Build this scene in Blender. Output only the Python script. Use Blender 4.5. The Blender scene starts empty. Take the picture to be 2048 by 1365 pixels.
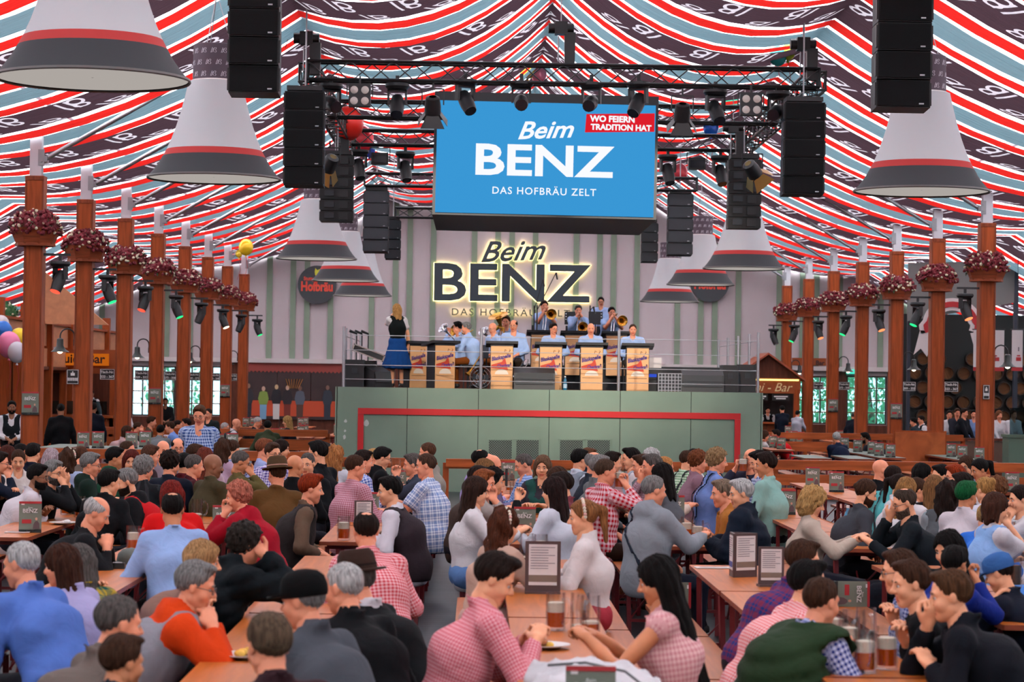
import bpy, bmesh, math, random
import numpy as np
from mathutils import Vector, Matrix, Euler

random.seed(7); np.random.seed(7)
SC = bpy.context.scene
COL = SC.collection
PI = math.pi
F = 4835.0                       # focal length in pixels of the 2048 px frame
H = 2.05                         # camera height

# ---------------------------------------------------------------- camera
cam_data = bpy.data.cameras.new('camera')
cam_data.sensor_width = 36.0
cam_data.lens = F * 36.0 / 2048.0
cam_data.clip_end = 400
cam_data.dof.use_dof = True
cam_data.dof.focus_distance = 27.0
cam_data.dof.aperture_fstop = 5.0
cam = bpy.data.objects.new('camera', cam_data); COL.objects.link(cam)
YAW, PITCH, ROLL = 70.7 / F, 85.4 / F, math.radians(0.83)
CR = Matrix.Rotation(-YAW, 3, 'Z') @ Matrix.Rotation(PI / 2 + PITCH, 3, 'X') @ Matrix.Rotation(ROLL, 3, 'Z')
cam.matrix_world = Matrix.Translation((0, 0, H)) @ CR.to_4x4()
SC.camera = cam

# ---------------------------------------------------------------- daylight and exposure
world = bpy.data.worlds.new('overcast_sky'); SC.world = world
world.use_nodes = True
bg = world.node_tree.nodes['Background']
bg.inputs[0].default_value = (0.95, 0.97, 1.0, 1)
bg.inputs[1].default_value = 13.0
SC.view_settings.view_transform = 'Standard'
SC.view_settings.look = 'None'
SC.view_settings.exposure = 0.06
SC.view_settings.gamma = 1.0
SC.view_settings.use_curve_mapping = False
SC.cycles.use_denoising = True
SC.cycles.use_adaptive_sampling = True
SC.cycles.adaptive_threshold = 0.04
SC.cycles.max_bounces = 5
SC.cycles.diffuse_bounces = 2
SC.cycles.glossy_bounces = 2
SC.cycles.transmission_bounces = 5
SC.cycles.transparent_max_bounces = 8
SC.cycles.sample_clamp_indirect = 6.0
SC.cycles.caustics_reflective = False
SC.cycles.caustics_refractive = False


def ray(px, py):
    v = CR @ Vector(((px - 1024) / F, -(py - 682.5) / F, -1.0))
    return v


def at(px, py, d):
    """world point seen at a photo pixel, at distance d down the tent"""
    v = ray(px, py); v = v * (d / v.y)
    return Vector((v.x, d, v.z + H))


def at_z(px, py, z):
    v = ray(px, py); v = v * ((z - H) / v.z)
    return Vector((v.x, v.y, z))


# ---------------------------------------------------------------- materials
MATS = {}


def srgb(r, g, b):
    f = lambda c: (c / 255 / 12.92) if c / 255 <= 0.04045 else ((c / 255 + 0.055) / 1.055) ** 2.4
    return (f(r), f(g), f(b), 1.0)


def nodes(m):
    return m.node_tree.nodes, m.node_tree.links, m.node_tree.nodes['Principled BSDF']


def mat(name, rgb, rough=0.6, metal=0.0, var=0.0, scale=6.0, bump=0.0, emit=0.0, stretch=None, spec=None, sheen=0.0):
    """plain procedural material: colour varied by object-space noise, optional bump"""
    if name in MATS: return MATS[name]
    m = bpy.data.materials.new(name); m.use_nodes = True
    N, L, P = nodes(m)
    c = srgb(*rgb)
    P.inputs['Base Color'].default_value = c
    P.inputs['Roughness'].default_value = rough
    P.inputs['Metallic'].default_value = metal
    if spec is not None: P.inputs['Specular IOR Level'].default_value = spec
    if sheen: P.inputs['Sheen Weight'].default_value = sheen
    if emit:
        P.inputs['Emission Color'].default_value = c
        P.inputs['Emission Strength'].default_value = emit
    if var or bump:
        tc = N.new('ShaderNodeTexCoord')
        src = tc.outputs['Object']
        if stretch:
            mp = N.new('ShaderNodeMapping'); mp.inputs['Scale'].default_value = stretch
            L.new(src, mp.inputs['Vector']); src = mp.outputs['Vector']
        n = N.new('ShaderNodeTexNoise'); n.inputs['Scale'].default_value = scale; n.inputs['Detail'].default_value = 5
        L.new(src, n.inputs['Vector'])
        if var:
            r = N.new('ShaderNodeValToRGB')
            r.color_ramp.elements[0].position = 0.3; r.color_ramp.elements[1].position = 0.72
            r.color_ramp.elements[0].color = tuple(x * (1 - var) for x in c[:3]) + (1,)
            r.color_ramp.elements[1].color = tuple(min(1, x * (1 + var)) for x in c[:3]) + (1,)
            L.new(n.outputs['Fac'], r.inputs['Fac']); L.new(r.outputs['Color'], P.inputs['Base Color'])
        if bump:
            b = N.new('ShaderNodeBump'); b.inputs['Strength'].default_value = bump; b.inputs['Distance'].default_value = 0.02
            L.new(n.outputs['Fac'], b.inputs['Height']); L.new(b.outputs['Normal'], P.inputs['Normal'])
    MATS[name] = m
    return m


def glow(name, rgb, strength):
    if name in MATS: return MATS[name]
    m = bpy.data.materials.new(name); m.use_nodes = True
    N, L, P = nodes(m)
    e = N.new('ShaderNodeEmission'); e.inputs[0].default_value = srgb(*rgb); e.inputs[1].default_value = strength
    L.new(e.outputs[0], N['Material Output'].inputs['Surface'])
    MATS[name] = m
    return m


def cloth_translucent(name, rgb, trans=0.3, rgb_t=None, pleat=0.0):
    """thin cloth: diffuse front plus light coming through it"""
    if name in MATS: return MATS[name]
    m = bpy.data.materials.new(name); m.use_nodes = True
    N, L, P = nodes(m)
    N.remove(P)
    d = N.new('ShaderNodeBsdfDiffuse'); t = N.new('ShaderNodeBsdfTranslucent'); x = N.new('ShaderNodeMixShader')
    d.inputs[0].default_value = srgb(*rgb); t.inputs[0].default_value = srgb(*(rgb_t or rgb)); x.inputs[0].default_value = trans
    L.new(d.outputs[0], x.inputs[1]); L.new(t.outputs[0], x.inputs[2]); L.new(x.outputs[0], N['Material Output'].inputs['Surface'])
    if pleat:
        tc = N.new('ShaderNodeTexCoord'); mp = N.new('ShaderNodeMapping'); mp.inputs['Scale'].default_value = (0.25, 9, 0.25)
        n = N.new('ShaderNodeTexNoise'); n.inputs['Scale'].default_value = 1.0; n.inputs['Detail'].default_value = 3
        b = N.new('ShaderNodeBump'); b.inputs['Strength'].default_value = pleat; b.inputs['Distance'].default_value = 0.15
        L.new(tc.outputs['Object'], mp.inputs[0]); L.new(mp.outputs[0], n.inputs['Vector']); L.new(n.outputs[0], b.inputs['Height'])
        L.new(b.outputs[0], d.inputs['Normal']); L.new(b.outputs[0], t.inputs['Normal'])
    MATS[name] = m
    return m


def wood(name, rgb, scale=(1, 1, 1), rough=0.45, contrast=0.35, freq=3.0):
    """grained, varnished wood; scale stretches the grain in object space"""
    if name in MATS: return MATS[name]
    m = bpy.data.materials.new(name); m.use_nodes = True
    N, L, P = nodes(m)
    c = srgb(*rgb)
    tc = N.new('ShaderNodeTexCoord'); mp = N.new('ShaderNodeMapping'); mp.inputs['Scale'].default_value = scale
    oi = N.new('ShaderNodeObjectInfo')
    ad = N.new('ShaderNodeVectorMath'); ad.operation = 'ADD'
    L.new(tc.outputs['Object'], ad.inputs[0]); L.new(oi.outputs['Random'], ad.inputs[1])
    L.new(ad.outputs[0], mp.inputs[0])
    n = N.new('ShaderNodeTexNoise'); n.inputs['Scale'].default_value = freq; n.inputs['Detail'].default_value = 6; n.inputs['Distortion'].default_value = 0.6
    r = N.new('ShaderNodeValToRGB')
    r.color_ramp.elements[0].position = 0.3; r.color_ramp.elements[1].position = 0.7
    r.color_ramp.elements[0].color = tuple(x * (1 - contrast) for x in c[:3]) + (1,)
    r.color_ramp.elements[1].color = tuple(min(1, x * (1 + contrast * 0.6)) for x in c[:3]) + (1,)
    L.new(mp.outputs[0], n.inputs['Vector']); L.new(n.outputs['Fac'], r.inputs['Fac']); L.new(r.outputs[0], P.inputs['Base Color'])
    P.inputs['Roughness'].default_value = rough
    P.inputs['Specular IOR Level'].default_value = 0.22
    MATS[name] = m
    return m


# ---------------------------------------------------------------- mesh building
class MB:
    """collects shapes into one mesh"""
    def __init__(self):
        self.v = []; self.f = []; self.m = []; self.n = 0

    def add(self, verts, faces, mi=0, M=None):
        if M is not None: verts = [M @ Vector(p) for p in verts]
        o = self.n
        self.v.extend([tuple(p) for p in verts]); self.n += len(verts)
        self.f.extend([tuple(i + o for i in f) for f in faces]); self.m.extend([mi] * len(faces))
        return self

    def box(self, c, s, mi=0, rot=None, taper=None):
        x, y, z = (k / 2 for k in s)
        t = taper or (1, 1)
        vs = [(-x, -y, -z), (x, -y, -z), (x, y, -z), (-x, y, -z),
              (-x * t[0], -y * t[1], z), (x * t[0], -y * t[1], z), (x * t[0], y * t[1], z), (-x * t[0], y * t[1], z)]
        M = Matrix.Translation(c)
        if rot is not None: M = M @ Euler(rot).to_matrix().to_4x4()
        return self.add(vs, [(3, 2, 1, 0), (4, 5, 6, 7), (0, 1, 5, 4), (1, 2, 6, 5), (2, 3, 7, 6), (3, 0, 4, 7)], mi, M)

    def bar(self, p0, p1, w, h=None, mi=0):
        """rectangular bar between two points"""
        p0, p1 = Vector(p0), Vector(p1); d = p1 - p0
        q = d.to_track_quat('Z', 'Y').to_matrix().to_4x4()
        M = Matrix.Translation((p0 + p1) / 2) @ q
        h = h or w
        x, y, z = w / 2, h / 2, d.length / 2
        vs = [(-x, -y, -z), (x, -y, -z), (x, y, -z), (-x, y, -z), (-x, -y, z), (x, -y, z), (x, y, z), (-x, y, z)]
        return self.add(vs, [(3, 2, 1, 0), (4, 5, 6, 7), (0, 1, 5, 4), (1, 2, 6, 5), (2, 3, 7, 6), (3, 0, 4, 7)], mi, M)

    def cyl(self, p0, p1, r0, r1=None, n=12, mi=0, caps=True):
        p0, p1 = Vector(p0), Vector(p1); r1 = r0 if r1 is None else r1
        q = (p1 - p0).to_track_quat('Z', 'Y').to_matrix()
        vs = []
        for p, r in ((p0, r0), (p1, r1)):
            for i in range(n):
                a = 2 * PI * i / n
                vs.append(p + q @ Vector((r * math.cos(a), r * math.sin(a), 0)))
        fs = [(i, (i + 1) % n, n + (i + 1) % n, n + i) for i in range(n)]
        if caps: fs += [tuple(range(n - 1, -1, -1)), tuple(range(n, 2 * n))]
        return self.add(vs, fs, mi)

    def tube(self, pts, r, n=8, mi=0, closed=False):
        pts = [Vector(p) for p in pts]; k = len(pts)
        rs = r if isinstance(r, (list, tuple)) else [r] * k
        vs = []; up = None
        for i, p in enumerate(pts):
            if closed: t = pts[(i + 1) % k] - pts[i - 1]
            else: t = pts[min(i + 1, k - 1)] - pts[max(i - 1, 0)]
            t.normalize()
            if up is None:
                up = Vector((0, 0, 1)) if abs(t.z) < 0.9 else Vector((1, 0, 0))
            a = t.cross(up); a.normalize(); b = a.cross(t); up = b
            for j in range(n):
                an = 2 * PI * j / n
                vs.append(p + (a * math.cos(an) + b * math.sin(an)) * rs[i])
        fs = []
        for i in range(k if closed else k - 1):
            i2 = (i + 1) % k
            for j in range(n):
                j2 = (j + 1) % n
                fs.append((i * n + j, i * n + j2, i2 * n + j2, i2 * n + j))
        if not closed: fs += [tuple(range(n - 1, -1, -1)), tuple(range((k - 1) * n, k * n))]
        return self.add(vs, fs, mi)

    def lathe(self, prof, n=24, mi=0, M=None, mis=None, cap=True):
        """prof: list of (r, z); mis: material per band"""
        vs = []; k = len(prof)
        for r, z in prof:
            for j in range(n):
                a = 2 * PI * j / n
                vs.append((r * math.cos(a), r * math.sin(a), z))
        if M is not None: vs = [M @ Vector(p) for p in vs]
        o = self.n
        self.v.extend([tuple(p) for p in vs]); self.n += len(vs)
        for i in range(k - 1):
            for j in range(n):
                j2 = (j + 1) % n
                self.f.append((o + i * n + j, o + i * n + j2, o + (i + 1) * n + j2, o + (i + 1) * n + j))
                self.m.append(mis[i] if mis else mi)
        if cap:
            if prof[0][0] > 1e-4: self.f.append(tuple(o + j for j in range(n - 1, -1, -1))); self.m.append(mis[0] if mis else mi)
            if prof[-1][0] > 1e-4: self.f.append(tuple(o + (k - 1) * n + j for j in range(n))); self.m.append(mis[-1] if mis else mi)
        return self

    def prism(self, poly, y0, y1, mi=0, M=None):
        """polygon in x,z extruded along y"""
        k = len(poly)
        vs = [(x, y0, z) for x, z in poly] + [(x, y1, z) for x, z in poly]
        fs = [tuple(range(k)), tuple(range(2 * k - 1, k - 1, -1))]
        fs += [(i, k + i, k + (i + 1) % k, (i + 1) % k) for i in range(k)]
        return self.add(vs, fs, mi, M)

    def sphere(self, c, r, n=10, m=6, mi=0, s=(1, 1, 1)):
        c = Vector(c); vs = [c + Vector((0, 0, -r * s[2]))]
        for i in range(1, m):
            a = -PI / 2 + PI * i / m
            for j in range(n):
                b = 2 * PI * j / n
                vs.append(c + Vector((r * s[0] * math.cos(a) * math.cos(b), r * s[1] * math.cos(a) * math.sin(b), r * s[2] * math.sin(a))))
        vs.append(c + Vector((0, 0, r * s[2])))
        fs = [(0, 1 + (j + 1) % n, 1 + j) for j in range(n)]
        for i in range(m - 2):
            for j in range(n):
                fs.append((1 + i * n + j, 1 + i * n + (j + 1) % n, 1 + (i + 1) * n + (j + 1) % n, 1 + (i + 1) * n + j))
        t = len(vs) - 1
        fs += [(t, 1 + (m - 2) * n + j, 1 + (m - 2) * n + (j + 1) % n) for j in range(n)]
        return self.add(vs, fs, mi)

    def mesh(self, name, mats, smooth=False):
        me = bpy.data.meshes.new(name)
        me.from_pydata(self.v, [], self.f)
        ms = mats if isinstance(mats, (list, tuple)) else [mats]
        for m in ms: me.materials.append(m)
        if len(ms) > 1: me.polygons.foreach_set('material_index', self.m)
        if smooth:
            me.polygons.foreach_set('use_smooth', [True] * len(me.polygons))
            if smooth != 'all': me.set_sharp_from_angle(angle=math.radians(40))
        me.update()
        return me

    def build(self, name, mats, parent=None, smooth=False, label=None):
        return link(name, self.mesh(name, mats, smooth), parent, label)


def link(name, me, parent=None, label=None, loc=None, rot=None, scale=None):
    o = bpy.data.objects.new(name, me); COL.objects.link(o)
    if parent is not None: o.parent = parent
    if label: o['label'] = label
    if loc is not None: o.location = loc
    if rot is not None: o.rotation_euler = rot
    if scale is not None: o.scale = scale
    return o


def tag(o, label, cat, group=None):
    o['label'] = label; o['category'] = cat
    if group: o['group'] = group
    return o


def struct(o):
    o['kind'] = 'structure'
    return o


def thing(name, loc, label, cat, group=None, rz=0.0):
    o = bpy.data.objects.new(name, None); COL.objects.link(o)
    o.empty_display_size = 0.2
    o.location = loc; o.rotation_euler = (0, 0, rz)
    return tag(o, label, cat, group)


def copy_tree(o, parent=None):
    c = o.copy(); COL.objects.link(c); c.parent = parent
    for ch in o.children: copy_tree(ch, c)
    return c


def dup(root, loc, label, rz=None, scale=None, group=None):
    c = copy_tree(root); c.location = loc
    if rz is not None: c.rotation_euler = (0, 0, rz)
    if scale is not None: c.scale = (scale,) * 3 if not isinstance(scale, tuple) else scale
    c['label'] = label
    if group: c['group'] = group
    return c


def text(body, size, extrude=0.0, shear=0.0, bold=0.0, space=1.0, res=3, width=None):
    """lettering as mesh data (verts, faces), centred, in the x,z plane facing -y"""
    cu = bpy.data.curves.new('lettering', 'FONT')
    cu.body = body; cu.size = size; cu.extrude = extrude; cu.shear = shear; cu.offset = bold
    cu.space_character = space; cu.align_x = 'CENTER'; cu.align_y = 'CENTER'; cu.resolution_u = res
    ob = bpy.data.objects.new('lettering', cu); COL.objects.link(ob)
    bpy.context.view_layer.update()
    me = bpy.data.meshes.new_from_object(ob.evaluated_get(bpy.context.evaluated_depsgraph_get()))
    vs = [(v.co.x, -v.co.z, v.co.y) for v in me.vertices]; fs = [tuple(p.vertices) for p in me.polygons]
    bpy.data.objects.remove(ob); bpy.data.curves.remove(cu); bpy.data.meshes.remove(me)
    xs = [v[0] for v in vs]; zs = [v[2] for v in vs]
    cx, cz = (min(xs) + max(xs)) / 2, (min(zs) + max(zs)) / 2
    k = (width / (max(xs) - min(xs))) if width else 1.0
    vs = [((x - cx) * k, y, (z - cz) * (k if width else 1)) for x, y, z in vs]
    return vs, fs


ORD = ['first', 'second', 'third', 'fourth', 'fifth', 'sixth', 'seventh', 'eighth', 'ninth', 'tenth', 'eleventh', 'twelfth']
# ================================================================ the tent: floor, walls, roof
AX = 1.35                        # ridge line x
RIDGE, SLOPE = 9.4, 0.335
XL, XR = AX - 17.0, AX + 17.0
Y0, YB = -14.0, 78.0             # front and back wall
roof_z = lambda x: RIDGE - SLOPE * abs(x - AX)


def floor_mat():
    m = bpy.data.materials.new('dark_floor_boards'); m.use_nodes = True
    N, L, P = nodes(m)
    tc = N.new('ShaderNodeTexCoord'); br = N.new('ShaderNodeTexBrick'); mp = N.new('ShaderNodeMapping')
    mp.inputs['Scale'].default_value = (0.5, 0.5, 1)
    br.inputs['Scale'].default_value = 1.0; br.inputs['Brick Width'].default_value = 1.0; br.inputs['Row Height'].default_value = 0.09
    br.inputs['Mortar Size'].default_value = 0.006
    br.inputs['Color1'].default_value = srgb(50, 53, 58); br.inputs['Color2'].default_value = srgb(64, 67, 72); br.inputs['Mortar'].default_value = srgb(26, 26, 29)
    n = N.new('ShaderNodeTexNoise'); n.inputs['Scale'].default_value = 3; n.inputs['Detail'].default_value = 6
    mx = N.new('ShaderNodeMix'); mx.data_type = 'RGBA'; mx.blend_type = 'MULTIPLY'; mx.inputs[0].default_value = 0.5
    L.new(tc.outputs['Object'], mp.inputs[0]); L.new(mp.outputs[0], br.inputs['Vector']); L.new(tc.outputs['Object'], n.inputs['Vector'])
    L.new(br.outputs['Color'], mx.inputs[6]); L.new(n.outputs['Fac'], mx.inputs[7]); L.new(mx.outputs[2], P.inputs['Base Color'])
    P.inputs['Roughness'].default_value = 0.4; P.inputs['Specular IOR Level'].default_value = .3
    return m


struct(MB().box(((XL + XR) / 2, (Y0 + YB) / 2, -0.05), (XR - XL + 1, YB - Y0 + 1, 0.1)).build('floor', floor_mat()))

PLASTER = mat('rose_grey_wall', (196, 182, 184), 0.8, var=0.05, scale=0.8)
GREENP = mat('sage_green_paint', (133, 148, 128), 0.7, var=0.06, scale=2)
WHITEP = mat('off_white_paint', (214, 205, 203), 0.6)
DARKW = wood('dark_brown_boards', (92, 48, 34), (4, 4, 0.6))
BROWN = wood('rust_brown_wood', (158, 72, 30), (6, 6, 0.5), 0.5)
BROWN_X = wood('rust_brown_rail', (168, 82, 38), (0.5, 6, 6), 0.45)
ORANGEW = wood('orange_brown_panel', (196, 132, 96), (2, 0.4, 2), 0.5, 0.15)

# back wall with real window openings: pieces around the holes
WINS = [(262, 352, 733, 832), (362, 446, 733, 832), (1588, 1658, 753, 848), (1692, 1774, 753, 850)]
wins = []
for (x0, x1, y0, y1) in WINS:
    a = at(x0, y1, YB); b = at(x1, y0, YB)
    wins.append((a.x, b.x, a.z, b.z))
b = MB()
xs = [XL] + [k for w in wins for k in w[:2]] + [XR]
seg = list(zip(xs[:-1], xs[1:]))
T = 0.2


def wall_piece(b, x0, x1, z0, z1=None):
    # z1 None: up to the sloping roof
    cuts = [x0] + ([AX] if (z1 is None and x0 < AX < x1) else []) + [x1]
    for p, q in zip(cuts[:-1], cuts[1:]):
        za, zb = (roof_z(p) + 0.2, roof_z(q) + 0.2) if z1 is None else (z1, z1)
        b.prism([(p, z0), (q, z0), (q, zb), (p, za)], YB, YB + T)


for i, (p, q) in enumerate(seg):
    if i % 2 == 0: wall_piece(b, p, q, 0)
    else:
        w = wins[i // 2]
        wall_piece(b, p, q, 0, w[2]); wall_piece(b, p, q, w[3])
wall_back = struct(b.build('wall_back', PLASTER))
# battens: groups of four, 3.29 m apart
bat0 = (947 - 954) / F * YB
for k in range(-5, 5):
    for off in (0, 47, 75, 122):
        x = bat0 + (k * 204 + off) / F * YB
        if x < XL + 1 or x > XR - 1: continue
        z0 = 2.75
        MB().prism([(x - 0.09, z0), (x + 0.09, z0), (x + 0.09, roof_z(x)), (x - 0.09, roof_z(x))], YB - 0.05, YB).build('batten', GREENP, wall_back)
MB().box(((XL + XR) / 2, YB - 0.12, 2.68), (XR - XL, 0.24, 0.14)).build('ledge', WHITEP, wall_back)
# dark timber panelling below the ledge, between the windows
for i, (p, q) in enumerate(seg):
    if i % 2 == 0:
        n = max(1, int((q - p) / 0.9))
        if q - p > 6: n = 10
        for j in range(n):
            c = p + (q - p) * (j + 0.5) / n
            MB().box((c, YB - 0.03, 1.3), ((q - p) / n - 0.02, 0.06, 2.6)).build('panel', DARKW, wall_back)
    else:
        w = wins[i // 2]
        MB().box(((p + q) / 2, YB - 0.03, w[2] / 2), (q - p - 0.02, 0.06, w[2] - 0.02)).build('panel', DARKW, wall_back)


def glass_mat(name, tint=(1, 1, 1), gloss=0.12, rough=0.02):
    m = bpy.data.materials.new(name); m.use_nodes = True
    N, L, P = nodes(m); N.remove(P)
    t = N.new('ShaderNodeBsdfTransparent'); t.inputs[0].default_value = (*tint, 1)
    g = N.new('ShaderNodeBsdfGlossy'); g.inputs['Roughness'].default_value = rough
    lw = N.new('ShaderNodeLayerWeight'); lw.inputs[0].default_value = 0.25
    mu = N.new('ShaderNodeMath'); mu.operation = 'MULTIPLY_ADD'; mu.inputs[1].default_value = 0.35; mu.inputs[2].default_value = gloss * 0.3
    x = N.new('ShaderNodeMixShader')
    L.new(lw.outputs['Fresnel'], mu.inputs[0]); L.new(mu.outputs[0], x.inputs[0]); L.new(t.outputs[0], x.inputs[1]); L.new(g.outputs[0], x.inputs[2])
    L.new(x.outputs[0], N['Material Output'].inputs['Surface'])
    return m


PANE = glass_mat('window_glass', (0.3, 0.42, 0.44))
FRAME = mat('dark_window_frame', (58, 36, 32), 0.5)
for wi, (x0, x1, z0, z1) in enumerate(wins):
    cols, rows = 4, 4 if wi < 2 else 4
    fb = MB(); cw, rh = (x1 - x0) / cols, (z1 - z0) / rows
    for i in range(cols + 1):
        fb.box((x0 + i * cw, YB + 0.06, (z0 + z1) / 2), (0.1 if i in (0, cols, cols // 2) else 0.045, 0.08, z1 - z0 + 0.06))
    for j in range(rows + 1):
        fb.box(((x0 + x1) / 2, YB + 0.06, z0 + j * rh), (x1 - x0 + 0.06, 0.07, 0.1 if j in (0, rows) else 0.045))
    w = struct(fb.build('window_%d' % (wi + 1), FRAME))
    pm = MB().box((0, 0, 0), (cw - 0.05, 0.008, rh - 0.05)).mesh('pane', PANE)
    for i in range(cols):
        for j in range(rows):
            link('pane', pm, w, None, (x0 + (i + .5) * cw, YB + 0.06, z0 + (j + .5) * rh))

# trees outside the windows
LEAF = cloth_translucent('outdoor_leaves', (92, 140, 118), 0.45, (120, 175, 120))
BARK = mat('bark', (84, 70, 58), 0.9, var=0.3, scale=8)
rng = random.Random(3)
for i, (x, lab) in enumerate([(-13.6, 'leafy green tree outside the far left window'), (-10.4, 'leafy tree outside the window beside the wall mural'),
                              (11.6, 'bright green tree outside the window beside the kiosk'), (14.2, 'bright green tree outside the rightmost back window')]):
    t = thing('outdoor_tree', (x, YB + (6 if i != 3 else 9), 0), lab, 'tree', 'trees outside the windows')
    MB().tube([(0, 0, 0), (0.05, 0, 1.0), (-0.1, 0, 2.4)], [0.16, 0.13, 0.08]).build('trunk', BARK, t, True)
    lb = MB()
    for k in range(1500 if i > 1 else 500):
        a, e, r = rng.uniform(0, 2 * PI), rng.uniform(-1.2, 1.4), 1.3 * rng.uniform(0.3, 1) ** 0.5
        c = Vector((math.cos(a) * math.cos(e) * r, math.sin(a) * math.cos(e) * r * .7, 1.7 + math.sin(e) * r * 1.25))
        M = Matrix.Translation(c) @ Euler((rng.uniform(0, 6), rng.uniform(0, 6), rng.uniform(0, 6))).to_matrix().to_4x4()
        s = rng.uniform(0.07, 0.14)
        lb.add([(-s, 0, 0), (0, -s * .5, 0), (s, 0, 0), (0, s * .5, 0.02)], [(0, 1, 2, 3)], 0, M)
    o = lb.build('foliage', LEAF, t); o['kind'] = 'stuff'

SIDE = mat('dull_side_tarpaulin', (120, 100, 88), 0.9)
struct(MB().box((XL - 0.05, (Y0 + YB) / 2, 2.1), (0.1, YB - Y0, 4.2)).build('wall_left', SIDE))
struct(MB().box((XR + 0.05, (Y0 + YB) / 2, 2.1), (0.1, YB - Y0, 4.2)).build('wall_right', SIDE))
b = MB(); b.prism([(XL, 0), (XR, 0), (XR, roof_z(XR) + .2), (AX, RIDGE + .2), (XL, roof_z(XL) + .2)], Y0 - 0.1, Y0)
struct(b.build('wall_front', SIDE))

# ---------------------------------------------------------------- roof skin and hanging cloth
SKIN = cloth_translucent('white_roof_skin', (235, 235, 235), 0.62, (240, 243, 248))
b = MB()
for s in (-1, 1):
    x1 = AX + s * 17.2
    vs = [(AX, Y0, RIDGE + .2), (x1, Y0, roof_z(x1) + .2), (x1, YB + .3, roof_z(x1) + .2), (AX, YB + .3, RIDGE + .2)]
    b.add(vs, [(0, 1, 2, 3)])
ceiling = struct(b.build('ceiling', SKIN))
STEEL = mat('galvanised_steel', (150, 152, 156), 0.4, 0.7)
SPAN = 4.25
LINES = [0.0, 4.25, 11.0, 17.0]      # distance from the ridge of the lines the cloth hangs from
SAG = [0.72, 0.62, 0.45]
C_DARK = cloth_translucent('dark_plum_cloth', (74, 60, 68), 0.06, (120, 90, 100), 0.9)
C_RED = cloth_translucent('bright_red_cloth', (200, 36, 34), 0.17, (226, 44, 38), 0.8)
C_TEAL = cloth_translucent('pale_teal_cloth', (126, 156, 164), 0.11, (140, 172, 182), 0.8)
C_PRINT = cloth_translucent('white_print', (205, 200, 205), 0.25)


def cloth_t(x):
    u = min(abs(x - AX), 16.999); k = 0 if u < LINES[1] else (1 if u < LINES[2] else 2)
    return k, (u - LINES[k]) / (LINES[k + 1] - LINES[k])


def cloth_z(x):
    k, t = cloth_t(x)
    return roof_z(x) - SAG[k] * 4 * t * (1 - t) - 0.05


SEGX = sorted(set([round(AX + s * (LINES[k] + (LINES[k + 1] - LINES[k]) * i / 10), 4) for s in (-1, 1) for k in range(3) for i in range(11)]))


def strip(y0, y1, m, name='cloth_strip'):
    vs = []; cross = (0, .25, .5, .75, 1)
    ph = random.uniform(0, 9)
    for x in SEGX:
        t = cloth_t(x)[1]
        g = 1 - 0.10 * 4 * t * (1 - t) + 0.05 * math.sin(x * 1.3 + ph)         # strips gather a little between the lines they hang from
        for c in cross:
            vs.append((x, (y0 + y1) / 2 + (y1 - y0) * (c - .5) * g, cloth_z(x) - 0.07 * math.sin(PI * c) * 4 * t * (1 - t) - 0.02))
    n = len(cross)
    fs = [(i * n + j, i * n + j + 1, (i + 1) * n + j + 1, (i + 1) * n + j) for i in range(len(SEGX) - 1) for j in range(n - 1)]
    me = bpy.data.meshes.new(name); me.from_pydata(vs, [], fs); me.materials.append(m)
    me.polygons.foreach_set('use_smooth', [True] * len(fs))
    return link(name, me, ceiling)


# the printed monogram: a slanted bar and a looped B, drawn as flat ribbons
LOGO = [[(-.42, -.3), (-.16, .3)],
        [(-.28, -.3), (-.02, .0), (.16, .28), (.34, .3), (.4, .16), (.3, .04), (.12, .0), (.34, -.04), (.42, -.18), (.3, -.3), (.1, -.26), (-.06, -.1), (-.1, .1), (0.02, .2)]]


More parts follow.
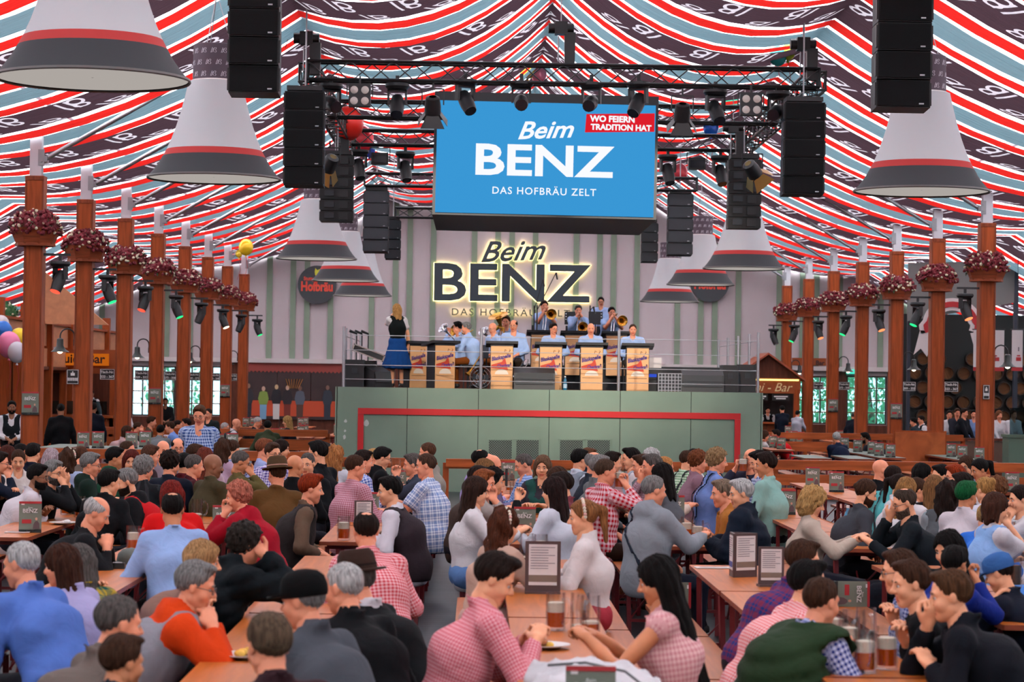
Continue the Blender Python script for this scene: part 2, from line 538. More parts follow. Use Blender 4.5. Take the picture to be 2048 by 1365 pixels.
def monogram_cloth():
    """plum cloth with the pale monogram printed on it in two staggered rows (bar plus two loops)"""
    m = C_DARK; N, L = m.node_tree.nodes, m.node_tree.links

    def M(op, a, b=None, c=None):
        n = N.new('ShaderNodeMath'); n.operation = op
        for i, v in enumerate((a, b, c)):
            if v is None: continue
            if isinstance(v, (int, float)): n.inputs[i].default_value = v
            else: L.new(v, n.inputs[i])
        return n.outputs[0]
    tc = N.new('ShaderNodeTexCoord'); sp = N.new('ShaderNodeSeparateXYZ'); L.new(tc.outputs['Object'], sp.inputs[0])
    X = M('MULTIPLY', M('ABSOLUTE', M('SUBTRACT', sp.outputs[0], AX)), -1.0)
    Y = M('MODULO', M('ADD', sp.outputs[1], 99.0), 5.0)
    tot = None
    for row, off in ((.52, 0.0), (1.36, .5)):
        u = M('SUBTRACT', M('FRACT', M('ADD', M('MULTIPLY', X, 1.0), 100.0 + off)), .5)
        v = M('MULTIPLY', M('SUBTRACT', Y, row), .62)
        us = M('SUBTRACT', u, M('MULTIPLY', v, .45))
        ring = None
        for cx, cy, r in ((.07, .10, .085), (.10, -.09, .10)):
            dd = M('SQRT', M('ADD', M('POWER', M('SUBTRACT', us, cx), 2.0), M('POWER', M('SUBTRACT', v, cy), 2.0)))
            k = M('LESS_THAN', M('ABSOLUTE', M('SUBTRACT', dd, r)), .024)
            ring = k if ring is None else M('MAXIMUM', ring, k)
        bar = M('MULTIPLY', M('MAXIMUM', M('LESS_THAN', M('ABSOLUTE', M('ADD', us, .0)), .022), M('LESS_THAN', M('ABSOLUTE', M('ADD', us, .13)), .022)), M('LESS_THAN', M('ABSOLUTE', v), .2))
        k = M('MAXIMUM', ring, bar)
        tot = k if tot is None else M('MAXIMUM', tot, k)
    for n in list(N):
        if n.type in ('BSDF_DIFFUSE', 'BSDF_TRANSLUCENT'):
            mx = N.new('ShaderNodeMix'); mx.data_type = 'RGBA'; L.new(tot, mx.inputs[0])
            mx.inputs[6].default_value = n.inputs[0].default_value; mx.inputs[7].default_value = srgb(222, 214, 220); L.new(mx.outputs[2], n.inputs[0])
        if n.type == 'MIX_SHADER': L.new(M('ADD', M('MULTIPLY', tot, .16), n.inputs[0].default_value), n.inputs[0])


monogram_cloth()
PER = 5.0
rng = random.Random(11)
for k in range(-2, 16):
    y = 1.0 + k * PER
    for (a, w, m) in ((0.0, 2.02, C_DARK), (2.17, 0.68, C_RED), (2.99, 1.24, C_TEAL), (4.38, 0.48, C_RED)):
        if y + a > YB - 0.2 or y + a < Y0: continue
        o = strip(y + a, min(y + a + w, YB - .02), m)
# ridge truss and purlins that the cloth is hung from
for k in range(-4, 5):
    x = AX + k * SPAN
    MB().box((x, (Y0 + YB) / 2, roof_z(x) + 0.08), (0.10, YB - Y0, 0.14)).build('purlin', STEEL, ceiling)
# ================================================================ columns, planters, lights on the columns
GREENL = mat('planter_leaves', (58, 78, 44), 0.7, var=0.3, scale=20)
BURG = mat('burgundy_blooms', (112, 22, 36), 0.7, var=0.35, scale=14)
CREAM = mat('cream_blooms', (226, 216, 186), 0.7)
TERRA = wood('planter_wood', (148, 72, 44), (0.6, 0.6, 6), 0.6)
BLACK = mat('black_metal', (26, 27, 30), 0.45)
BLACKP = mat('black_plastic', (22, 23, 26), 0.5)
WPOST = mat('white_post', (186, 186, 192), 0.5)
BRACK = mat('grey_bracket', (140, 142, 146), 0.5, 0.3)
SIGNB = mat('black_sign', (24, 22, 22), 0.5)
WHITE = mat('white_lettering', (240, 240, 238), 0.6)
CHROME = mat('chrome', (205, 207, 210), 0.15, 1.0)
LENS_OFF = mat('dark_lens', (30, 32, 40), 0.08)

CARD = mat('card_sage', (112, 118, 104), 0.6, var=0.05, scale=8)
CARD_RED = mat('card_red', (170, 34, 40), 0.6)
CARD_BASE = mat('card_black', (28, 30, 28), 0.6)
SKINP = mat('printed_skin', (196, 150, 128), 0.6)


def bloom_mesh(seed, rx, ry, h):
    rg = random.Random(seed); b = MB()
    t = (1 + 5 ** .5) / 2
    ic = [Vector(v).normalized() for v in [(-1, t, 0), (1, t, 0), (-1, -t, 0), (1, -t, 0), (0, -1, t), (0, 1, t), (0, -1, -t), (0, 1, -t), (t, 0, -1), (t, 0, 1), (-t, 0, -1), (-t, 0, 1)]]
    fc = [(0, 11, 5), (0, 5, 1), (0, 1, 7), (0, 7, 10), (0, 10, 11), (1, 5, 9), (5, 11, 4), (11, 10, 2), (10, 7, 6), (7, 1, 8), (3, 9, 4), (3, 4, 2), (3, 2, 6), (3, 6, 8), (3, 8, 9), (4, 9, 5), (2, 4, 11), (6, 2, 10), (8, 6, 7), (9, 8, 1)]
    for i in range(400):
        a = rg.uniform(0, 2 * PI); e = rg.uniform(-0.25, PI / 2); r = 0.88 + rg.uniform(-0.05, 0.15)
        c = Vector((math.cos(a) * math.cos(e) * rx * r, math.sin(a) * math.cos(e) * ry * r, math.sin(e) * h * r))
        k = 1 if rg.random() < 0.66 else 2; s = rg.uniform(0.03, 0.052) if k == 1 else rg.uniform(.024, .036)
        M = Matrix.Translation(c) @ Euler((a, e, r)).to_matrix().to_4x4() @ Matrix.Diagonal((s, s, s * .75, 1))
        b.add(ic, fc, k, M)
    for i in range(70):
        a = rg.uniform(0, 2 * PI); e = rg.uniform(-0.4, PI / 2); r = rg.uniform(0.8, 1.0)
        c = Vector((math.cos(a) * math.cos(e) * rx * r, math.sin(a) * math.cos(e) * ry * r, math.sin(e) * h * r))
        s = rg.uniform(0.04, 0.07)
        M = Matrix.Translation(c) @ Euler((rg.uniform(0, 6), rg.uniform(0, 6), a)).to_matrix().to_4x4()
        b.add([(-s, 0, 0), (0, -s * .4, 0.01), (s, 0, 0), (0, s * .4, 0.01)], [(0, 1, 2, 3)], 0, M)
    b.lathe([(0.02, -0.02), (rx * .8, -0.02), (rx * .84, h * .4), (rx * .5, h * .75), (0.02, h * .88)], 14, 1)
    return b.mesh('blooms', [GREENL, BURG, CREAM])


BLOOMS = [bloom_mesh(5 + i, 0.43, 0.43, 0.33) for i in range(3)]
# the planter: an eight-sided trough of tapered boards around the column
PLANK = []


def planter(loc, label, i):
    t = thing('flower_planter', loc, label, 'planter', 'flower planters on the columns')
    if not PLANK:
        for k in range(8):
            a0, a1 = 2 * PI * (k - .5) / 8, 2 * PI * (k + .5) / 8
            b = MB(); vs = []
            for r, z in ((0.31, -0.26), (0.42, 0.0), (0.395, 0.0), (0.29, -0.26)):
                for a in (a0, a1): vs.append((r * math.cos(a), r * math.sin(a), z))
            b.add(vs, [(0, 1, 3, 2), (2, 3, 5, 4), (4, 5, 7, 6), (6, 7, 1, 0), (0, 2, 4, 6), (1, 7, 5, 3)])
            PLANK.append(b.mesh('board', TERRA))
        PLANK.append(MB().lathe([(0.1, -0.29), (0.33, -0.29), (0.33, -0.24), (0.1, -0.24)], 8).mesh('bottom', TERRA))
    for k in range(8): link('board', PLANK[k], t)
    link('bottom', PLANK[8], t)
    o = link('blooms', BLOOMS[i % 3], t, None, (0, 0, -0.02), (0, 0, i * 1.3)); o['kind'] = 'stuff'
    return t


LENS = {'red': glow('red_stage_light', (255, 70, 50), 2.2), 'green': glow('green_stage_light', (40, 235, 130), 1.6),
        'orange': glow('orange_stage_light', (255, 130, 80), 2.0), 'off': LENS_OFF, 'white': glow('white_stage_light', (255, 235, 200), 6.0)}


def moving_head(loc, label, lens='off', tilt=0.5, pan=0.0, s=1.0, group='moving head spotlights on the columns', arm=None):
    """clamp, base, yoke and tilting head hanging down"""
    t = thing('moving_head_light', loc, label, 'stage light', group)
    b = MB()
    b.box((0, 0, -0.05 * s), (0.05 * s, 0.05 * s, 0.1 * s))
    if arm: b.bar((arm[0], 0, 0), (arm[1], 0, 0), 0.04)
    b.build('clamp', BLACK, t)
    b = MB(); b.lathe([(0.02 * s, -0.10 * s), (0.16 * s, -0.11 * s), (0.17 * s, -0.15 * s), (0.14 * s, -0.19 * s), (0.05 * s, -0.2 * s)], 12)
    b.build('base', BLACKP, t, True)
    y = thing_part('yoke', t, (0, 0, -0.2 * s), (0, 0, pan), BLACKP,
                   lambda b: (b.box((-0.12 * s, 0, -0.1 * s), (0.03 * s, 0.09 * s, 0.2 * s)), b.box((0.12 * s, 0, -0.1 * s), (0.03 * s, 0.09 * s, 0.2 * s)), b.box((0, 0, -0.005), (0.26 * s, 0.09 * s, 0.03 * s))))
    h = MB(); h.lathe([(0.05 * s, -0.13 * s), (0.085 * s, -0.1 * s), (0.1 * s, 0.02 * s), (0.1 * s, 0.12 * s), (0.085 * s, 0.24 * s), (0.075 * s, 0.24 * s)], 12)
    ho = h.build('lamp_head', BLACKP, y, True)
    ho.location = (0, 0, -0.18 * s); ho.rotation_euler = (PI - tilt, 0, 0)
    lo = MB().lathe([(0.001, 0.245 * s), (0.08 * s, 0.245 * s), (0.084 * s, 0.235 * s)], 12, cap=False).build('lens', LENS[lens], t)
    lo.rotation_euler = (Matrix.Rotation(pan, 3, 'Z') @ Matrix.Rotation(PI - tilt, 3, 'X')).to_euler()
    lo.location = (0, 0, -0.38 * s)
    return t


def thing_part(name, parent, loc, rot, m, fn, smooth=False):
    b = MB(); fn(b); o = b.build(name, m, parent, smooth); o.location = loc; o.rotation_euler = rot
    return o


TXT = {}


def txt(body, size, **kw):
    k = (body, size, tuple(sorted(kw.items())))
    if k not in TXT: TXT[k] = text(body, size, **kw)
    return TXT[k]


def card_print(parent, w, h, y=-0.004, base=True):
    """BENZ leaflet artwork on a board of width w, height h, origin at its bottom centre, facing -y"""
    MB().box((0, y, h * .965), (w, 0.003, h * .07)).build('red_stripe', CARD_RED, parent)
    vs, fs = txt('BENZ', 0.1, bold=0.002, res=2, width=1.0)
    b = MB(); b.add([(x * w * .66, y - .003, h * .70 + z * w * .62) for x, _, z in vs], fs)
    vs, fs = txt('Beim', 0.1, shear=0.3, res=2, width=1.0)
    b.add([(x * w * .2, y - .003, h * .80 + z * w * .22) for x, _, z in vs], fs)
    if base:
        vs, fs = txt('BENZ', 0.1, bold=0.002, res=2, width=1.0)
        b.add([(x * w * .3, y - .005, h * .05 + z * w * .28) for x, _, z in vs], fs)
    b.build('lettering', WHITE, parent)
    b = MB()
    b.box((-w * .16, y, h * .36), (w * .42, 0.002, h * .13), 0)
    b.build('printed_tag', CARD_RED, parent)
    b = MB()
    b.prism([(w * .12, h * .12), (w * .42, h * .12), (w * .40, h * .30), (w * .31, h * .38), (w * .22, h * .36), (w * .14, h * .26)], y - .002, y, 0)
    b.sphere((w * .27, y, h * .44), w * .055, 8, 5, 1, (1, .1, 1.25))
    b.build('printed_figure', [mat('printed_waistcoat', (92, 70, 72), .6), SKINP], parent)
    if base: MB().box((0, y + .001, h * .05), (w, 0.012, h * .10)).build('foot_strip', CARD_BASE, parent)


def poster(loc, rz, label, w=0.27, h=0.37):
    t = thing('poster', loc, label, 'poster', 'leaflets pinned to the columns', rz)
    MB().box((0, 0.002, h / 2), (w, 0.008, h)).build('sheet', CARD, t)
    card_print(t, w, h, -0.003)
    return t


def sign(loc, lines, label, w=0.30, h=0.22, arm=None):
    t = thing('table_number_sign', loc, label, 'sign', 'table number signs')
    MB().box((0, 0, 0), (w, 0.02, h)).build('board', SIGNB, t)
    b = MB(); e = 0.008
    for x0, z0, sx, sz in ((0, h / 2 - .012, w - .012, e), (0, -h / 2 + .012, w - .012, e), (-w / 2 + .012, 0, e, h - .012), (w / 2 - .012, 0, e, h - .012)):
        b.box((x0, -0.011, z0), (sx, 0.003, sz))
    b.build('border', WHITE, t)
    b = MB(); n = len(lines)
    for i, s in enumerate(lines):
        if s == '#emblem':                     # small crowned emblem
            b.box((0, -.012, .045), (w * .34, .003, .05)); b.box((0, -.012, .085), (.02, .003, .025)); continue
        if s == '#small':                      # a line of print too small to read
            for q in range(6): b.box((-w * .35 + q * w * .14, -.012, -.045), (w * .10, .003, .055))
            continue
        vs, fs = txt(s, 0.062 if len(s) > 9 else 0.07, bold=0.0016, res=2)
        b.add([(x, -0.012, z + (0.5 - (i + .5) / n) * h * .85) for x, _, z in vs], fs)
    b.build('lettering', WHITE, t)
    if arm: MB().bar((0, 0, h * .3), (arm, 0, h * .3), 0.02).build('bracket', BLACK, t)
    return t


LANT = mat('lantern_shade', (38, 46, 44), 0.4)
BULB = glow('warm_bulb', (255, 236, 205), 5.0)


def lantern(loc, side, label, lit=None):
    """gooseneck barn lamp reaching out from a column; side -1 reaches to -x"""
    t = thing('gooseneck_lamp', loc, label, 'lamp', 'gooseneck lamps on the columns')
    pts = [(0, 0, 0)] + [(side * (0.13 - 0.13 * math.cos(a)), 0, 0.12 + 0.13 * math.sin(a)) for a in np.linspace(0, PI, 9)] + [(side * .26, 0, 0.06)]
    MB().tube(pts, 0.014, 7).build('arm', BLACK, t, True)
    M = Matrix.Translation((side * .26, 0, 0))
    MB().lathe([(0.03, 0.08), (0.06, 0.06), (0.065, -0.06), (0.10, -0.12), (0.17, -0.17), (0.165, -0.172), (0.09, -0.12), (0.02, -0.05)], 16, 0, M, cap=False).build('shade', LANT, t, True)
    MB().sphere((side * .26, 0, -0.15), 0.055, 10, 6).build('bulb', lit or BULB, t, True)
    MB().box((0, 0, 0), (0.03, 0.08, 0.12)).build('wall_plate', BLACK, t)
    return t


LY = [39.0 + 5 * i for i in range(8)]; RY = [46.5 + 5 * i for i in range(7)]
XCL, XCR = -7.13, 9.82
COLM = {}


def column(x, y, s, label, i):
    t = thing('column', (x, y, 0), label, 'column', 'wooden columns')
    if not COLM:
        b = MB(); b.box((0, 0, 2.64), (0.30, 0.30, 5.28)); COLM['shaft'] = b.mesh('shaft', BROWN)
        b = MB()
        for sx in (-1, 1):
            b.box((sx * 0.135, -0.155, 2.6), (0.03, 0.012, 5.2))
        b.box((0, -0.155, 5.24), (0.30, 0.014, 0.06)); b.box((0, -.155, .1), (.3, .02, .2))
        COLM['trim'] = b.mesh('edge_trim', wood('column_trim', (132, 62, 34), (6, 6, .5)))
        COLM['post'] = MB().box((0, 0, 5.85), (0.19, 0.17, 1.15)).mesh('steel_post', WPOST)
        for sg in (-1, 1):
            b = MB(); b.cyl((sg * 0.12, 0, 5.55), (sg * 2.1, 0, 6.72), 0.04, n=10)
            COLM['brace%d' % sg] = b.mesh('brace', STEEL, True)
            b = MB(); b.box((sg * 0.09, -0.09, 5.58), (0.1, 0.02, 0.26)); b.box((sg * 0.14, 0, 5.56), (0.08, 0.16, 0.10))
            for k in range(2): b.cyl((sg * .09, -.115, 5.52 + k * .12), (sg * .09, -.09, 5.52 + k * .12), 0.02, n=8)
            COLM['plate%d' % sg] = b.mesh('gusset', BRACK)
    link('shaft', COLM['shaft'], t); link('edge_trim', COLM['trim'], t); link('steel_post', COLM['post'], t)
    link('brace', COLM['brace%d' % s], t); link('gusset', COLM['plate%d' % s], t)


L_LENS = ['red', 'green', 'red', 'green', 'off', 'white', 'off', 'green']
R_LENS = ['orange', 'green', 'orange', 'green', 'orange', 'green', 'off']
L_NUM = {2: '333 - 367', 3: '309 - 332', 4: '273 - 308', 5: '249 - 272', 6: '229 - 248', 7: '205 - 228'}
R_NUM = {1: '333 - 367', 2: '309 - 332', 4: '273 - 308', 5: '249 - 272', 6: '201 - 228'}
for row, X, YS, s, LN, NUM in (('left', XCL, LY, 1, L_LENS, L_NUM), ('right', XCR, RY, -1, R_LENS, R_NUM)):
    for i, y in enumerate(YS):
        nm = '%s column of the %s row' % (ORD[i] + ' nearest', row)
        column(X, y, s, 'rust-brown wooden pillar, ' + nm, i)
        planter((X, y, 4.44), 'burgundy and cream flower planter on the ' + nm, i)
        c = LN[i]
        moving_head((X + s * 0.42, y - 0.05, 4.02), 'black moving head spotlight %s beside the %s' % ({'off': 'unlit', 'white': 'glowing white'}.get(c, 'glowing ' + c), nm),
                    c, 0.45, (0.9 if i % 2 else -0.9) * s + (0.0 if c == 'off' else 0.25 * s), 1.0, arm=(-s * 0.27, s * 0.16))
        if i in NUM:
            sign((X - s * 0.31, y - 0.1, 2.12), ['Tisch-Nr.', NUM[i]], 'black table number sign beside the ' + nm, arm=s * 0.16)
        if (i % 2 == 1) if row == 'left' else (i % 2 == 0):
            lantern((X - s * 0.17, y, 2.68), -s, 'black gooseneck barn lamp on the ' + nm)
sign((XCL - 0.16, 43.82, 2.06), ['#emblem', '#small'], 'narrow black notice with emblem on the second column of the left row', 0.22, 0.27)
sign((XCR - 0.02, 46.3, 2.02), ['#emblem', '#small'], 'narrow black notice on the first column of the right row', 0.13, 0.28)
for X, y, z, lab in ((XCL, 38.84, 1.44, 'sage BENZ leaflet on the first column of the left row'), (XCL, 53.84, 1.48, 'sage BENZ leaflet on the fourth column of the left row'),
                     (XCL, 68.84, 1.55, 'small sage BENZ leaflet on the seventh column of the left row'), (XCR, 56.34, 1.36, 'sage BENZ leaflet on the third column of the right row'),
                     (XCR, 66.34, 1.4, 'sage BENZ leaflet on the fifth column of the right row')):
    poster((X, y - 0.02, z), 0, lab)

# ================================================================ bell-shaped fabric lamps
LAMPW = cloth_translucent('lamp_white_fabric', (222, 224, 228), 0.22)
LAMPD = mat('lamp_charcoal_fabric', (44, 46, 50), 0.8)
LAMPR = mat('lamp_red_band', (176, 44, 42), 0.8)
DIFF = glow('lamp_diffuser', (250, 240, 232), 0.42)
PRINT = mat('lamp_plum_fabric', (84, 70, 80), 0.8)
PRINTW = mat('lamp_monogram', (190, 180, 190), 0.8)


def make_bell():
    t = thing('bell_lamp', (0, 0, 0), 'x', 'lamp', 'bell-shaped fabric lamps')
    prof_d = [(0.86, 0.0), (0.775, 0.10), (0.71, 0.19), (0.66, 0.28)]
    MB().lathe(prof_d, 40, cap=False).build('charcoal_band', LAMPD, t, True)
    MB().lathe([(0.66, 0.28), (0.615, 0.365)], 40, cap=False).build('red_band', LAMPR, t, True)
    prof_w = [(0.615, 0.365), (0.555, 0.5), (0.495, 0.67), (0.44, 0.85), (0.39, 1.05), (0.345, 1.25)]
    MB().lathe(prof_w, 40, cap=False).build('white_shade', LAMPW, t, True)
    p = MB().lathe([(0.295, 1.25), (0.29, 1.72), (0.27, 1.73), (0.02, 1.73)], 32, cap=False).build('printed_collar', PRINT, t, True)
    b = MB()
    for j in range(3):
        for k in range(14):
            a0 = 2 * PI * (k + .5 * (j % 2)) / 14
            for ln in LOGO:
                for q in range(len(ln) - 1):
                    pts = []
                    for (u, v) in (ln[q], ln[q + 1]):
                        for w in (-.05, .05):
                            a = a0 + (u + w) * 0.085 / .3; z = 1.33 + j * .15 + v * 0.11
                            pts.append((0.297 * math.sin(a), -0.297 * math.cos(a), z))
                    b.add(pts, [(0, 1, 3, 2)])
    b.build('monograms', PRINTW, p)['kind'] = 'stuff'
    MB().lathe([(0.34, 1.25), (0.30, 1.27)], 32, cap=False).build('top_ring', WHITEP, t)
    MB().lathe([(0.01, 0.02), (0.4, 0.012), (0.84, 0.01)], 40, cap=False).build('diffuser', DIFF, t)
    MB().lathe([(0.845, 0.012), (0.862, 0.02), (0.868, 0.0), (0.86, -0.012), (0.845, 0.0)], 40, cap=False).build('rim', mat('lamp_rim', (92, 88, 86), .5), t, True)
    b = MB()
    for k in range(3):
        a = 2 * PI * k / 3; b.cyl((0.2 * math.cos(a), 0.2 * math.sin(a), 1.73), (0, 0, 2.4), 0.006, n=5)
    b.cyl((0, 0, 2.4), (0, 0, 2.85), 0.008, n=5)
    b.build('suspension_wire', STEEL, t)
    return t


BELLS = [(185, 160, 21.4), (428, 358, 31.2), (633, 518, 51.5), (691, 562, 62.0), (725, 592, 71.0),
         (1843, 384, 30.6), (1487, 538, 51.0), (1401, 570, 61.0), (1339, 604, 70.5)]
BLAB = ['huge nearest bell lamp cropped at the upper left', 'large bell lamp with plum collar left of the hanging speakers', 'bell lamp partly behind the lower left speaker column',
        'second smallest bell lamp at the left of the stage', 'smallest farthest bell lamp left of the stage singer', 'large bell lamp with plum collar at the upper right',
        'mid-size bell lamp below the right rear speaker column', 'bell lamp overlapping the round sign at the right', 'smallest farthest bell lamp at the right of the stage']
bell0 = make_bell()
for i, (px, py, d) in enumerate(BELLS):
    p = at(px, py, d)
    if i == 0: bell0.location = p; bell0['label'] = BLAB[0]
    else: dup(bell0, p, BLAB[i])

# ================================================================ lighting rig
TR = mat('black_truss', (30, 31, 34), 0.4, 0.3)


def truss(p0, p1, label, w=0.29, pitch=0.33):
    p0, p1 = Vector(p0), Vector(p1); d = p1 - p0; n = max(2, int(d.length / pitch)); d.normalize()
    side = d.cross(Vector((0, 0, 1))).normalized(); up = Vector((0, 0, 1))
    t = thing('lighting_truss', p0, label, 'truss', 'black lighting trusses')
    cs = [side * (w / 2) * a + up * (w / 2) * c for a, c in ((-1, -1), (1, -1), (1, 1), (-1, 1))]
    for c in cs: MB().cyl(c, c + (p1 - p0), 0.026, n=8).build('chord', TR, t, True)
    for k in range(4):
        b = MB(); a0, a1 = cs[k], cs[(k + 1) % 4]; L = (p1 - p0).length / n
        for i in range(n):
            u, v = d * (i * L), d * ((i + 1) * L)
            b.cyl((a0 if i % 2 else a1) + u, (a1 if i % 2 else a0) + v, 0.011, n=5)
        for i in (0, n): b.cyl(a0 + d * (i * L), a1 + d * (i * L), 0.022, n=5)
        b.build('lattice', TR, t)
    return t


TX0, TX1, TZ = -2.72, 5.33, 6.93
truss((TX0, 38, TZ), (TX1, 38, TZ), 'long front truss of the black lighting rig above the stage')
truss((TX0, 43.3, TZ), (TX1, 43.3, TZ), 'middle cross truss of the rig behind the screen top')
truss((TX0, 48.3, TZ), (TX1, 48.3, TZ), 'rear cross truss of the rig carrying small spotlights')
truss((TX0, 38.2, TZ), (TX0, 50, TZ), 'left side truss of the rig running towards the back')
truss((TX1, 38.2, TZ), (TX1, 50, TZ), 'right side truss of the rig running towards the back')
truss((-2.7, 57, 6.82), (5.15, 57, 6.82), 'farthest truss holding the small rear speakers')
truss((-1.95, 57, 6.05), (-0.9, 57, 6.05), 'short low truss left of the screen, far behind', 0.22)

SPK = mat('speaker_black', (10, 11, 13), 0.6)
GRILL = mat('speaker_grill', (8, 9, 11), 0.75, spec=0.2)
SPKG = mat('speaker_dark_grey', (36, 40, 46), 0.6)
LOGOW = mat('small_badge', (170, 172, 176), 0.4, 0.6)


def line_array(px, py_top, py_bot, d, n, w, label, m=SPK, back=False, curve=0.03, depth=0.42):
    p = at(px, py_bot, d); top = at(px, py_top, d).z
    h = (top - p.z) / n
    t = thing('line_array', p, label, 'loudspeaker', 'hanging line array loudspeakers')
    for i in range(n):
        a = curve * (n - 1 - i)
        c = MB()
        o = c.prism([(-w / 2, 0.004), (w / 2, 0.004), (w / 2, h - 0.004), (-w / 2, h - 0.004)], 0, depth).build('cabinet', m, t)
        o.location = (0, curve * .5 * (n - 1 - i) ** 2 * h, i * h); o.rotation_euler = (-a * .4 if not back else 0, 0, 0)
        if not back:
            MB().box((0, -0.012, h / 2), (w - 0.03, 0.02, h - 0.035)).build('grill', GRILL if m is SPK else SPKG, o)
            MB().box((w * .33, -0.024, h * .14), (w * .09, 0.006, h * .05)).build('badge', LOGOW, o)
        else:
            MB().box((-w * .22, -0.02, h * .55), (w * .3, 0.04, h * .5)).build('handle_plate', SPKG, o)
            MB().box((w * .22, -0.015, h * .5), (w * .28, 0.03, h * .62)).build('connector_plate', BLACKP, o)
        for sx in (-1, 1): MB().box((sx * (w / 2 + .008), depth * .1, h * .5), (0.02, 0.05, h * .8)).build('rigging_bar', BLACK, o)
    MB().box((0, depth / 2, n * h + 0.05), (w * .9, depth, 0.07)).build('top_frame', BLACK, t)
    MB().cyl((0, depth / 2, n * h + 0.05), (0, depth / 2, max(n * h + .1, min(n * h + 1.6, roof_z(p.x) - p.z - .05))), 0.012, n=6).build('chain', STEEL, t)
    return t


line_array(505, -95, 184, 29, 5, 0.60, 'large black speaker column hanging at the upper left edge of the rig')
line_array(1809, -70, 214, 28, 5, 0.63, 'large black speaker column hanging at the upper right, before the bell lamp')
line_array(606, 182, 370, 37.4, 5, 0.61, 'black speaker column under the left front corner of the truss')
line_array(1608, 204, 388, 37.4, 5, 0.63, 'black speaker column under the right front corner of the truss')
line_array(672, 310, 443, 45.5, 6, 0.61, 'rear-facing speaker column with cables at the left of the rig', SPK, True)
line_array(1489, 318, 457, 45.5, 6, 0.60, 'rear-facing speaker column with cables at the right of the rig', SPK, True)
line_array(751, 382, 504, 57, 5, 0.58, 'dark grey speaker column hanging left of the screen', SPKG)
line_array(785, 440, 518, 58.5, 4, 0.36, 'smaller dark grey speaker column close to the screen, left', SPKG)
line_array(1360, 388, 510, 57, 5, 0.58, 'dark grey speaker column hanging right of the screen', SPKG)
line_array(1299, 446, 524, 58.5, 4, 0.38, 'smaller dark grey speaker column close to the screen, right', SPKG)

# moving heads and other fixtures under the trusses
for px, py, d, pan, lab in ((662, 158, 38, .4, 'first'), (795, 158, 38, 0, 'second'), (931, 150, 38, .5, 'third'), (1043, 154, 38, 0, 'fourth'), (1183, 156, 38, -.2, 'fifth'),
                            (1277, 155, 38, -.5, 'sixth'), (1431, 170, 38, .3, 'seventh'), (1556, 174, 38, -.4, 'eighth')):
    p = at(px, py, d)
    moving_head((p.x, d, p.z + .05), '%s moving head spotlight from the left under the front truss' % lab, 'off', 1.25 if px in (1043, 1183, 662, 1556) else .75, pan, 1.15, 'moving head spotlights under the front truss')
for px, py, lab in ((718, 292, 'leftmost'), (811, 296, 'left of screen,'), (1336, 302, 'right of screen,'), (1441, 304, 'rightmost')):
    p = at(px, py, 48.3)
    moving_head((p.x, 48.3, p.z + .05), 'small moving head, %s under the rear truss' % lab, 'off', 0.5, .3, 1.2, 'moving head spotlights under the rear truss')
WARM = mat('frosted_lens', (206, 198, 190), 0.3)
for px, py, lab in ((720, 168, 'four-lens blinder under the left part of the front truss'), (1502, 186, 'four-lens blinder under the right part of the front truss')):
    p = at(px, py, 37.8); t = thing('blinder_light', p, lab, 'stage light')
    MB().box((0, 0, -0.19), (0.34, 0.2, 0.34)).build('housing', BLACKP, t)
    for a in (-1, 1):
        for c in (-1, 1):
            MB().lathe([(0.001, 0.02), (0.045, 0.01), (0.062, 0.0)], 12, 0, Matrix.Translation((a * .085, -0.1, -.19 + c * .085)) @ Matrix.Rotation(PI / 2, 4, 'X'), cap=False).build('lamp', WARM, t)
    b = MB(); b.bar((-.2, 0, -.2), (-.2, 0, 0), .02); b.bar((.2, 0, -.2), (.2, 0, 0), .02); b.bar((-.2, 0, 0), (.2, 0, 0), .02); b.bar((0, 0, 0), (0, 0, .12), .03)
    b.build('bracket', BLACK, t)
GOLD = mat('amber_reflector', (196, 150, 84), 0.3, 0.8)
DOOR = mat('barndoor_grey', (64, 66, 66), 0.5)


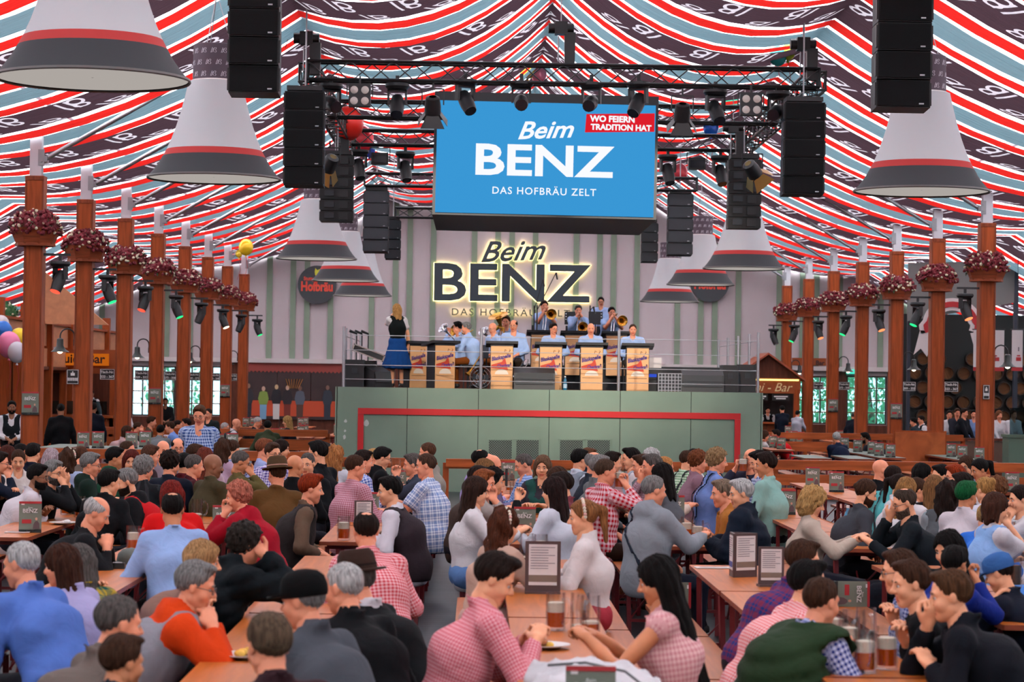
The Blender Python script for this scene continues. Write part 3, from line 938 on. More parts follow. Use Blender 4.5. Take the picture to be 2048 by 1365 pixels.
def fresnel(px, py, d, label, lit=False, rot=(0.5, 0, 0), pan=0.0, aim=None):
    p = at(px, py, d); t = thing('barndoor_spotlight', p, label, 'stage light', None, pan)
    b = MB(); b.bar((-.17, 0, -.25), (-.17, 0, 0), .02); b.bar((.17, 0, -.25), (.17, 0, 0), .02); b.bar((-.17, 0, 0), (.17, 0, 0), .02); b.bar((0, 0, 0), (0, 0, .12), .03)
    b.build('yoke', BLACK, t)
    M = Matrix.Translation((0, 0, -.27)) @ Euler(rot).to_matrix().to_4x4()
    h = MB().lathe([(0.06, 0.16), (0.11, 0.14), (0.13, 0.0), (0.13, -0.12), (0.12, -0.12), (0.10, -0.02)], 14, 0, M, cap=False).build('housing', BLACKP, t, True)
    MB().lathe([(0.001, -0.06), (0.07, -0.08), (0.115, -0.115)], 14, 0, M, cap=False).build('reflector', glow('lit_spot', (255, 214, 160), 9.0) if lit else GOLD, t)
    for k in range(4):
        Mk = M @ Matrix.Rotation(k * PI / 2, 4, 'Z') @ Matrix.Translation((0, -0.12, -0.12)) @ Matrix.Rotation(-0.6 if k % 2 else -.35, 4, 'X')
        w0, w1 = 0.1, 0.19 if k % 2 == 0 else .13
        MB().add([(-w0, 0, 0), (w0, 0, 0), (w1, 0, -0.2), (-w1, 0, -0.2), (-w0, .006, 0), (w0, .006, 0), (w1, .006, -0.2), (-w1, .006, -0.2)],
                     [(0, 1, 2, 3), (7, 6, 5, 4), (0, 4, 5, 1), (1, 5, 6, 2), (2, 6, 7, 3), (3, 7, 4, 0)], 0, Mk).build('barn_door', DOOR if not lit else GOLD, t)
    if aim:
        ld = bpy.data.lights.new('spot_beam', 'SPOT'); ld.energy = 1700; ld.color = (1, .9, .78); ld.spot_size = .75; ld.spot_blend = .6; ld.shadow_soft_size = .12
        lo = bpy.data.objects.new('spot_beam', ld); COL.objects.link(lo); lo.parent = t
        src = Vector((0, .15, -.55)); lo.location = src
        lo.rotation_euler = (Vector(aim) - (p + src)).to_track_quat('-Z', 'Y').to_euler()


fresnel(866, 178, 37.9, 'spotlight with open barn doors under the front truss, at the left screen corner', aim=(1.0, 47.6, 2.8))
fresnel(1365, 192, 37.9, 'spotlight with open barn doors under the front truss, at the right screen corner', aim=(2.6, 48.5, 2.9))
fresnel(660, 296, 40.5, 'lit warm spotlight with barn doors behind the left corner speaker column', True, (0.6, 0.5, 0))
fresnel(1505, 308, 40.5, 'lit warm spotlight with barn doors behind the right corner speaker column', True, (0.6, -0.7, 0))
for px, py, lab in ((760, 296, 'flat flood light under the rear truss, left of the screen'), (1394, 306, 'flat flood light under the rear truss, right of the screen')):
    p = at(px, py, 48.3); t = thing('flood_light', p, lab, 'stage light')
    MB().box((0, 0, -.22), (.34, .18, .24)).build('housing', BLACKP, t)
    MB().box((0, -.1, -.23), (.28, .02, .15)).build('glass', LENS_OFF, t)
    b = MB(); b.bar((-.2, 0, -.22), (-.2, 0, 0), .02); b.bar((.2, 0, -.22), (.2, 0, 0), .02); b.bar((-.2, 0, 0), (.2, 0, 0), .02); b.build('bracket', BLACK, t)
for px, py, d, lab in ((613, 92, 38, 'chain hoist on the left front corner of the truss'), (1122, 72, 38, 'chain hoist above the middle of the front truss'), (1606, 104, 38, 'chain hoist on the right front corner of the truss'),
                       (676, 262, 47, 'chain hoist over the left rear of the rig'), (1466, 268, 47, 'chain hoist over the right rear of the rig')):
    p = at(px, py, d); t = thing('chain_hoist', p, lab, 'hoist', 'chain hoists of the rig')
    b = MB(); b.cyl((-.2, 0, .12), (.2, 0, .12), .085, n=12); b.box((0, 0, .12), (.2, .22, .2)); b.build('motor', BLACKP, t, True)
    MB().box((.14, 0, -.2), (.16, .16, .5), 0, None, (1.1, 1.1)).build('chain_bag', BLACK, t)
    MB().cyl((0, 0, .2), (0, 0, roof_z(p.x) - p.z - .05), .009, n=5).build('chain', STEEL, t)
    b = MB(); b.cyl((-.04, 0, 0), (-.04, 0, -.4), .012, n=6); b.build('hook_chain', STEEL, t)

# ================================================================ hanging LED screen cube
c0 = at(1090, 318, 42); SW, SH, SD = 3.80, 1.95, 4.4
scr = thing('screen_cube', (c0.x, 42, c0.z - SH / 2), 'large hanging screen cube showing a blue BENZ slide', 'screen')
scr.rotation_euler = (0, math.radians(0.5), 0)
MB().box((0, SD / 2, SH / 2 + .06), (SW + .1, SD, SH + .2)).build('housing', mat('screen_housing', (26, 28, 32), .6), scr)
BLUE = glow('screen_blue', (58, 152, 214), 0.95); SWHITE = glow('screen_white', (245, 247, 255), 1.0); SRED = glow('screen_red', (222, 30, 44), 0.95)
sb = MB().box((0, -.02, SH / 2), (SW, .02, SH)).build('display', BLUE, scr)
U = SW / 438.0


def spos(px, py): return ((px - 1090) * U, SH / 2 - (py - 318 - (px - 1090) * .0235) * U)


b = MB()
vs, fs = txt('BENZ', 0.9, bold=0.022, width=278 * U)
zz = max(v[2] for v in vs); x, z = spos(1089, 322)
b.add([(x + vx, -.036, z + vz * (31.5 * U / zz)) for vx, _, vz in vs], fs)
vs, fs = txt('DAS HOFBRÄU ZELT', 0.2, space=1.15, bold=.002, width=208 * U); x, z = spos(1089, 382)
b.add([(x + vx, -.036, z + vz) for vx, _, vz in vs], fs)
vs, fs = txt('Beim', 0.4, shear=0.35, bold=.008, width=112 * U); x, z = spos(1090, 262)
b.add([(x + vx, -.036, z + vz * .9 + vx * .06 + .02) for vx, _, vz in vs], fs)
b.build('slide_lettering', SWHITE, sb)
x0, z0 = spos(1170, 228); x1, z1 = spos(1307, 266)
MB().add([(x0, -.034, z0), (x1 + .0, -.034, z0 + .04), (x1, -.034, z1 + .02), (x0 - .02, -.034, z1 - .02)], [(0, 1, 2, 3)]).build('red_tag', SRED, sb)
b = MB()
for s_, py, px, w_ in (('WO FEIERN', 239, 1222, 90), ('TRADITION HAT', 256, 1240, 122)):
    vs, fs = txt(s_, .14, bold=.006, width=w_ * U); x, z = spos(px, py)
    b.add([(x + vx, -.038, z + vz + .008) for vx, _, vz in vs], fs)
b.build('tag_lettering', SWHITE, sb)
b = MB()
for sx in (-1, 1): b.box((sx * SW * .4, .4, SH + .2), (.06, .06, .3)); b.box((sx * SW * .4, SD - .4, SH + .2), (.06, .06, .3))
b.build('hanger', BLACK, scr)
# ================================================================ stage, back-wall signs
SY0, SY1, SZ = 45.5, 53.5, 1.945
sx0, sx1 = at(673, 775, SY0).x, at(1524, 787, SY0).x
STG = mat('stage_green_paint', (122, 142, 124), 0.65, var=0.07, scale=1.2)
REDP = mat('stage_red_trim', (196, 24, 28), 0.5)
stage = thing('stage', ((sx0 + sx1) / 2, SY0, 0), 'raised sage green stage with red trim and vents', 'stage')
swid = sx1 - sx0
MB().box((0, (SY1 - SY0) / 2 + .03, SZ / 2 - .01), (swid - .02, SY1 - SY0 - .06, SZ - .03)).build('platform', mat('stage_deck', (44, 46, 48), .7), stage)
n = 6
for i in range(n):
    MB().box((-swid / 2 + swid * (i + .5) / n, .02, SZ / 2), (swid / n - .012, .04, SZ)).build('front_panel', STG, stage)
for s in (-1, 1):
    MB().box((s * (swid / 2), (SY1 - SY0) / 2, SZ / 2), (.04, SY1 - SY0, SZ)).build('side_panel', STG, stage)
tx0, tx1 = at(716, 822, SY0).x - stage.location.x, at(1481, 833, SY0).x - stage.location.x
tz = at(1098, 828, SY0).z
MB().box(((tx0 + tx1) / 2, -.02, tz), (tx1 - tx0, .03, .115)).build('red_trim', REDP, stage)
for x in (tx0 + .055, tx1 - .055):
    MB().box((x, -.02, (tz - .06) / 2), (.11, .03, tz - .06)).build('red_trim', REDP, stage)


def perforated():
    m = bpy.data.materials.new('perforated_vent'); m.use_nodes = True
    N, L, P = nodes(m)
    tc = N.new('ShaderNodeTexCoord'); sp = N.new('ShaderNodeSeparateXYZ'); L.new(tc.outputs['Object'], sp.inputs[0])
    cb = N.new('ShaderNodeCombineXYZ'); L.new(sp.outputs[0], cb.inputs[0]); L.new(sp.outputs[2], cb.inputs[1])
    mp = N.new('ShaderNodeMapping'); mp.inputs['Scale'].default_value = (31, 31, 1); mp.inputs['Rotation'].default_value = (0, 0, PI / 4); L.new(cb.outputs[0], mp.inputs[0])
    v = N.new('ShaderNodeTexVoronoi'); v.inputs['Scale'].default_value = 1.0; v.inputs['Randomness'].default_value = 0; L.new(mp.outputs[0], v.inputs['Vector'])
    r = N.new('ShaderNodeValToRGB'); r.color_ramp.interpolation = 'CONSTANT'
    r.color_ramp.elements[0].color = srgb(22, 26, 24); r.color_ramp.elements[1].color = srgb(104, 118, 106); r.color_ramp.elements[1].position = 0.4
    L.new(v.outputs['Distance'], r.inputs[0]); L.new(r.outputs[0], P.inputs['Base Color'])
    return m


VENT = perforated()
for x0, x1 in ((976, 1025), (1031, 1079), (1118, 1167), (1173, 1221)):
    a = at(x0, 925, SY0); c = at(x1, 880, SY0)
    w, h = c.x - a.x, c.z - a.z; cx, cz = (a.x + c.x) / 2 - stage.location.x, (a.z + c.z) / 2
    v = MB().box((cx, -.004, cz), (w, .01, h)).build('vent', VENT, stage)
    b = MB()
    for q, (dx, dz, sx, sz) in enumerate(((0, h / 2, w + .04, .025), (0, -h / 2, w + .04, .025), (-w / 2, 0, .025, h), (w / 2, 0, .025, h))): b.box((cx + dx, -.008, cz + dz), (sx, .02, sz))
    b.build('vent_frame', STG, v)
# chipped paint marks near the left end
b = MB()
for px, py, s in ((732, 848, .07), (691, 843, .035), (689, 875, .04), (690, 862, .03)):
    p = at(px, py, SY0); k = 9
    pts = [(p.x - stage.location.x + s * (0.5 + .5 * random.random()) * math.cos(2 * PI * i / k), p.z + s * 1.3 * (.5 + .5 * random.random()) * math.sin(2 * PI * i / k)) for i in range(k)]
    b.add([(x, -.003, z) for x, z in pts], [tuple(range(k))])
b.build('chipped_paint', mat('bare_primer', (190, 196, 190), .8), stage)

# steel posts and wires along the stage edges
RAIL = mat('rail_steel', (176, 178, 182), 0.3, 0.9)
rail = thing('stage_railing', (0, SY0 + .06, SZ), 'steel post and wire railing along the front edge of the stage', 'railing')
pxs = [at(k, 720, SY0).x for k in (687, 962, 1238, 1517)]
for x in pxs: MB().cyl((x, 0, 0), (x, 0, 1.14), .028, n=10).build('post', RAIL, rail, True)
for z in (.15, .42, .70, .98):
    for a, c in zip(pxs[:-1], pxs[1:]): MB().cyl((a, 0, z), (c, 0, z - .01), .007, n=5).build('wire', RAIL, rail)
rail = thing('stage_railing', (0, SY0 + .3, SZ), 'steel post and wire railing along the right side of the stage', 'railing')
x = sx1 - .08
for k in range(4): MB().cyl((x, 1.2 + k * 2.0, 0), (x, 1.2 + k * 2.0, 1.14), .026, n=10).build('post', RAIL, rail, True)
for z in (.42, .98): MB().cyl((x, 0, z), (x, 7.2, z), .007, n=5).build('wire', RAIL, rail)
rail = thing('stage_railing', (0, SY0 + .3, SZ), 'steel post and wire railing along the left side of the stage', 'railing')
x = sx0 + .08
for k in range(4): MB().cyl((x, 1.2 + k * 2.0, 0), (x, 1.2 + k * 2.0, 1.14), .026, n=10).build('post', RAIL, rail, True)
for z in (.42, .98): MB().cyl((x, 0, z), (x, 7.2, z), .007, n=5).build('wire', RAIL, rail)
# rear riser for the trombones
riser = MB().box((0, .3, .17), (4.6, 3.0, .34)).build('stage_riser', mat('riser_black', (34, 35, 38), .7)); tag(riser, 'low black riser under the back row of the band', 'riser')
riser.location = (2.75, 51.2, SZ)

# ---------------------------------------------------------------- letters on the back wall
LET = mat('sign_slate', (46, 58, 66), 0.5)
HALO = glow('halo_light', (255, 236, 160), 7.0)
PW = YB / F


def wall_sign(body, px, py, wpx, hpx, label, shear=0.0, bold=0.0, halo=0.05, name='wall_letters', space=1.0, rise=0.0):
    p = at(px, py, YB - .14)
    t = thing(name, p, label, 'sign')
    t.rotation_euler = (0, 0, 0)
    tot, _ = txt(body, 1.0, shear=shear, bold=bold, space=space, width=wpx * PW)
    zz = max(v[2] for v in tot); kz = (hpx * PW / 2) / zz
    # one mesh per letter: split loose pieces by connectivity
    for nm, bo, y0, y1, m in (('halo', bold + halo, .055, .06, HALO), ('letter', bold, -.03, .05, LET)):
        vs, fs = txt(body, 1.0, shear=shear, bold=bo, space=space)
        ww = max(v[0] for v in tot) / max(v[0] for v in txt(body, 1.0, shear=shear, bold=bold, space=space)[0])
        kzz = kz * ww if False else (hpx * PW / 2) / max(v[2] for v in txt(body, 1.0, shear=shear, bold=bold, space=space)[0])
        par = list(range(len(vs)))
        def find(a):
            while par[a] != a: par[a] = par[par[a]]; a = par[a]
            return a
        for f in fs:
            r = find(f[0])
            for q in f[1:]: par[find(q)] = r
        comp = {}
        for f in fs: comp.setdefault(find(f[0]), []).append(f)
        for c in comp.values():
            idx = sorted(set(i for f in c for i in f)); mp = {i: j for j, i in enumerate(idx)}; k = len(idx)
            pts = [(vs[i][0] * ww, vs[i][2] * kzz + vs[i][0] * ww * rise) for i in idx]
            V = [(x, y0, z) for x, z in pts] + [(x, y1, z) for x, z in pts]
            Fc = [tuple(mp[i] for i in f) for f in c]
            edges = {}
            for f in Fc:
                for a, b_ in zip(f, f[1:] + f[:1]): edges[(a, b_)] = 1
            side = [(b_, a, a + k, b_ + k) for (a, b_) in edges if (b_, a) not in edges]
            MB().add(V, Fc + [tuple(i + k for i in reversed(f)) for f in Fc] + side).build(nm, m, t)
    return t


wall_sign('BENZ', 1025, 566, 314, 76, 'giant slate BENZ letters with a pale glow on the back wall', 0, .022, .004)
wall_sign('Beim', 1027, 502, 130, 42, 'slate script word Beim above the giant wall letters', 0.4, .02, .004, rise=.06)
wall_sign('DAS HOFBRÄU ZELT', 1022, 624, 236, 17, 'small DAS HOFBRÄU ZELT lettering under the giant wall letters', 0, .008, -.006, space=1.3)
ROUND = mat('round_sign_slate', (58, 62, 66), 0.6)
ORED = mat('orange_red_lettering', (232, 78, 58), 0.6)
YEL = mat('yellow_emblem', (214, 208, 60), 0.6)
for px, py, lab in ((634, 570, 'round slate sign with red blackletter Hofbräu, left of the stage'), (1420, 566, 'round slate sign with red blackletter Hofbräu, right of the stage')):
    p = at(px, py, YB - .25); t = thing('round_sign', p, lab, 'sign')
    MB().cyl((0, 0, 0), (0, .1, 0), .62, n=40).build('disc', ROUND, t, True)
    vs, fs = txt('Hofbräu', .28, bold=.012, width=1.02)
    b = MB().add([(x, -.012, z * 1.35 - .05) for x, _, z in vs], fs)
    vs, fs = txt('Stuttgarter', .12, bold=.004, width=.62)
    b.add([(x - .12, -.012, z * 1.2 + .18) for x, _, z in vs], fs)
    b.build('lettering', ORED, t)
    b = MB(); b.prism([(-.06, .3), (.05, .28), (.1, .36), (.06, .42), (.12, .52), (0, .47), (-.06, .54), (-.08, .42)], -.014, -.002); b.build('emblem', YEL, t)
    b = MB(); b.box((0, .2, 0), (.08, .2, .08)); b.build('wall_bracket', BLACK, t)
# ================================================================ beer tables and benches
TOPW = wood('varnished_table_top', (176, 94, 32), (7, 0.5, 7), 0.36, 0.25)
TOPG = mat('green_table_cloth', (92, 112, 100), 0.5, var=0.1, scale=4)
BENCHW = wood('varnished_bench_top', (170, 90, 34), (7, 0.5, 7), 0.4, 0.25)
LEGR = mat('oxblood_steel', (112, 22, 30), 0.45)
EDGE = wood('table_edge', (136, 66, 44), (1, 1, 1), 0.4)
TLEN = 2.2


def leg_frame(b, w, h, y, tilt):
    for s in (-1, 1): b.bar((s * w / 2, y, h - .03), (s * w * .46, y + tilt, 0), 0.035, 0.03)
    b.bar((-w / 2, y, h - .035), (w / 2, y, h - .035), 0.035, 0.03)
    b.bar((-w * .47, y + tilt * .75, h * .28), (w * .47, y + tilt * .75, h * .28), 0.025, 0.025)
    b.bar((-w * .47, y + tilt * .75, h * .28), (w * .47, y + tilt * .1, h * .85), 0.02, 0.012)


def proto(name, w, h, th, top, cat):
    t = thing(name, (0, 0, 0), 'x', cat)
    b = MB(); L = TLEN; e = .012
    vs = []
    for z, k in ((0, 0), (th, 0)):
        for x, y in ((-w / 2 + e, 0), (w / 2 - e, 0), (w / 2, e), (w / 2, L - e), (w / 2 - e, L), (-w / 2 + e, L), (-w / 2, L - e), (-w / 2, e)): vs.append((x, y, h - th + z))
    n = 8
    b.add(vs, [tuple(range(n, 2 * n))], 0); b.add(vs, [tuple(range(n - 1, -1, -1))] + [(i, (i + 1) % n, n + (i + 1) % n, n + i) for i in range(n)], 1)
    b.build('top' if cat == 'table' else 'seat', [top, EDGE], t)
    for y, tl in ((0.32, -.06), (L - 0.32, .06)):
        b = MB(); leg_frame(b, w * .82, h - th, y, tl); b.build('leg_frame', LEGR, t)
    for y0, y1 in ((.32, .8), (L - .32, L - .8)): MB().bar((0, y0, (h - th) * .55), (0, y1, h - th), .012, .02).build('folding_stay', LEGR, t)
    return t


table0 = proto('beer_table', 0.50, 0.75, 0.03, TOPW, 'table')
tableg = proto('beer_table', 0.50, 0.76, 0.03, TOPG, 'table')
bench0 = proto('beer_bench', 0.25, 0.46, 0.03, BENCHW, 'bench')
used = set()


def put(p, loc, label, group, rz=0.0):
    if p.name not in used:
        used.add(p.name); p.location = loc; p['label'] = label; p['group'] = group; p.rotation_euler = (0, 0, rz); return p
    return dup(p, loc, label, rz, None, group)


ROWS = {'L4': (-5.27, 'fourth row left of the aisle'), 'L3': (-3.85, 'third row left of the aisle'), 'L2': (-2.42, 'second row left of the aisle'), 'L1': (-1.0, 'row just left of the aisle'),
        'A': (.45, 'row just right of the aisle'), 'B': (1.82, 'second row right of the aisle'), 'C': (3.19, 'third row right of the aisle'), 'D': (4.56, 'fourth row right of the aisle'), 'E': (5.95, 'fifth row right of the aisle'), 'F': (6.95, 'sixth row right of the aisle')}
FAR = [19.6, 21.85, 24.1, 26.35, 28.6, 30.85]
NEAR = {'L2': [17.0, 14.75, 12.5], 'L1': [15.8, 13.55, 11.3, 9.05], 'A': [15.75, 13.5, 11.25, 9.0], 'B': [15.4, 13.15, 10.9, 8.65], 'C': [15.65, 13.4], 'L3': [15.6]}
for r, (X, nm) in ROWS.items():
    far = [y for y in FAR if abs(X - .15) / y < .235]
    for grp, ys in (('far bank', far), ('near bank', sorted(NEAR.get(r, [])))):
        for i, y in enumerate(ys):
            put(table0, (X, y, 0), 'varnished beer table, %s of the %s, %s' % (ORD[i], grp, nm), 'beer tables of the ' + grp)
            for s, sn in ((-1, 'left'), (1, 'right')):
                if grp == 'near bank' and r == 'B' and s == -1 and y < 13: dy = 0
                else: dy = 0.0
                put(bench0, (X + s * 0.44, y + dy, 0), 'bench on the %s of %s table, %s, %s' % (sn, ORD[i], grp, nm), 'beer benches of the ' + grp)
# tables beyond the railing, beside the stage
SIDE_T = [(-3.85, 36.5, 1), (-4.55, 36.9, 1), (-5.25, 37.0, 1), (-5.9, 36.5, 1), (-6.5, 37.2, 1), (-5.2, 41.8, 1), (-5.6, 50, 0), (-4.25, 50.5, 0), (-4.25, 52.8, 0), (-4.0, 55.2, 0), (-3.3, 57.6, 0), (-3.3, 60, 0), (-5.6, 57, 0), (-6.3, 66, 0), (-4.8, 67, 0),
          (6.3, 44.3, 1), (7.1, 44.3, 1), (7.85, 45.3, 1), (7.85, 47.6, 1), (7.85, 49.9, 1), (9.2, 43.6, 1), (9.2, 45.9, 1), (9.2, 48.2, 1), (9.2, 50.5, 1), (6.4, 50.2, 0), (6.4, 53, 0), (7.6, 56, 0), (8.9, 58.5, 0), (8.5, 65, 0), (7.2, 67, 0)]
for i, (x, y, g) in enumerate(SIDE_T):
    sd = 'left' if x < 0 else 'right'
    k = sum(1 for q in SIDE_T[:i] if (q[0] < 0) == (x < 0) and q[2] == g)
    tb_ = put(tableg if g else table0, (x, y, 0), '%s table beyond the railing %s of the stage, %s nearest' % ('green-topped' if g else 'brown beer', sd, ORD[k]), 'tables beyond the railing')
    tb_.scale = (1, 1, 1.27 if g and y < 40 else 1)
    if g and y < 40: continue
    for s, sn in ((-1, 'left'), (1, 'right')):
        put(bench0, (x + s * .44, y, 0), 'bench %s of the %s nearest %s table beyond the railing, %s side' % (sn, ORD[k], 'green' if g else 'brown', sd), 'benches beyond the railing')

# ---------------------------------------------------------------- railing between the hall and the stage
RY0 = 36.0


def barrier(x0, x1, y, label, boards, step=2.0):
    t = thing('wooden_railing', (x0, y, 0), label, 'railing')
    L = x1 - x0; n = max(1, round(L / step))
    for z, h, d in boards: MB().box((L / 2, 0, z), (L, d, h)).build('rail_board', BROWN_X, t)
    zt = boards[0][0]
    for i in range(n + 1): MB().box((L * i / n, .02, zt / 2), (.09, .07, zt)).build('post', BROWN, t)
    for i in range(n + 1): MB().box((L * i / n, -.03, .1), (.12, .03, .2)).build('post_shoe', STEEL, t)
    return t


barrier(-.45 + .02, 4.3, RY0, 'brown wooden railing in front of the stage, right of the aisle', [(.86, .12, .12), (.80, .05, .06)])
barrier(-2.1, -.6, RY0, 'short brown wooden railing in front of the stage, left of the aisle', [(.86, .12, .12), (.80, .05, .06)], 1.6)
barrier(4.4, 9.6, RY0 - .6, 'solid brown wooden railing of boards at the right of the stage', [(.92, .14, .14), (.70, .16, .05), (.5, .16, .05)], 1.7)
barrier(-7.8, -2.2, RY0 - .6, 'solid brown wooden railing of boards at the left of the stage', [(.94, .14, .14), (.72, .16, .05), (.5, .16, .05)], 1.8)
barrier(5.6, 10.9, 53.9, 'second brown wooden railing farther back at the right', [(.98, .14, .12), (.74, .22, .05)], 1.9)
barrier(-7.6, -3.0, 49.3, 'second brown wooden railing farther back at the left', [(.98, .14, .12), (.74, .22, .05)], 1.9)
pn = MB(); pn.box((0, 0, .35), (1.0, .04, .7)); o = pn.build('booth_partition', wood('booth_orange', (176, 92, 48), (1, 1, 1), .5)); tag(o, 'plain orange-brown booth partition between the right columns', 'partition'); o.location = at(1840, 900, 48); o.location.z = .5
MB().box((0, .03, .35), (1.06, .03, .76)).build('frame', BROWN, o)

# ================================================================ cards, menus, mugs, plates
def make_card():
    t = thing('table_card', (0, 0, 0), 'x', 'card', 'sage BENZ cards on the tables')
    w, h = .185, .26
    MB().box((0, 0.004, h / 2), (w, 0.008, h)).build('board', CARD, t)
    card_print(t, w, h, -0.003)
    MB().prism([(-w / 2, 0), (w / 2, 0), (w / 2, .012), (-w / 2, .012)], -.03, .04).build('stand', CARD_BASE, t)
    MB().box((-w * .33, -.002, h * .93), (w * .14, .004, h * .09)).build('clip_tag', WHITE, t)
    return t


card0 = make_card(); cused = []


def card(px, py, label, z=.75, rz=0.0, rot=None, d=None):
    p = at_z(px, py, z) if d is None else at(px, py, d)
    if not cused: o = card0; o.location = p; o['label'] = label; o.rotation_euler = (0, 0, rz)
    else: o = dup(card0, p, label, rz)
    if rot: o.rotation_euler = rot
    cused.append(o); return o


for px, py, lab, rz in ((60, 1066, 'sage BENZ card on the table at the left edge', .15), (447, 1074, 'sage BENZ card behind the woman in the crimson jacket', .1), (738, 1040, 'sage BENZ card between redhead and man in dark waistcoat', .1),
                        (797, 985, 'sage BENZ card before the drinker by the aisle', 0), (1016, 962, 'sage BENZ card behind the mugs right of the aisle', 0), (1049, 1076, 'sage BENZ card before the girl with the flower headband', 0),
                        (1349, 1046, 'sage BENZ card behind the grey hooded man', 0), (1504, 1002, 'sage BENZ card beside the man in the pale green shirt', 0), (1573, 1030, 'sage BENZ card alone on the table behind the quilted jacket', -.1),
                        (1625, 974, 'left one of two sage cards on the empty table near the right railing', -.1), (1673, 985, 'right one of two sage cards on the empty table near the right railing', -.1),
                        (2024, 985, 'sage BENZ card on the far table at the right edge', 0)):
    card(px, py, lab, .75, rz)
for nm, CL in (('left', [(-5.98, 37.0), (-5.80, 37.3), (-5.30, 37.4), (-5.2, 38.2), (-3.92, 36.9), (-3.75, 37.4), (-6.3, 66.5), (-6.2, 67.6), (-4.85, 67.3), (-4.8, 68.2), (-4.25, 51), (-4.3, 52), (-4.2, 53.2), (-4.0, 55.6), (-4.0, 56.7), (-3.3, 58), (-3.35, 59.1), (-3.3, 60.8)]),
               ('right', [(7.85, 45.6), (7.8, 46.6), (7.9, 48.0), (7.8, 49.2), (7.85, 51.3), (9.2, 44), (9.15, 45.3), (9.2, 46.6), (9.2, 48.6), (9.2, 50.9), (6.4, 50.5), (6.4, 51.8), (6.45, 53.6), (7.6, 56.4), (7.6, 57.6), (8.9, 59), (8.5, 65.6), (7.2, 67.5)])):
    CL = sorted(CL, key=lambda q: q[0] / q[1])
    for i, (x, y) in enumerate(CL):
        o = dup(card0, (x, y, .965 if y < 40 else .76), 'small sage card beyond the railing %s of the stage, %s counted from the left' % (nm, (ORD + ['thirteenth', 'fourteenth', 'fifteenth', 'sixteenth', 'seventeenth', 'eighteenth'])[i]), 0, None, 'small sage cards beyond the railing, %s side' % nm)
card(1735, 1178, 'sage BENZ card lying on its side on a bench at the right', .57, 0, (0, PI / 2, 0)).location = (2.63, 17.6, .553)
card(1386, 1176, 'sage BENZ card lying on its side on the bench near the hooded man', .57, 0, (0, PI / 2, 0)).location = (1.30, 17.3, .553)

PAPER = mat('menu_paper', (228, 224, 222), 0.7); MBROWN = mat('menu_brown', (74, 52, 50), 0.5); MTAN = mat('menu_tan', (120, 102, 88), .6); MLINE = mat('menu_print', (120, 116, 122), .7); MBLUE = mat('menu_blue', (70, 74, 140), .6)


def menu(px, py, label, rz=0.0, w=.2, h=.3, tri=False, z=.75):
    t = thing('menu_stand', at_z(px, py, z), label, 'menu', None, rz)
    sides = [0.0] if not tri else [0.0, -2 * PI / 3, 2 * PI / 3]
    for k, a in enumerate(sides):
        M = Matrix.Rotation(a, 4, 'Z') @ Matrix.Translation((0, -w * .29 if tri else 0, 0))
        f = MB(); f.add(*boxvf((0, .004, h / 2), (w, .012, h)), 0, M); f.build('panel', MBROWN, t)
        p = MB(); p.add(*boxvf((0, -.004, h * .55), (w * .8, .004, h * .78)), 0, M); sh = p.build('sheet', PAPER, t)
        l = MB()
        for i in range(9): l.add(*boxvf((-w * .1 if i % 3 else 0, -.007, h * (.88 - i * .05)), (w * (.5 if i % 3 else .68), .002, .004)), 0, M)
        l.build('printed_lines', MLINE, sh)
        q = MB(); q.add(*boxvf((0, -.007, h * .29), (w * .8, .002, h * .13)), 0, M); q.build('tan_block', MTAN if k == 0 else MBLUE, sh)
    if not tri: MB().prism([(-w / 2, 0), (w / 2, 0), (w / 2, .015), (-w / 2, .015)], -.04, .06).build('foot', MBROWN, t)
    return t


def boxvf(c, s):
    b = MB().box(c, s); return b.v, b.f


menu(1085, 1188, 'dark-framed menu board standing on the middle table', 0, .22, .325)
menu(1480, 1154, 'three-sided menu stand on the empty table right of the aisle', .55, .2, .3, True)
menu(1542, 1174, 'white menu sheet stand beside the plaid-shirted man', .1, .17, .26)
menu(727, 1050, 'white and red menu stand on the table of the redhead', .2, .17, .22)

GLASS = glass_mat('mug_glass', (.97, .98, .98), .18, .06)


def liquid(name, rgb, trans):
    m = bpy.data.materials.new(name); m.use_nodes = True
    N, L, P = nodes(m); P.inputs['Base Color'].default_value = srgb(*rgb); P.inputs['Roughness'].default_value = .15
    t = N.new('ShaderNodeBsdfTranslucent'); t.inputs[0].default_value = srgb(*rgb); x = N.new('ShaderNodeMixShader'); x.inputs[0].default_value = trans
    L.new(P.outputs[0], x.inputs[1]); L.new(t.outputs[0], x.inputs[2]); L.new(x.outputs[0], N['Material Output'].inputs['Surface'])
    return m


BEER = liquid('amber_beer', (226, 104, 14), .55); FOAM = mat('beer_foam', (238, 228, 208), .8, bump=.3, scale=60); COLA = liquid('dark_cola', (46, 22, 16), .2)


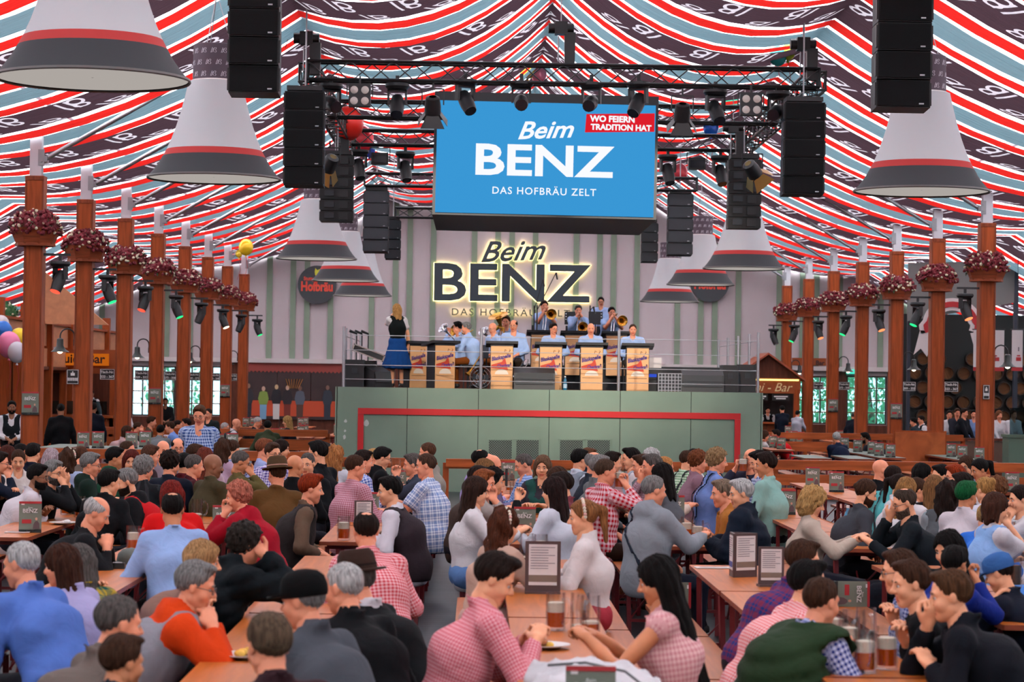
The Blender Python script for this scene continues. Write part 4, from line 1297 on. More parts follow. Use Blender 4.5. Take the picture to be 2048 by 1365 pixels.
def make_mug(fill, foam, drink=BEER):
    t = thing('beer_mug', (0, 0, 0), 'x', 'mug', 'beer mugs')
    R, Hh = .052, .2; b = MB(); n = 40
    def ring(z, r, dim=1.0):
        out = []
        for j in range(n):
            a = 2 * PI * j / n; u = (a * 10 / (2 * PI)) % 1 - .5
            row = ((z - .03) / .055) % 1 - .5
            k = max(0.0, 1 - (u * u + row * row) * 5.2) if .03 <= z <= .14 else 0
            rr = r * (1 + .035 * dim - .075 * dim * k); out.append((rr * math.cos(a), rr * math.sin(a), z))
        return out
    zs = [.004, .014] + [.03 + .011 * k for k in range(11)] + [.155, .175, Hh]
    vs = []
    for z in zs: vs += ring(z, R * (.96 if z < .005 else 1), 1 if z < .16 else 0)
    for z in (Hh, .02): vs += ring(z, R - .006, 0)
    m_ = len(zs) + 2
    b.add(vs, [(i * n + j, i * n + (j + 1) % n, (i + 1) * n + (j + 1) % n, (i + 1) * n + j) for i in range(m_ - 1) for j in range(n)] + [tuple(range(n - 1, -1, -1)), tuple(range((m_ - 1) * n, m_ * n))])
    b.tube([(R - .002, 0, .165), (R + .03, 0, .175), (R + .05, 0, .15), (R + .055, 0, .11), (R + .045, 0, .065), (R + .02, 0, .045), (R - .002, 0, .045)], .0095, 8)
    b.build('glass', GLASS, t, True)
    if fill > 0:
        MB().lathe([(.001, .02), (R - .009, .021), (R - .008, .02 + fill * .17), (.001, .02 + fill * .17)], 20, cap=False).build('beer', drink, t, True)
    if foam > 0:
        z0 = .021 + fill * .17
        MB().lathe([(R - .0085, z0), (R - .008, z0 + foam), (R - .02, z0 + foam + .004), (.001, z0 + foam + .002)], 20, cap=False).build('foam', FOAM, t, True)
    return t


MUGS = {'half': make_mug(.45, .05), 'low': make_mug(.18, .012), 'empty': make_mug(.0, .008), 'cola': make_mug(.75, 0, COLA)}
mused = set()


def mug(kind, px, py, label, z=.75, d=None, rz=None, tilt=None):
    p = at_z(px, py, z) if d is None else at(px, py, d)
    rz = random.uniform(0, 6.28) if rz is None else rz
    if kind not in mused:
        mused.add(kind); o = MUGS[kind]; o.location = p; o['label'] = label; o.rotation_euler = (0, 0, rz)
    else: o = dup(MUGS[kind], p, label, rz)
    if tilt: o.rotation_euler = tilt
    return o


for k, px, py, lab in (('half', 132, 1031, 'half-full mug before the bearded man in white'), ('half', 159, 1036, 'half-full mug nearest the black-jacketed pair, left'), ('empty', 163, 1010, 'nearly empty mug behind two half-full ones at the left'),
                       ('half', 54, 978, 'amber mug held by the woman in the white blouse'), ('cola', 33, 970, 'dark cola glass at the far left table'), ('half', 266, 1106, 'beer mug before the bald man in the black suit'),
                       ('low', 394, 1042, 'low beer mug on the table left of the crimson jacket'), ('half', 687, 1082, 'half-full beer mug before the redhead'),
                       ('low', 1020, 984, 'low mug below the raised phone'), ('half', 1043, 988, 'half-full mug at the middle far table'), ('half', 1034, 1015, 'mug beside the smoker, left one'), ('half', 1052, 1018, 'mug beside the smoker, right one'), ('empty', 1028, 1000, 'empty mug among the smokers table mugs'),
                       ('half', 1081, 1124, 'mug behind the dark-framed menu board'), ('empty', 1053, 1122, 'empty glass mug next to the lace-sleeved girl'), ('half', 1271, 1004, 'half-full mug beside the blue bottle'),
                       ('half', 1395, 1090, 'amber mug on the table of the hooded man'), ('half', 1373, 1082, 'amber mug in the hand of the hooded man'), ('half', 1716, 1086, 'amber mug on the table of the blonde curly woman'),
                       ('half', 1111, 1262, 'beer mug before the man in the pink shirt'), ('low', 1180, 1268, 'low mug before the black-haired woman'), ('empty', 1160, 1262, 'empty glass before the black-haired woman'),
                       ('half', 1670, 1298, 'leftmost mug of the cluster at the right front table'), ('half', 1697, 1318, 'second mug of the cluster at the right front table'), ('half', 1729, 1348, 'frontmost mug of the cluster at the right front table'),
                       ('half', 1773, 1340, 'rightmost mug of the cluster at the right front table'), ('empty', 1731, 1296, 'empty mug at the back of the right front cluster'), ('empty', 1710, 1300, 'clear mug between the others of the right front cluster'),
                       ('half', 497, 884, 'left mug of three on a table beyond the left railing'), ('half', 507, 884, 'middle mug of three on a table beyond the left railing'), ('half', 517, 884, 'right mug of three on a table beyond the left railing'),
                       ('cola', 2028, 1176, 'tall dark drink near the right edge'), ('low', 2034, 1080, 'low mug at the right edge before the bobbed woman')):
    mug(k, px, py, lab)

BOT = glass_mat('blue_bottle_glass', (.1, .42, .55), .5, .05)


def bottle(px, py, label, z=.75, m=BOT, d=None):
    p = at_z(px, py, z) if d is None else at(px, py, d)
    t = thing('water_bottle', p, label, 'bottle')
    MB().lathe([(.001, 0), (.036, .002), (.038, .02), (.038, .15), (.03, .19), (.014, .225), (.013, .25)], 16).build('glass', m, t, True)
    MB().lathe([(.001, .27), (.016, .268), (.016, .245)], 12).build('cap', WHITE, t)
    MB().lathe([(.0385, .04), (.0385, .12)], 16, cap=False).build('paper_label', mat('bottle_label', (170, 196, 214), .6), t)


BOTM = mat('blue_bottle_solid', (28, 104, 140), .15)
bottle(1695, 1072, 'blue water bottle before the blonde curly woman', m=BOTM)
bottle(1247, 1000, 'blue water bottle beside the man in the red check shirt', m=BOTM)

PLATE = mat('white_plate', (226, 224, 220), .3); FOOD1 = mat('roast_crust', (150, 84, 34), .5, var=.3, scale=40); FOOD2 = mat('salad_green', (104, 130, 44), .6, var=.4, scale=40); FOOD3 = mat('potato_yellow', (226, 176, 70), .6, var=.2, scale=40); NAP = mat('napkin', (230, 226, 224), .8)


def plate(px, py, label, foods, z=.75, r=.13):
    p = at_z(px, py, z); t = thing('plate_of_food', p, label, 'plate')
    MB().lathe([(.001, .004), (r * .62, .005), (r * .7, .012), (r, .02), (r, .024), (r * .68, .017), (.001, .01)], 24, cap=False).build('plate', PLATE, t, True)
    rg = random.Random(px)
    for m, nm, n in foods:
        b = MB()
        for i in range(n):
            a = rg.uniform(0, 6.28); q = rg.uniform(0, r * .55)
            b.sphere((q * math.cos(a), q * math.sin(a), .02 + rg.uniform(0, .02)), rg.uniform(.018, .032), 8, 5, 0, (1, rg.uniform(.6, 1), .7))
        b.build(nm, m, t, True)['kind'] = 'stuff'


plate(1704, 1086, 'plate of salad and potatoes between the blonde woman and bearded man', [(FOOD2, 'salad', 9), (FOOD3, 'potatoes', 7)])
plate(1088, 1298, 'plate of roast before the man in the pink shirt', [(FOOD1, 'roast', 7), (FOOD3, 'dumpling', 2)])
plate(300, 1132, 'plate with leftovers beside the grey cap', [(FOOD1, 'leftovers', 3)])
plate(2015, 1212, 'paper plate with wrapped food at the right edge', [(NAP, 'wrapping', 8), (FOOD1, 'pastry', 3)])
plate(488, 1318, 'plate of yellow potatoes beside the orange hooded woman', [(FOOD3, 'potatoes', 7)])
plate(128, 1050, 'dark plate with crumpled napkin at the left table', [(NAP, 'napkin', 4)])
for px, py, lab, rz, sx in ((1425, 1137, 'white paper strip on the table edge, front of hooded man table', .1, .25), (35, 1066, 'white paper strip on the left edge table', 0, .2), (705, 1116, 'folded papers on the table behind the hatted man', .3, .16),
                            (1765, 1096, 'white napkins before the bearded man in black', .1, .22), (1540, 1009, 'white paper on the table by the pale green shirt', 0, .16), (1540, 1022, 'white paper strip near the lone sage card', 0, .14)):
    o = MB().box((0, 0, .004), (sx, .1, .006)).build('paper_slip', PAPER); o.location = at_z(px, py, .752); o.rotation_euler = (0, 0, rz); tag(o, lab, 'paper')
    MB().box((0, -.02, .009), (sx * .8, .004, .002)).build('printed_line', MLINE, o)
CAPG = mat('grey_green_cap', (92, 96, 90), .8, bump=.2, scale=30)
p = at_z(262, 1128, .76); t = thing('flat_cap', p, 'grey peaked cap lying on the table at the left', 'cap', None, .4)
MB().lathe([(.095, 0), (.1, .03), (.09, .07), (.06, .1), (.001, .112)], 20).build('crown', CAPG, t, True)
MB().prism([(-.09, 0), (-.2, -.0), (-.19, .012), (-.09, .02)], -.075, .075).build('brim', CAPG, t)
o = MB().box((0, 0, .02), (.1, .06, .04)).build('card_wallet', CARD_BASE); tag(o, 'small black case on the table under the grey cap', 'case'); o.location = at_z(235, 1138, .75)
MB().box((0, 0, .041), (.06, .03, .003)).build('stamp', WHITE, o)

# ================================================================ side buildings and decorations
ORG = wood('bar_front_wood', (150, 76, 40), (1, 1, .3), .5, .25)
GL_OR = glow('lit_orange_sign', (236, 120, 30), .55)
SGL = mat('sign_brown_letters', (58, 24, 16), .6)
gx = -10.3
gal = thing('gallery', (gx, 0, 0), 'orange-brown wooden gallery along the left side, over the bar', 'gallery')
for i in range(8):
    y = 46 + i * 3.0
    MB().box((0, y + 1.5, 3.05), (.06, 2.96, .52)).build('parapet_panel', ORANGEW, gal)
    MB().box((.02, y + 1.5, 2.5), (.06, 2.96, .46)).build('fascia_panel', ORANGEW, gal)
    MB().box((.06, y, 2.0 if i % 2 else 1.75), (.2, .2, 4.0 if i % 2 == 0 and i < 4 else 3.4)).build('post', BROWN, gal)
MB().box((0.04, 58, 3.34), (.14, 24, .06)).build('handrail', BROWN, gal)
MB().box((-.6, 58, 2.26), (1.4, 24, .08)).build('deck', DARKW, gal)
b = MB(); b.prism([(0, 3.3), (1.6, 3.3), (0, 4.6)], 57.2, 57.3); b.build('stair_cheek', ORANGEW, gal)
bar = thing('snack_bar', (-10.9, 60, 0), 'brown wooden snack bar with lit orange sign behind the left columns', 'bar')
MB().box((0, .6, 2.45), (3.9, .1, .6)).build('header', ORG, bar)
MB().box((1.0, .5, 2.50), (1.45, .06, .30)).build('sign_board', GL_OR, bar)
vs, fs = txt('Quick Bar', .3, bold=.008, width=1.28)
MB().add([(x + 1.0, .46, z + 2.5) for x, _, z in vs], fs).build('lettering', SGL, bar)
for x in (-1.9, -.6, .6, 1.85): MB().box((x, .5, 1.1), (.16, .16, 2.2)).build('post', BROWN, bar)
for i in range(4): MB().box((-1.45 + i * .95, .45, .55), (.93, .06, 1.0)).build('front_panel', ORG, bar)
MB().box((0, .5, 1.08), (3.8, .5, .06)).build('counter', BROWN_X, bar)
for x in (-1.2, 0, 1.2): MB().box((x, .5, 1.3), (1.0, .012, .32)).build('counter_glass', PANE, bar)
MB().box((0, 3.2, 1.2), (3.9, .1, 2.4)).build('rear_wall', DARKW, bar)
# tall cupboards at the left edge
for i in range(2):
    x = at(12 + i * 30, 800, 50).x
    o = MB().box((0, 0, 1.25), (.28, .4, 2.5)).build('tall_cupboard', ORG); o.location = (x, 50, 0); tag(o, 'tall orange-brown wooden cupboard at the left edge, %s from the left' % ORD[i], 'cupboard')
    MB().box((0, -.21, 1.25), (.22, .03, 2.3)).build('door', BROWN, o)

# kiosk right of the stage
ki = at(1535, 760, 70)
kio = thing('kiosk', (ki.x, 70, 0), 'small gabled wooden bar kiosk right of the stage', 'kiosk')
MB().prism([(-.95, 2.30), (.95, 2.30), (0, 2.98)], 0, .1).build('gable', DARKW, kio)
for s in (-1, 1):
    MB().add([(0, -.2, 3.06), (s * 1.08, -.2, 2.3), (s * 1.08, 2.4, 2.3), (0, 2.4, 3.06), (0, -.2, 3.0), (s * 1.08, -.2, 2.24), (s * 1.08, 2.4, 2.24), (0, 2.4, 3.0)],
             [(0, 1, 2, 3), (4, 5, 6, 7), (0, 4, 5, 1), (2, 6, 7, 3), (1, 5, 6, 2)]).build('roof_slope', wood('kiosk_roof', (160, 84, 62), (1, 3, 1)), kio)
MB().box((0, 0, 2.1), (1.9, .12, .44)).build('sign_board', ORG, kio)
MB().box((0, -.08, 2.27), (1.8, .04, .05)).build('light_strip', glow('strip_light', (255, 226, 130), 2.0), kio)
vs, fs = txt('Mini - Bar', .32, shear=.35, width=1.45)
MB().add([(x, -.07, z + 2.06) for x, _, z in vs], fs).build('lettering', mat('cream_lettering', (236, 206, 150), .6), kio)
for x in (-.85, .85): MB().box((x, 0, 1.0), (.16, .16, 2.0)).build('post', BROWN, kio)
for i in range(4): MB().box((-.6 + i * .4, .05, .5), (.39, .06, 1.0)).build('front_board', ORG, kio)
MB().box((0, -.05, 1.02), (1.8, .4, .05)).build('counter', BROWN_X, kio)
for s in (-.25, .38):
    q = MB().box((s, -.1, 1.76), (.5, .03, .17)).build('small_sign', SIGNB, kio)
    MB().box((s, -.12, 1.79), (.4, .004, .035)).build('print_line', WHITE, q); MB().box((s, -.12, 1.73), (.28, .004, .035)).build('print_line', WHITE, q)
MB().box((0, 1.6, 1.0), (1.9, .1, 2.0)).build('rear_wall', mat('kiosk_dark', (40, 28, 26), .8), kio)
sb_ = thing('wooden_signboard', at(1618, 724, 77.8), 'brown wooden name board between the right back columns', 'sign')
MB().box((0, 0, 0), (1.1, .08, .24)).build('board', ORG, sb_)
vs, fs = txt('Bar', .2, bold=.006); MB().add([(x + .36, -.05, z - .03) for x, _, z in vs], fs).build('lettering', SGL, sb_)
ex = thing('exit_sign', at(1702, 744, 77.7), 'lit green emergency exit box above the right back door', 'sign')
MB().box((0, 0, 0), (.3, .06, .14)).build('box', glow('exit_green', (70, 220, 190), 1.2), ex)
MB().box((.3, 0, 0), (.22, .05, .14)).build('number_plate', WHITE, ex)
vs, fs = txt('11', .14, bold=.004); MB().add([(x + .3, -.03, z) for x, _, z in vs], fs).build('lettering', CARD_RED, ex)

# barrel gallery on the right
BW = mat('barrel_wall_black', (30, 34, 34), .8)
rw = thing('barrel_wall', (14.2, 62, 0), 'dark wall of stacked wine barrel ends on the right', 'wall')
MB().box((0, .3, 2.0), (6.6, .2, 4.0)).build('backing', BW, rw)
BAR = wood('barrel_head', (104, 66, 38), (1, 1, 6), .6, .4); HOOP = mat('barrel_hoop', (58, 48, 42), .5, .5)
hm = MB().lathe([(.001, .0), (.15, .0), (.15, .02)], 20, 0, Matrix.Rotation(PI / 2, 4, 'X'), cap=False).mesh('barrel_head', BAR, True)
hp = MB().lathe([(.15, -.12), (.175, -.12), (.175, .06), (.15, .06), (.15, -.12)], 20, 0, Matrix.Rotation(PI / 2, 4, 'X'), cap=False).mesh('barrel_rim', HOOP, True)
for j in range(6):
    for i in range(9):
        x = -2.9 + i * .42 + (j % 2) * .21; z = 1.0 + j * .37
        if x > 0.3 or random.random() < .12: continue
        o = link('barrel_head', hm, rw, None, (x, .12, z), (0, random.uniform(0, 3), 0)); link('barrel_rim', hp, o)
gp = thing('grey_panel', at(1925, 560, 60), 'large plain grey board above the barrel wall', 'board')
MB().add([(-1.35, 0, -1.05), (1.3, 0, -.55), (1.3, 0, .5), (-1.35, 0, .4), (-1.35, .1, -1.05), (1.3, .1, -.55), (1.3, .1, .5), (-1.35, .1, .4)], [(0, 1, 2, 3), (7, 6, 5, 4), (0, 4, 5, 1), (1, 5, 6, 2), (2, 6, 7, 3), (3, 7, 4, 0)]).build('board', mat('grey_board', (122, 120, 118), .8), gp)
MB().box((1.35, .05, -2.1), (.1, .14, 5.2)).build('blue_post', mat('navy_post', (36, 44, 58), .5), gp)
MB().box((-1.3, .15, -2.6), (.08, .1, 4.2)).build('rear_post', mat('navy_post', (36, 44, 58), .5), gp)
ab = thing('arched_banner', at(1905, 650, 59.7), 'white and red arched ribbon banner on the right', 'banner')
for nm, r0, r1, m, y in (('white_ribbon', .42, .78, mat('banner_white', (226, 220, 220), .7), 0), ('red_ribbon', .52, .68, CARD_RED, -.02)):
    vs = []; n = 22
    for i in range(n + 1):
        a = PI * (-.12 + 1.24 * i / n); k = 1.0 if 2 < i < n - 2 else 1.12
        for r in (r0, r1):
            for yy in (y, y + .04): vs.append((r * math.cos(a) * .95 * k, yy, r * math.sin(a) * .85))
    fs = []
    for i in range(n):
        o = i * 4
        fs += [(o, o + 2, o + 6, o + 4), (o + 1, o + 5, o + 7, o + 3), (o, o + 4, o + 5, o + 1), (o + 2, o + 3, o + 7, o + 6)]
    MB().add(vs, fs).build(nm, m, ab)
b = MB()
for s in (-1, 1): MB().prism([(s * .45, -.2), (s * .8, -.15), (s * .95, -.75), (s * .78, -.6), (s * .62, -.8)], 0, .04).build('ribbon_tail', mat('banner_white', (226, 220, 220), .7), ab)
for px, w, lab in ((1977, .74, 'white hanging banner with red hem beside the right column'), (2034, .26, 'narrow white hanging banner at the right edge')):
    p = at(px, 742, 58); t = thing('hanging_banner', p, lab, 'banner')
    MB().box((0, 0, .53), (w, .02, .9)).build('cloth', mat('banner_white', (226, 220, 220), .7), t)
    MB().box((0, 0, .04), (w, .024, .09)).build('red_hem', CARD_RED, t)
    MB().cyl((-w / 2 - .03, 0, .99), (w / 2 + .03, 0, .99), .015, n=8).build('rod', BLACK, t); MB().cyl((0, 0, .99), (0, 0, cloth_z(p.x) - p.z), .008, n=5).build('cord', BLACK, t)
    MB().box((w * .12, -.014, .28), (w * .45, .004, .09)).build('red_print', CARD_RED, t); MB().box((w * .12, -.014, .36), (w * .3, .004, .03)).build('red_print', CARD_RED, t); MB().box((w * .12, -.014, .52), (.03, .004, .1)).build('grey_print', MLINE, t)
lb_ = thing('balcony_front', (at(1950, 870, 55).x, 55, 0), 'dark brown boarded balcony front on the right', 'balcony')
for i in range(8): MB().box((-1.1 + i * .32, 0, .62), (.31, .06, .55)).build('board', mat('balcony_brown', (92, 66, 52), .6, var=.15, scale=3), lb_)
MB().box((0, 0, .93), (2.7, .12, .06)).build('rail', DARKW, lb_)
MB().box((0, .1, .18), (2.7, .1, .36)).build('plinth', DARKW, lb_)
gb = thing('green_booth', (at(2040, 890, 50).x, 50, 0), 'sage green glazed booth at the right edge', 'booth')
MB().box((0, 0, .55), (.6, .6, 1.1)).build('base', mat('booth_green', (84, 108, 92), .6), gb)
MB().box((0, -.28, 1.4), (.56, .02, .6)).build('glass', PANE, gb)
MB().box((0, 0, 1.12), (.66, .66, .06)).build('ledge', mat('booth_green', (84, 108, 92), .6), gb)

# mural of a market stall, painted on boards left of the stage
a = at(486, 838, YB - .1); c = at(690, 728, YB - .1)
mu = thing('wall_mural', ((a.x + c.x) / 2, YB - .12, a.z), 'painted market stall mural with life-size figures on the back wall', 'mural')
mw, mh = c.x - a.x, c.z - a.z
for i in range(3): MB().box((-mw / 2 + mw * (i + .5) / 3, 0, mh / 2), (mw / 3 - .02, .05, mh)).build('panel', mat('mural_dark', (62, 46, 46), .8, var=.15, scale=1.5), mu)
b = MB(); n = 26
for i in range(n):
    x0, x1 = -mw / 2 + mw * i / n, -mw / 2 + mw * (i + 1) / n
    b.prism([(x0, mh), (x0, mh - .26), ((x0 + x1) / 2, mh - .32), (x1, mh - .26), (x1, mh)], -.036, -.03)
b.build('painted_awning', mat('mural_awning', (150, 66, 58), .8), mu)
MB().box((.1, -.03, .35), (mw * .9, .01, .5)).build('painted_counter', mat('mural_counter', (196, 76, 44), .8), mu)


def silhouette(x, h, mtop, mleg, mskin, w=.2):
    b = MB(); y0, y1 = -.046, -.038
    b.prism([(x - w * .5, 0), (x + w * .5, 0), (x + w * .55, h * .46), (x - w * .55, h * .46)], y0, y1, 1)
    b.prism([(x - w * .6, h * .44), (x + w * .6, h * .44), (x + w * .85, h * .62), (x + w * .6, h * .82), (x, h * .86), (x - w * .6, h * .82), (x - w * .85, h * .62)], y0 - .002, y1, 0)
    k = 10
    b.prism([(x + w * .3 * math.cos(2 * PI * i / k), h * .92 + w * .4 * math.sin(2 * PI * i / k)) for i in range(k)], y0 - .003, y1, 2)
    b.build('painted_figure', [mtop, mleg, mskin], mu)


mk = lambda n, c: mat('mural_' + n, c, .8)
for px, h, t_, l_, s_ in ((497, 1.0, (52, 50, 56), (40, 40, 48), (160, 120, 100)), (527, .92, (130, 150, 70), (120, 160, 190), (200, 160, 140)), (553, .98, (34, 34, 40), (214, 208, 204), (206, 170, 130)), (575, .96, (44, 36, 40), (120, 50, 40), (190, 150, 130)),
                          (600, .95, (88, 92, 104), (90, 60, 50), (120, 84, 70)), (655, .98, (50, 56, 66), (48, 52, 62), (130, 96, 84))):
    x = at(px, 800, YB - .1).x - mu.location.x
    silhouette(x, h * 1.15, mk('t%d' % px, t_), mk('l%d' % px, l_), mk('s%d' % px, s_))
b = MB()
for i in range(7): b.bar(((630 - 578) / F * YB - 1.0 + i * .05, -.04, 1.0), ((630 - 578) / F * YB - 1.1 + i * .09, -.04, 1.3), .035, .01)
b.build('painted_baguettes', mk('bread', (214, 140, 60)), mu)

# balloons and flower balls
def balloon(px, py, d, rgb, label, r=.2, s=(1, .8, 1.15), tail=True):
    p = at(px, py, d); t = thing('foil_balloon', p, label, 'balloon', 'foil balloons')
    MB().sphere((0, 0, 0), r, 14, 9, 0, s).build('body', mat('foil_%d_%d_%d' % rgb, rgb, .25, .2), t, 'all')
    MB().cyl((0, 0, -r * s[2] - .04), (0, 0, -r * s[2] + .01), .03, .01, 8).build('knot', mat('foil_%d_%d_%d' % rgb, rgb, .25, .2), t)
    if tail: MB().tube([(0, 0, -r * s[2]), (.05, 0, -r * s[2] - .3), (-.03, 0, -r * s[2] - .6)], .006, 5).build('ribbon', CARD_RED, t)


for px, py, d, rgb, lab, r in ((576, -4, 40, (60, 80, 200), 'blue balloon at the top edge beside the big speaker column', .2), (492, 495, 66, (236, 190, 30), 'yellow balloon under the roof at the left', .2), (478, 508, 67, (240, 205, 60), 'small yellow balloon beside the bigger yellow one', .1),
                               (697, 247, 47, (222, 44, 34), 'upper red balloon behind the left truss', .3), (722, 278, 53, (214, 48, 60), 'lower red balloon behind the left truss', .28), (1056, 138, 55, (240, 190, 50), 'orange-yellow balloon at the ridge above the truss', .2), (1078, 150, 55, (230, 110, 130), 'pink balloon at the ridge above the truss', .18),
                               (1556, 112, 42, (40, 150, 150), 'teal balloon near the right hoist', .16), (1576, 104, 42, (170, 190, 50), 'lime balloon near the right hoist', .13), (1422, 256, 52, (30, 100, 200), 'blue balloon behind the right truss', .17), (1462, 200, 50, (40, 160, 120), 'green balloon between right truss lights', .17),
                               (6, 664, 50, (40, 110, 200), 'blue balloon at the left edge', .2), (18, 690, 49, (236, 130, 170), 'pink balloon at the left edge', .24), (38, 678, 50, (240, 205, 40), 'yellow balloon beside the first left column', .2), (34, 705, 48.5, (225, 225, 235), 'white balloon hanging lowest at the left edge', .19), (2, 650, 51, (240, 240, 240), 'white balloon highest at the left edge', .18),
                               (1360, 345, 60, (200, 60, 70), 'red balloon behind the right flood light', .2), (738, 300, 60, (70, 90, 210), 'blue balloon behind the left rear spotlights', .16)):
    balloon(px, py, d, rgb, lab, r)
LEAFB = mat('bush_leaves', (44, 92, 44), .7, var=.35, scale=16)
for px, py, d, r, lab in ((10, 632, 56, .33, 'hanging ball of white flowers and leaves at the left edge'), (92, 655, 60, .26, 'ball of white flowers on the gallery post')):
    p = at(px, py, d); t = thing('flower_ball', p, lab, 'plant'); rg = random.Random(px); b = MB(); w = MB()
    b.sphere((0, 0, 0), r * .9, 12, 8)
    for i in range(260):
        v = Vector((rg.gauss(0, 1), rg.gauss(0, 1), rg.gauss(0, 1))).normalized() * r * rg.uniform(.88, 1.05)
        M = Matrix.Translation(v) @ Euler((rg.uniform(0, 6), rg.uniform(0, 6), 0)).to_matrix().to_4x4(); s = .05
        b.add([(-s, 0, 0), (0, -s * .5, 0), (s, 0, 0), (0, s * .5, .01)], [(0, 1, 2, 3)], 0, M)
        if i < 60: w.sphere(v * 1.04, .025, 6, 4)
    b.build('leaves', LEAFB, t)['kind'] = 'stuff'; w.build('white_blooms', CREAM, t)['kind'] = 'stuff'
    MB().lathe([(r * .7, -r * .5), (r * .6, -r * 1.3), (.02, -r * 1.3)], 16).build('pot', mat('pot_grey', (90, 92, 96), .6), t)
# ================================================================ people: shapes grown from distance fields
def npa(*a): return np.array(a, dtype=np.float64)


def rc(P, a, b, r1, r2):
    a = npa(*a); b = npa(*b); ba = b - a; l2 = max(1e-9, float(ba @ ba))
    pa = P - a; t = np.clip((pa @ ba) / l2, 0, 1)
    return np.sqrt(((pa - t[..., None] * ba) ** 2).sum(-1)) - (r1 + (r2 - r1) * t)


def el(P, c, r):
    q = (P - npa(*c)); r = np.array(r, dtype=np.float64).T
    k0 = np.sqrt(((q / r) ** 2).sum(-1)); k1 = np.sqrt(((q / (r * r)) ** 2).sum(-1)) + 1e-9
    return k0 * (k0 - 1) / k1


def smin(a, b, k):
    h = np.clip(.5 + .5 * (b - a) / k, 0, 1)
    return b + (a - b) * h - k * h * (1 - h)


def smax(a, b, k): return -smin(-a, -b, k)


CORN = np.array([(i, j, k) for i in (0, 1) for j in (0, 1) for k in (0, 1)])
EDG = [(a, b) for a in range(8) for b in range(a + 1, 8) if np.abs(CORN[a] - CORN[b]).sum() == 1]


def snet(fn, lo, hi, h):
    """surface nets: fn(points)->distance; returns verts (n,3), quads (m,4)"""
    lo = np.array(lo, float); n = np.maximum(3, np.ceil((np.array(hi) - lo) / h).astype(int) + 1)
    ax = [lo[i] + h * np.arange(n[i]) for i in range(3)]
    P = np.stack(np.meshgrid(*ax, indexing='ij'), -1)
    Fv = fn(P.reshape(-1, 3)).reshape(n)
    Fv[0] = Fv[-1] = 1; Fv[:, 0] = Fv[:, -1] = 1; Fv[:, :, 0] = Fv[:, :, -1] = 1
    S = Fv < 0
    c = np.zeros(n - 1, int)
    for (i, j, k) in CORN: c += S[i:n[0] - 1 + i, j:n[1] - 1 + j, k:n[2] - 1 + k]
    act = np.argwhere((c > 0) & (c < 8))
    idx = -np.ones(n - 1, int); idx[tuple(act.T)] = np.arange(len(act))
    V = np.stack([Fv[tuple((act + q).T)] for q in CORN], 1)
    pos = np.zeros((len(act), 3)); cnt = np.zeros(len(act))
    for a, b in EDG:
        va, vb = V[:, a], V[:, b]; m = (va < 0) != (vb < 0)
        t = np.where(m, va / np.where(m, va - vb, 1), 0)
        pos += m[:, None] * (CORN[a] + t[:, None] * (CORN[b] - CORN[a])); cnt += m
    verts = lo + h * (act + pos / cnt[:, None])
    quads = []
    for d in range(3):
        e1, e2 = (d + 1) % 3, (d + 2) % 3
        s0 = [slice(1, n[0] - 1)] * 3; s0 = [slice(1, n[i] - 1) for i in range(3)]; s0[d] = slice(0, n[d] - 1)
        s1 = list(s0); s1[d] = slice(1, n[d])
        A, B = S[tuple(s0)], S[tuple(s1)]
        ed = np.argwhere(A != B)
        if not len(ed): continue
        fl = A[tuple(ed.T)]
        base = ed + np.array([0 if i == d else 1 for i in range(3)])
        o1 = np.zeros(3, int); o1[e1] = 1; o2 = np.zeros(3, int); o2[e2] = 1
        q = np.stack([idx[tuple((base - o1 - o2).T)], idx[tuple((base - o2).T)], idx[tuple(base.T)], idx[tuple((base - o1).T)]], 1)
        q = np.where(fl[:, None], q, q[:, ::-1])
        quads.append(q)
    return verts, np.concatenate(quads)


def fast_mesh(name, V, Q, mats, mi=None):
    me = bpy.data.meshes.new(name)
    me.vertices.add(len(V)); me.vertices.foreach_set('co', np.ascontiguousarray(V, dtype=np.float32).ravel())
    me.loops.add(len(Q) * 4); me.loops.foreach_set('vertex_index', np.ascontiguousarray(Q, dtype=np.int32).ravel())
    me.polygons.add(len(Q)); me.polygons.foreach_set('loop_start', np.arange(0, len(Q) * 4, 4, dtype=np.int32))
    me.polygons.foreach_set('use_smooth', np.ones(len(Q), dtype=bool))
    for m in mats: me.materials.append(m)
    if mi is not None: me.polygons.foreach_set('material_index', np.asarray(mi, dtype=np.int32))
    me.update(calc_edges=True); me.validate()
    return me


# ---------------------------------------------------------------- head, hand and hair templates
def f_head(P):
    d = el(P, (0, -.012, .035), (.076, .097, .089))
    d = smin(d, el(P, (0, .016, -.032), (.061, .074, .085)), .03)
    d = smin(d, rc(P, (-.046, .0, -.062), (0, .058, -.098), .024, .022), .025)
    d = smin(d, rc(P, (.046, .0, -.062), (0, .058, -.098), .024, .022), .025)
    d = smin(d, rc(P, (-.036, .072, .022), (.036, .072, .022), .016, .016), .016)
    for s in (-1, 1):
        d = smin(d, el(P, (s * .04, .055, -.034), (.026, .03, .03)), .02)
        d = smax(d, -el(P, (s * .031, .1, .002), (.019, .022, .013)), .012)
        d = smin(d, el(P, (s * .078, -.006, -.004), (.009, .019, .031)), .008)
    d = smin(d, rc(P, (0, .084, .014), (0, .108, -.026), .008, .0135), .01)
    for s in (-1, 1): d = smin(d, el(P, (s * .013, .096, -.032), (.009, .012, .008)), .006)
    d = smin(d, rc(P, (-.019, .082, -.064), (.019, .082, -.064), .008, .008), .008)
    d = smin(d, rc(P, (-.015, .08, -.076), (.015, .08, -.076), .009, .009), .006)
    d = smin(d, rc(P, (0, -.014, -.06), (0, -.022, -.115), .05, .05), .025)
    return d


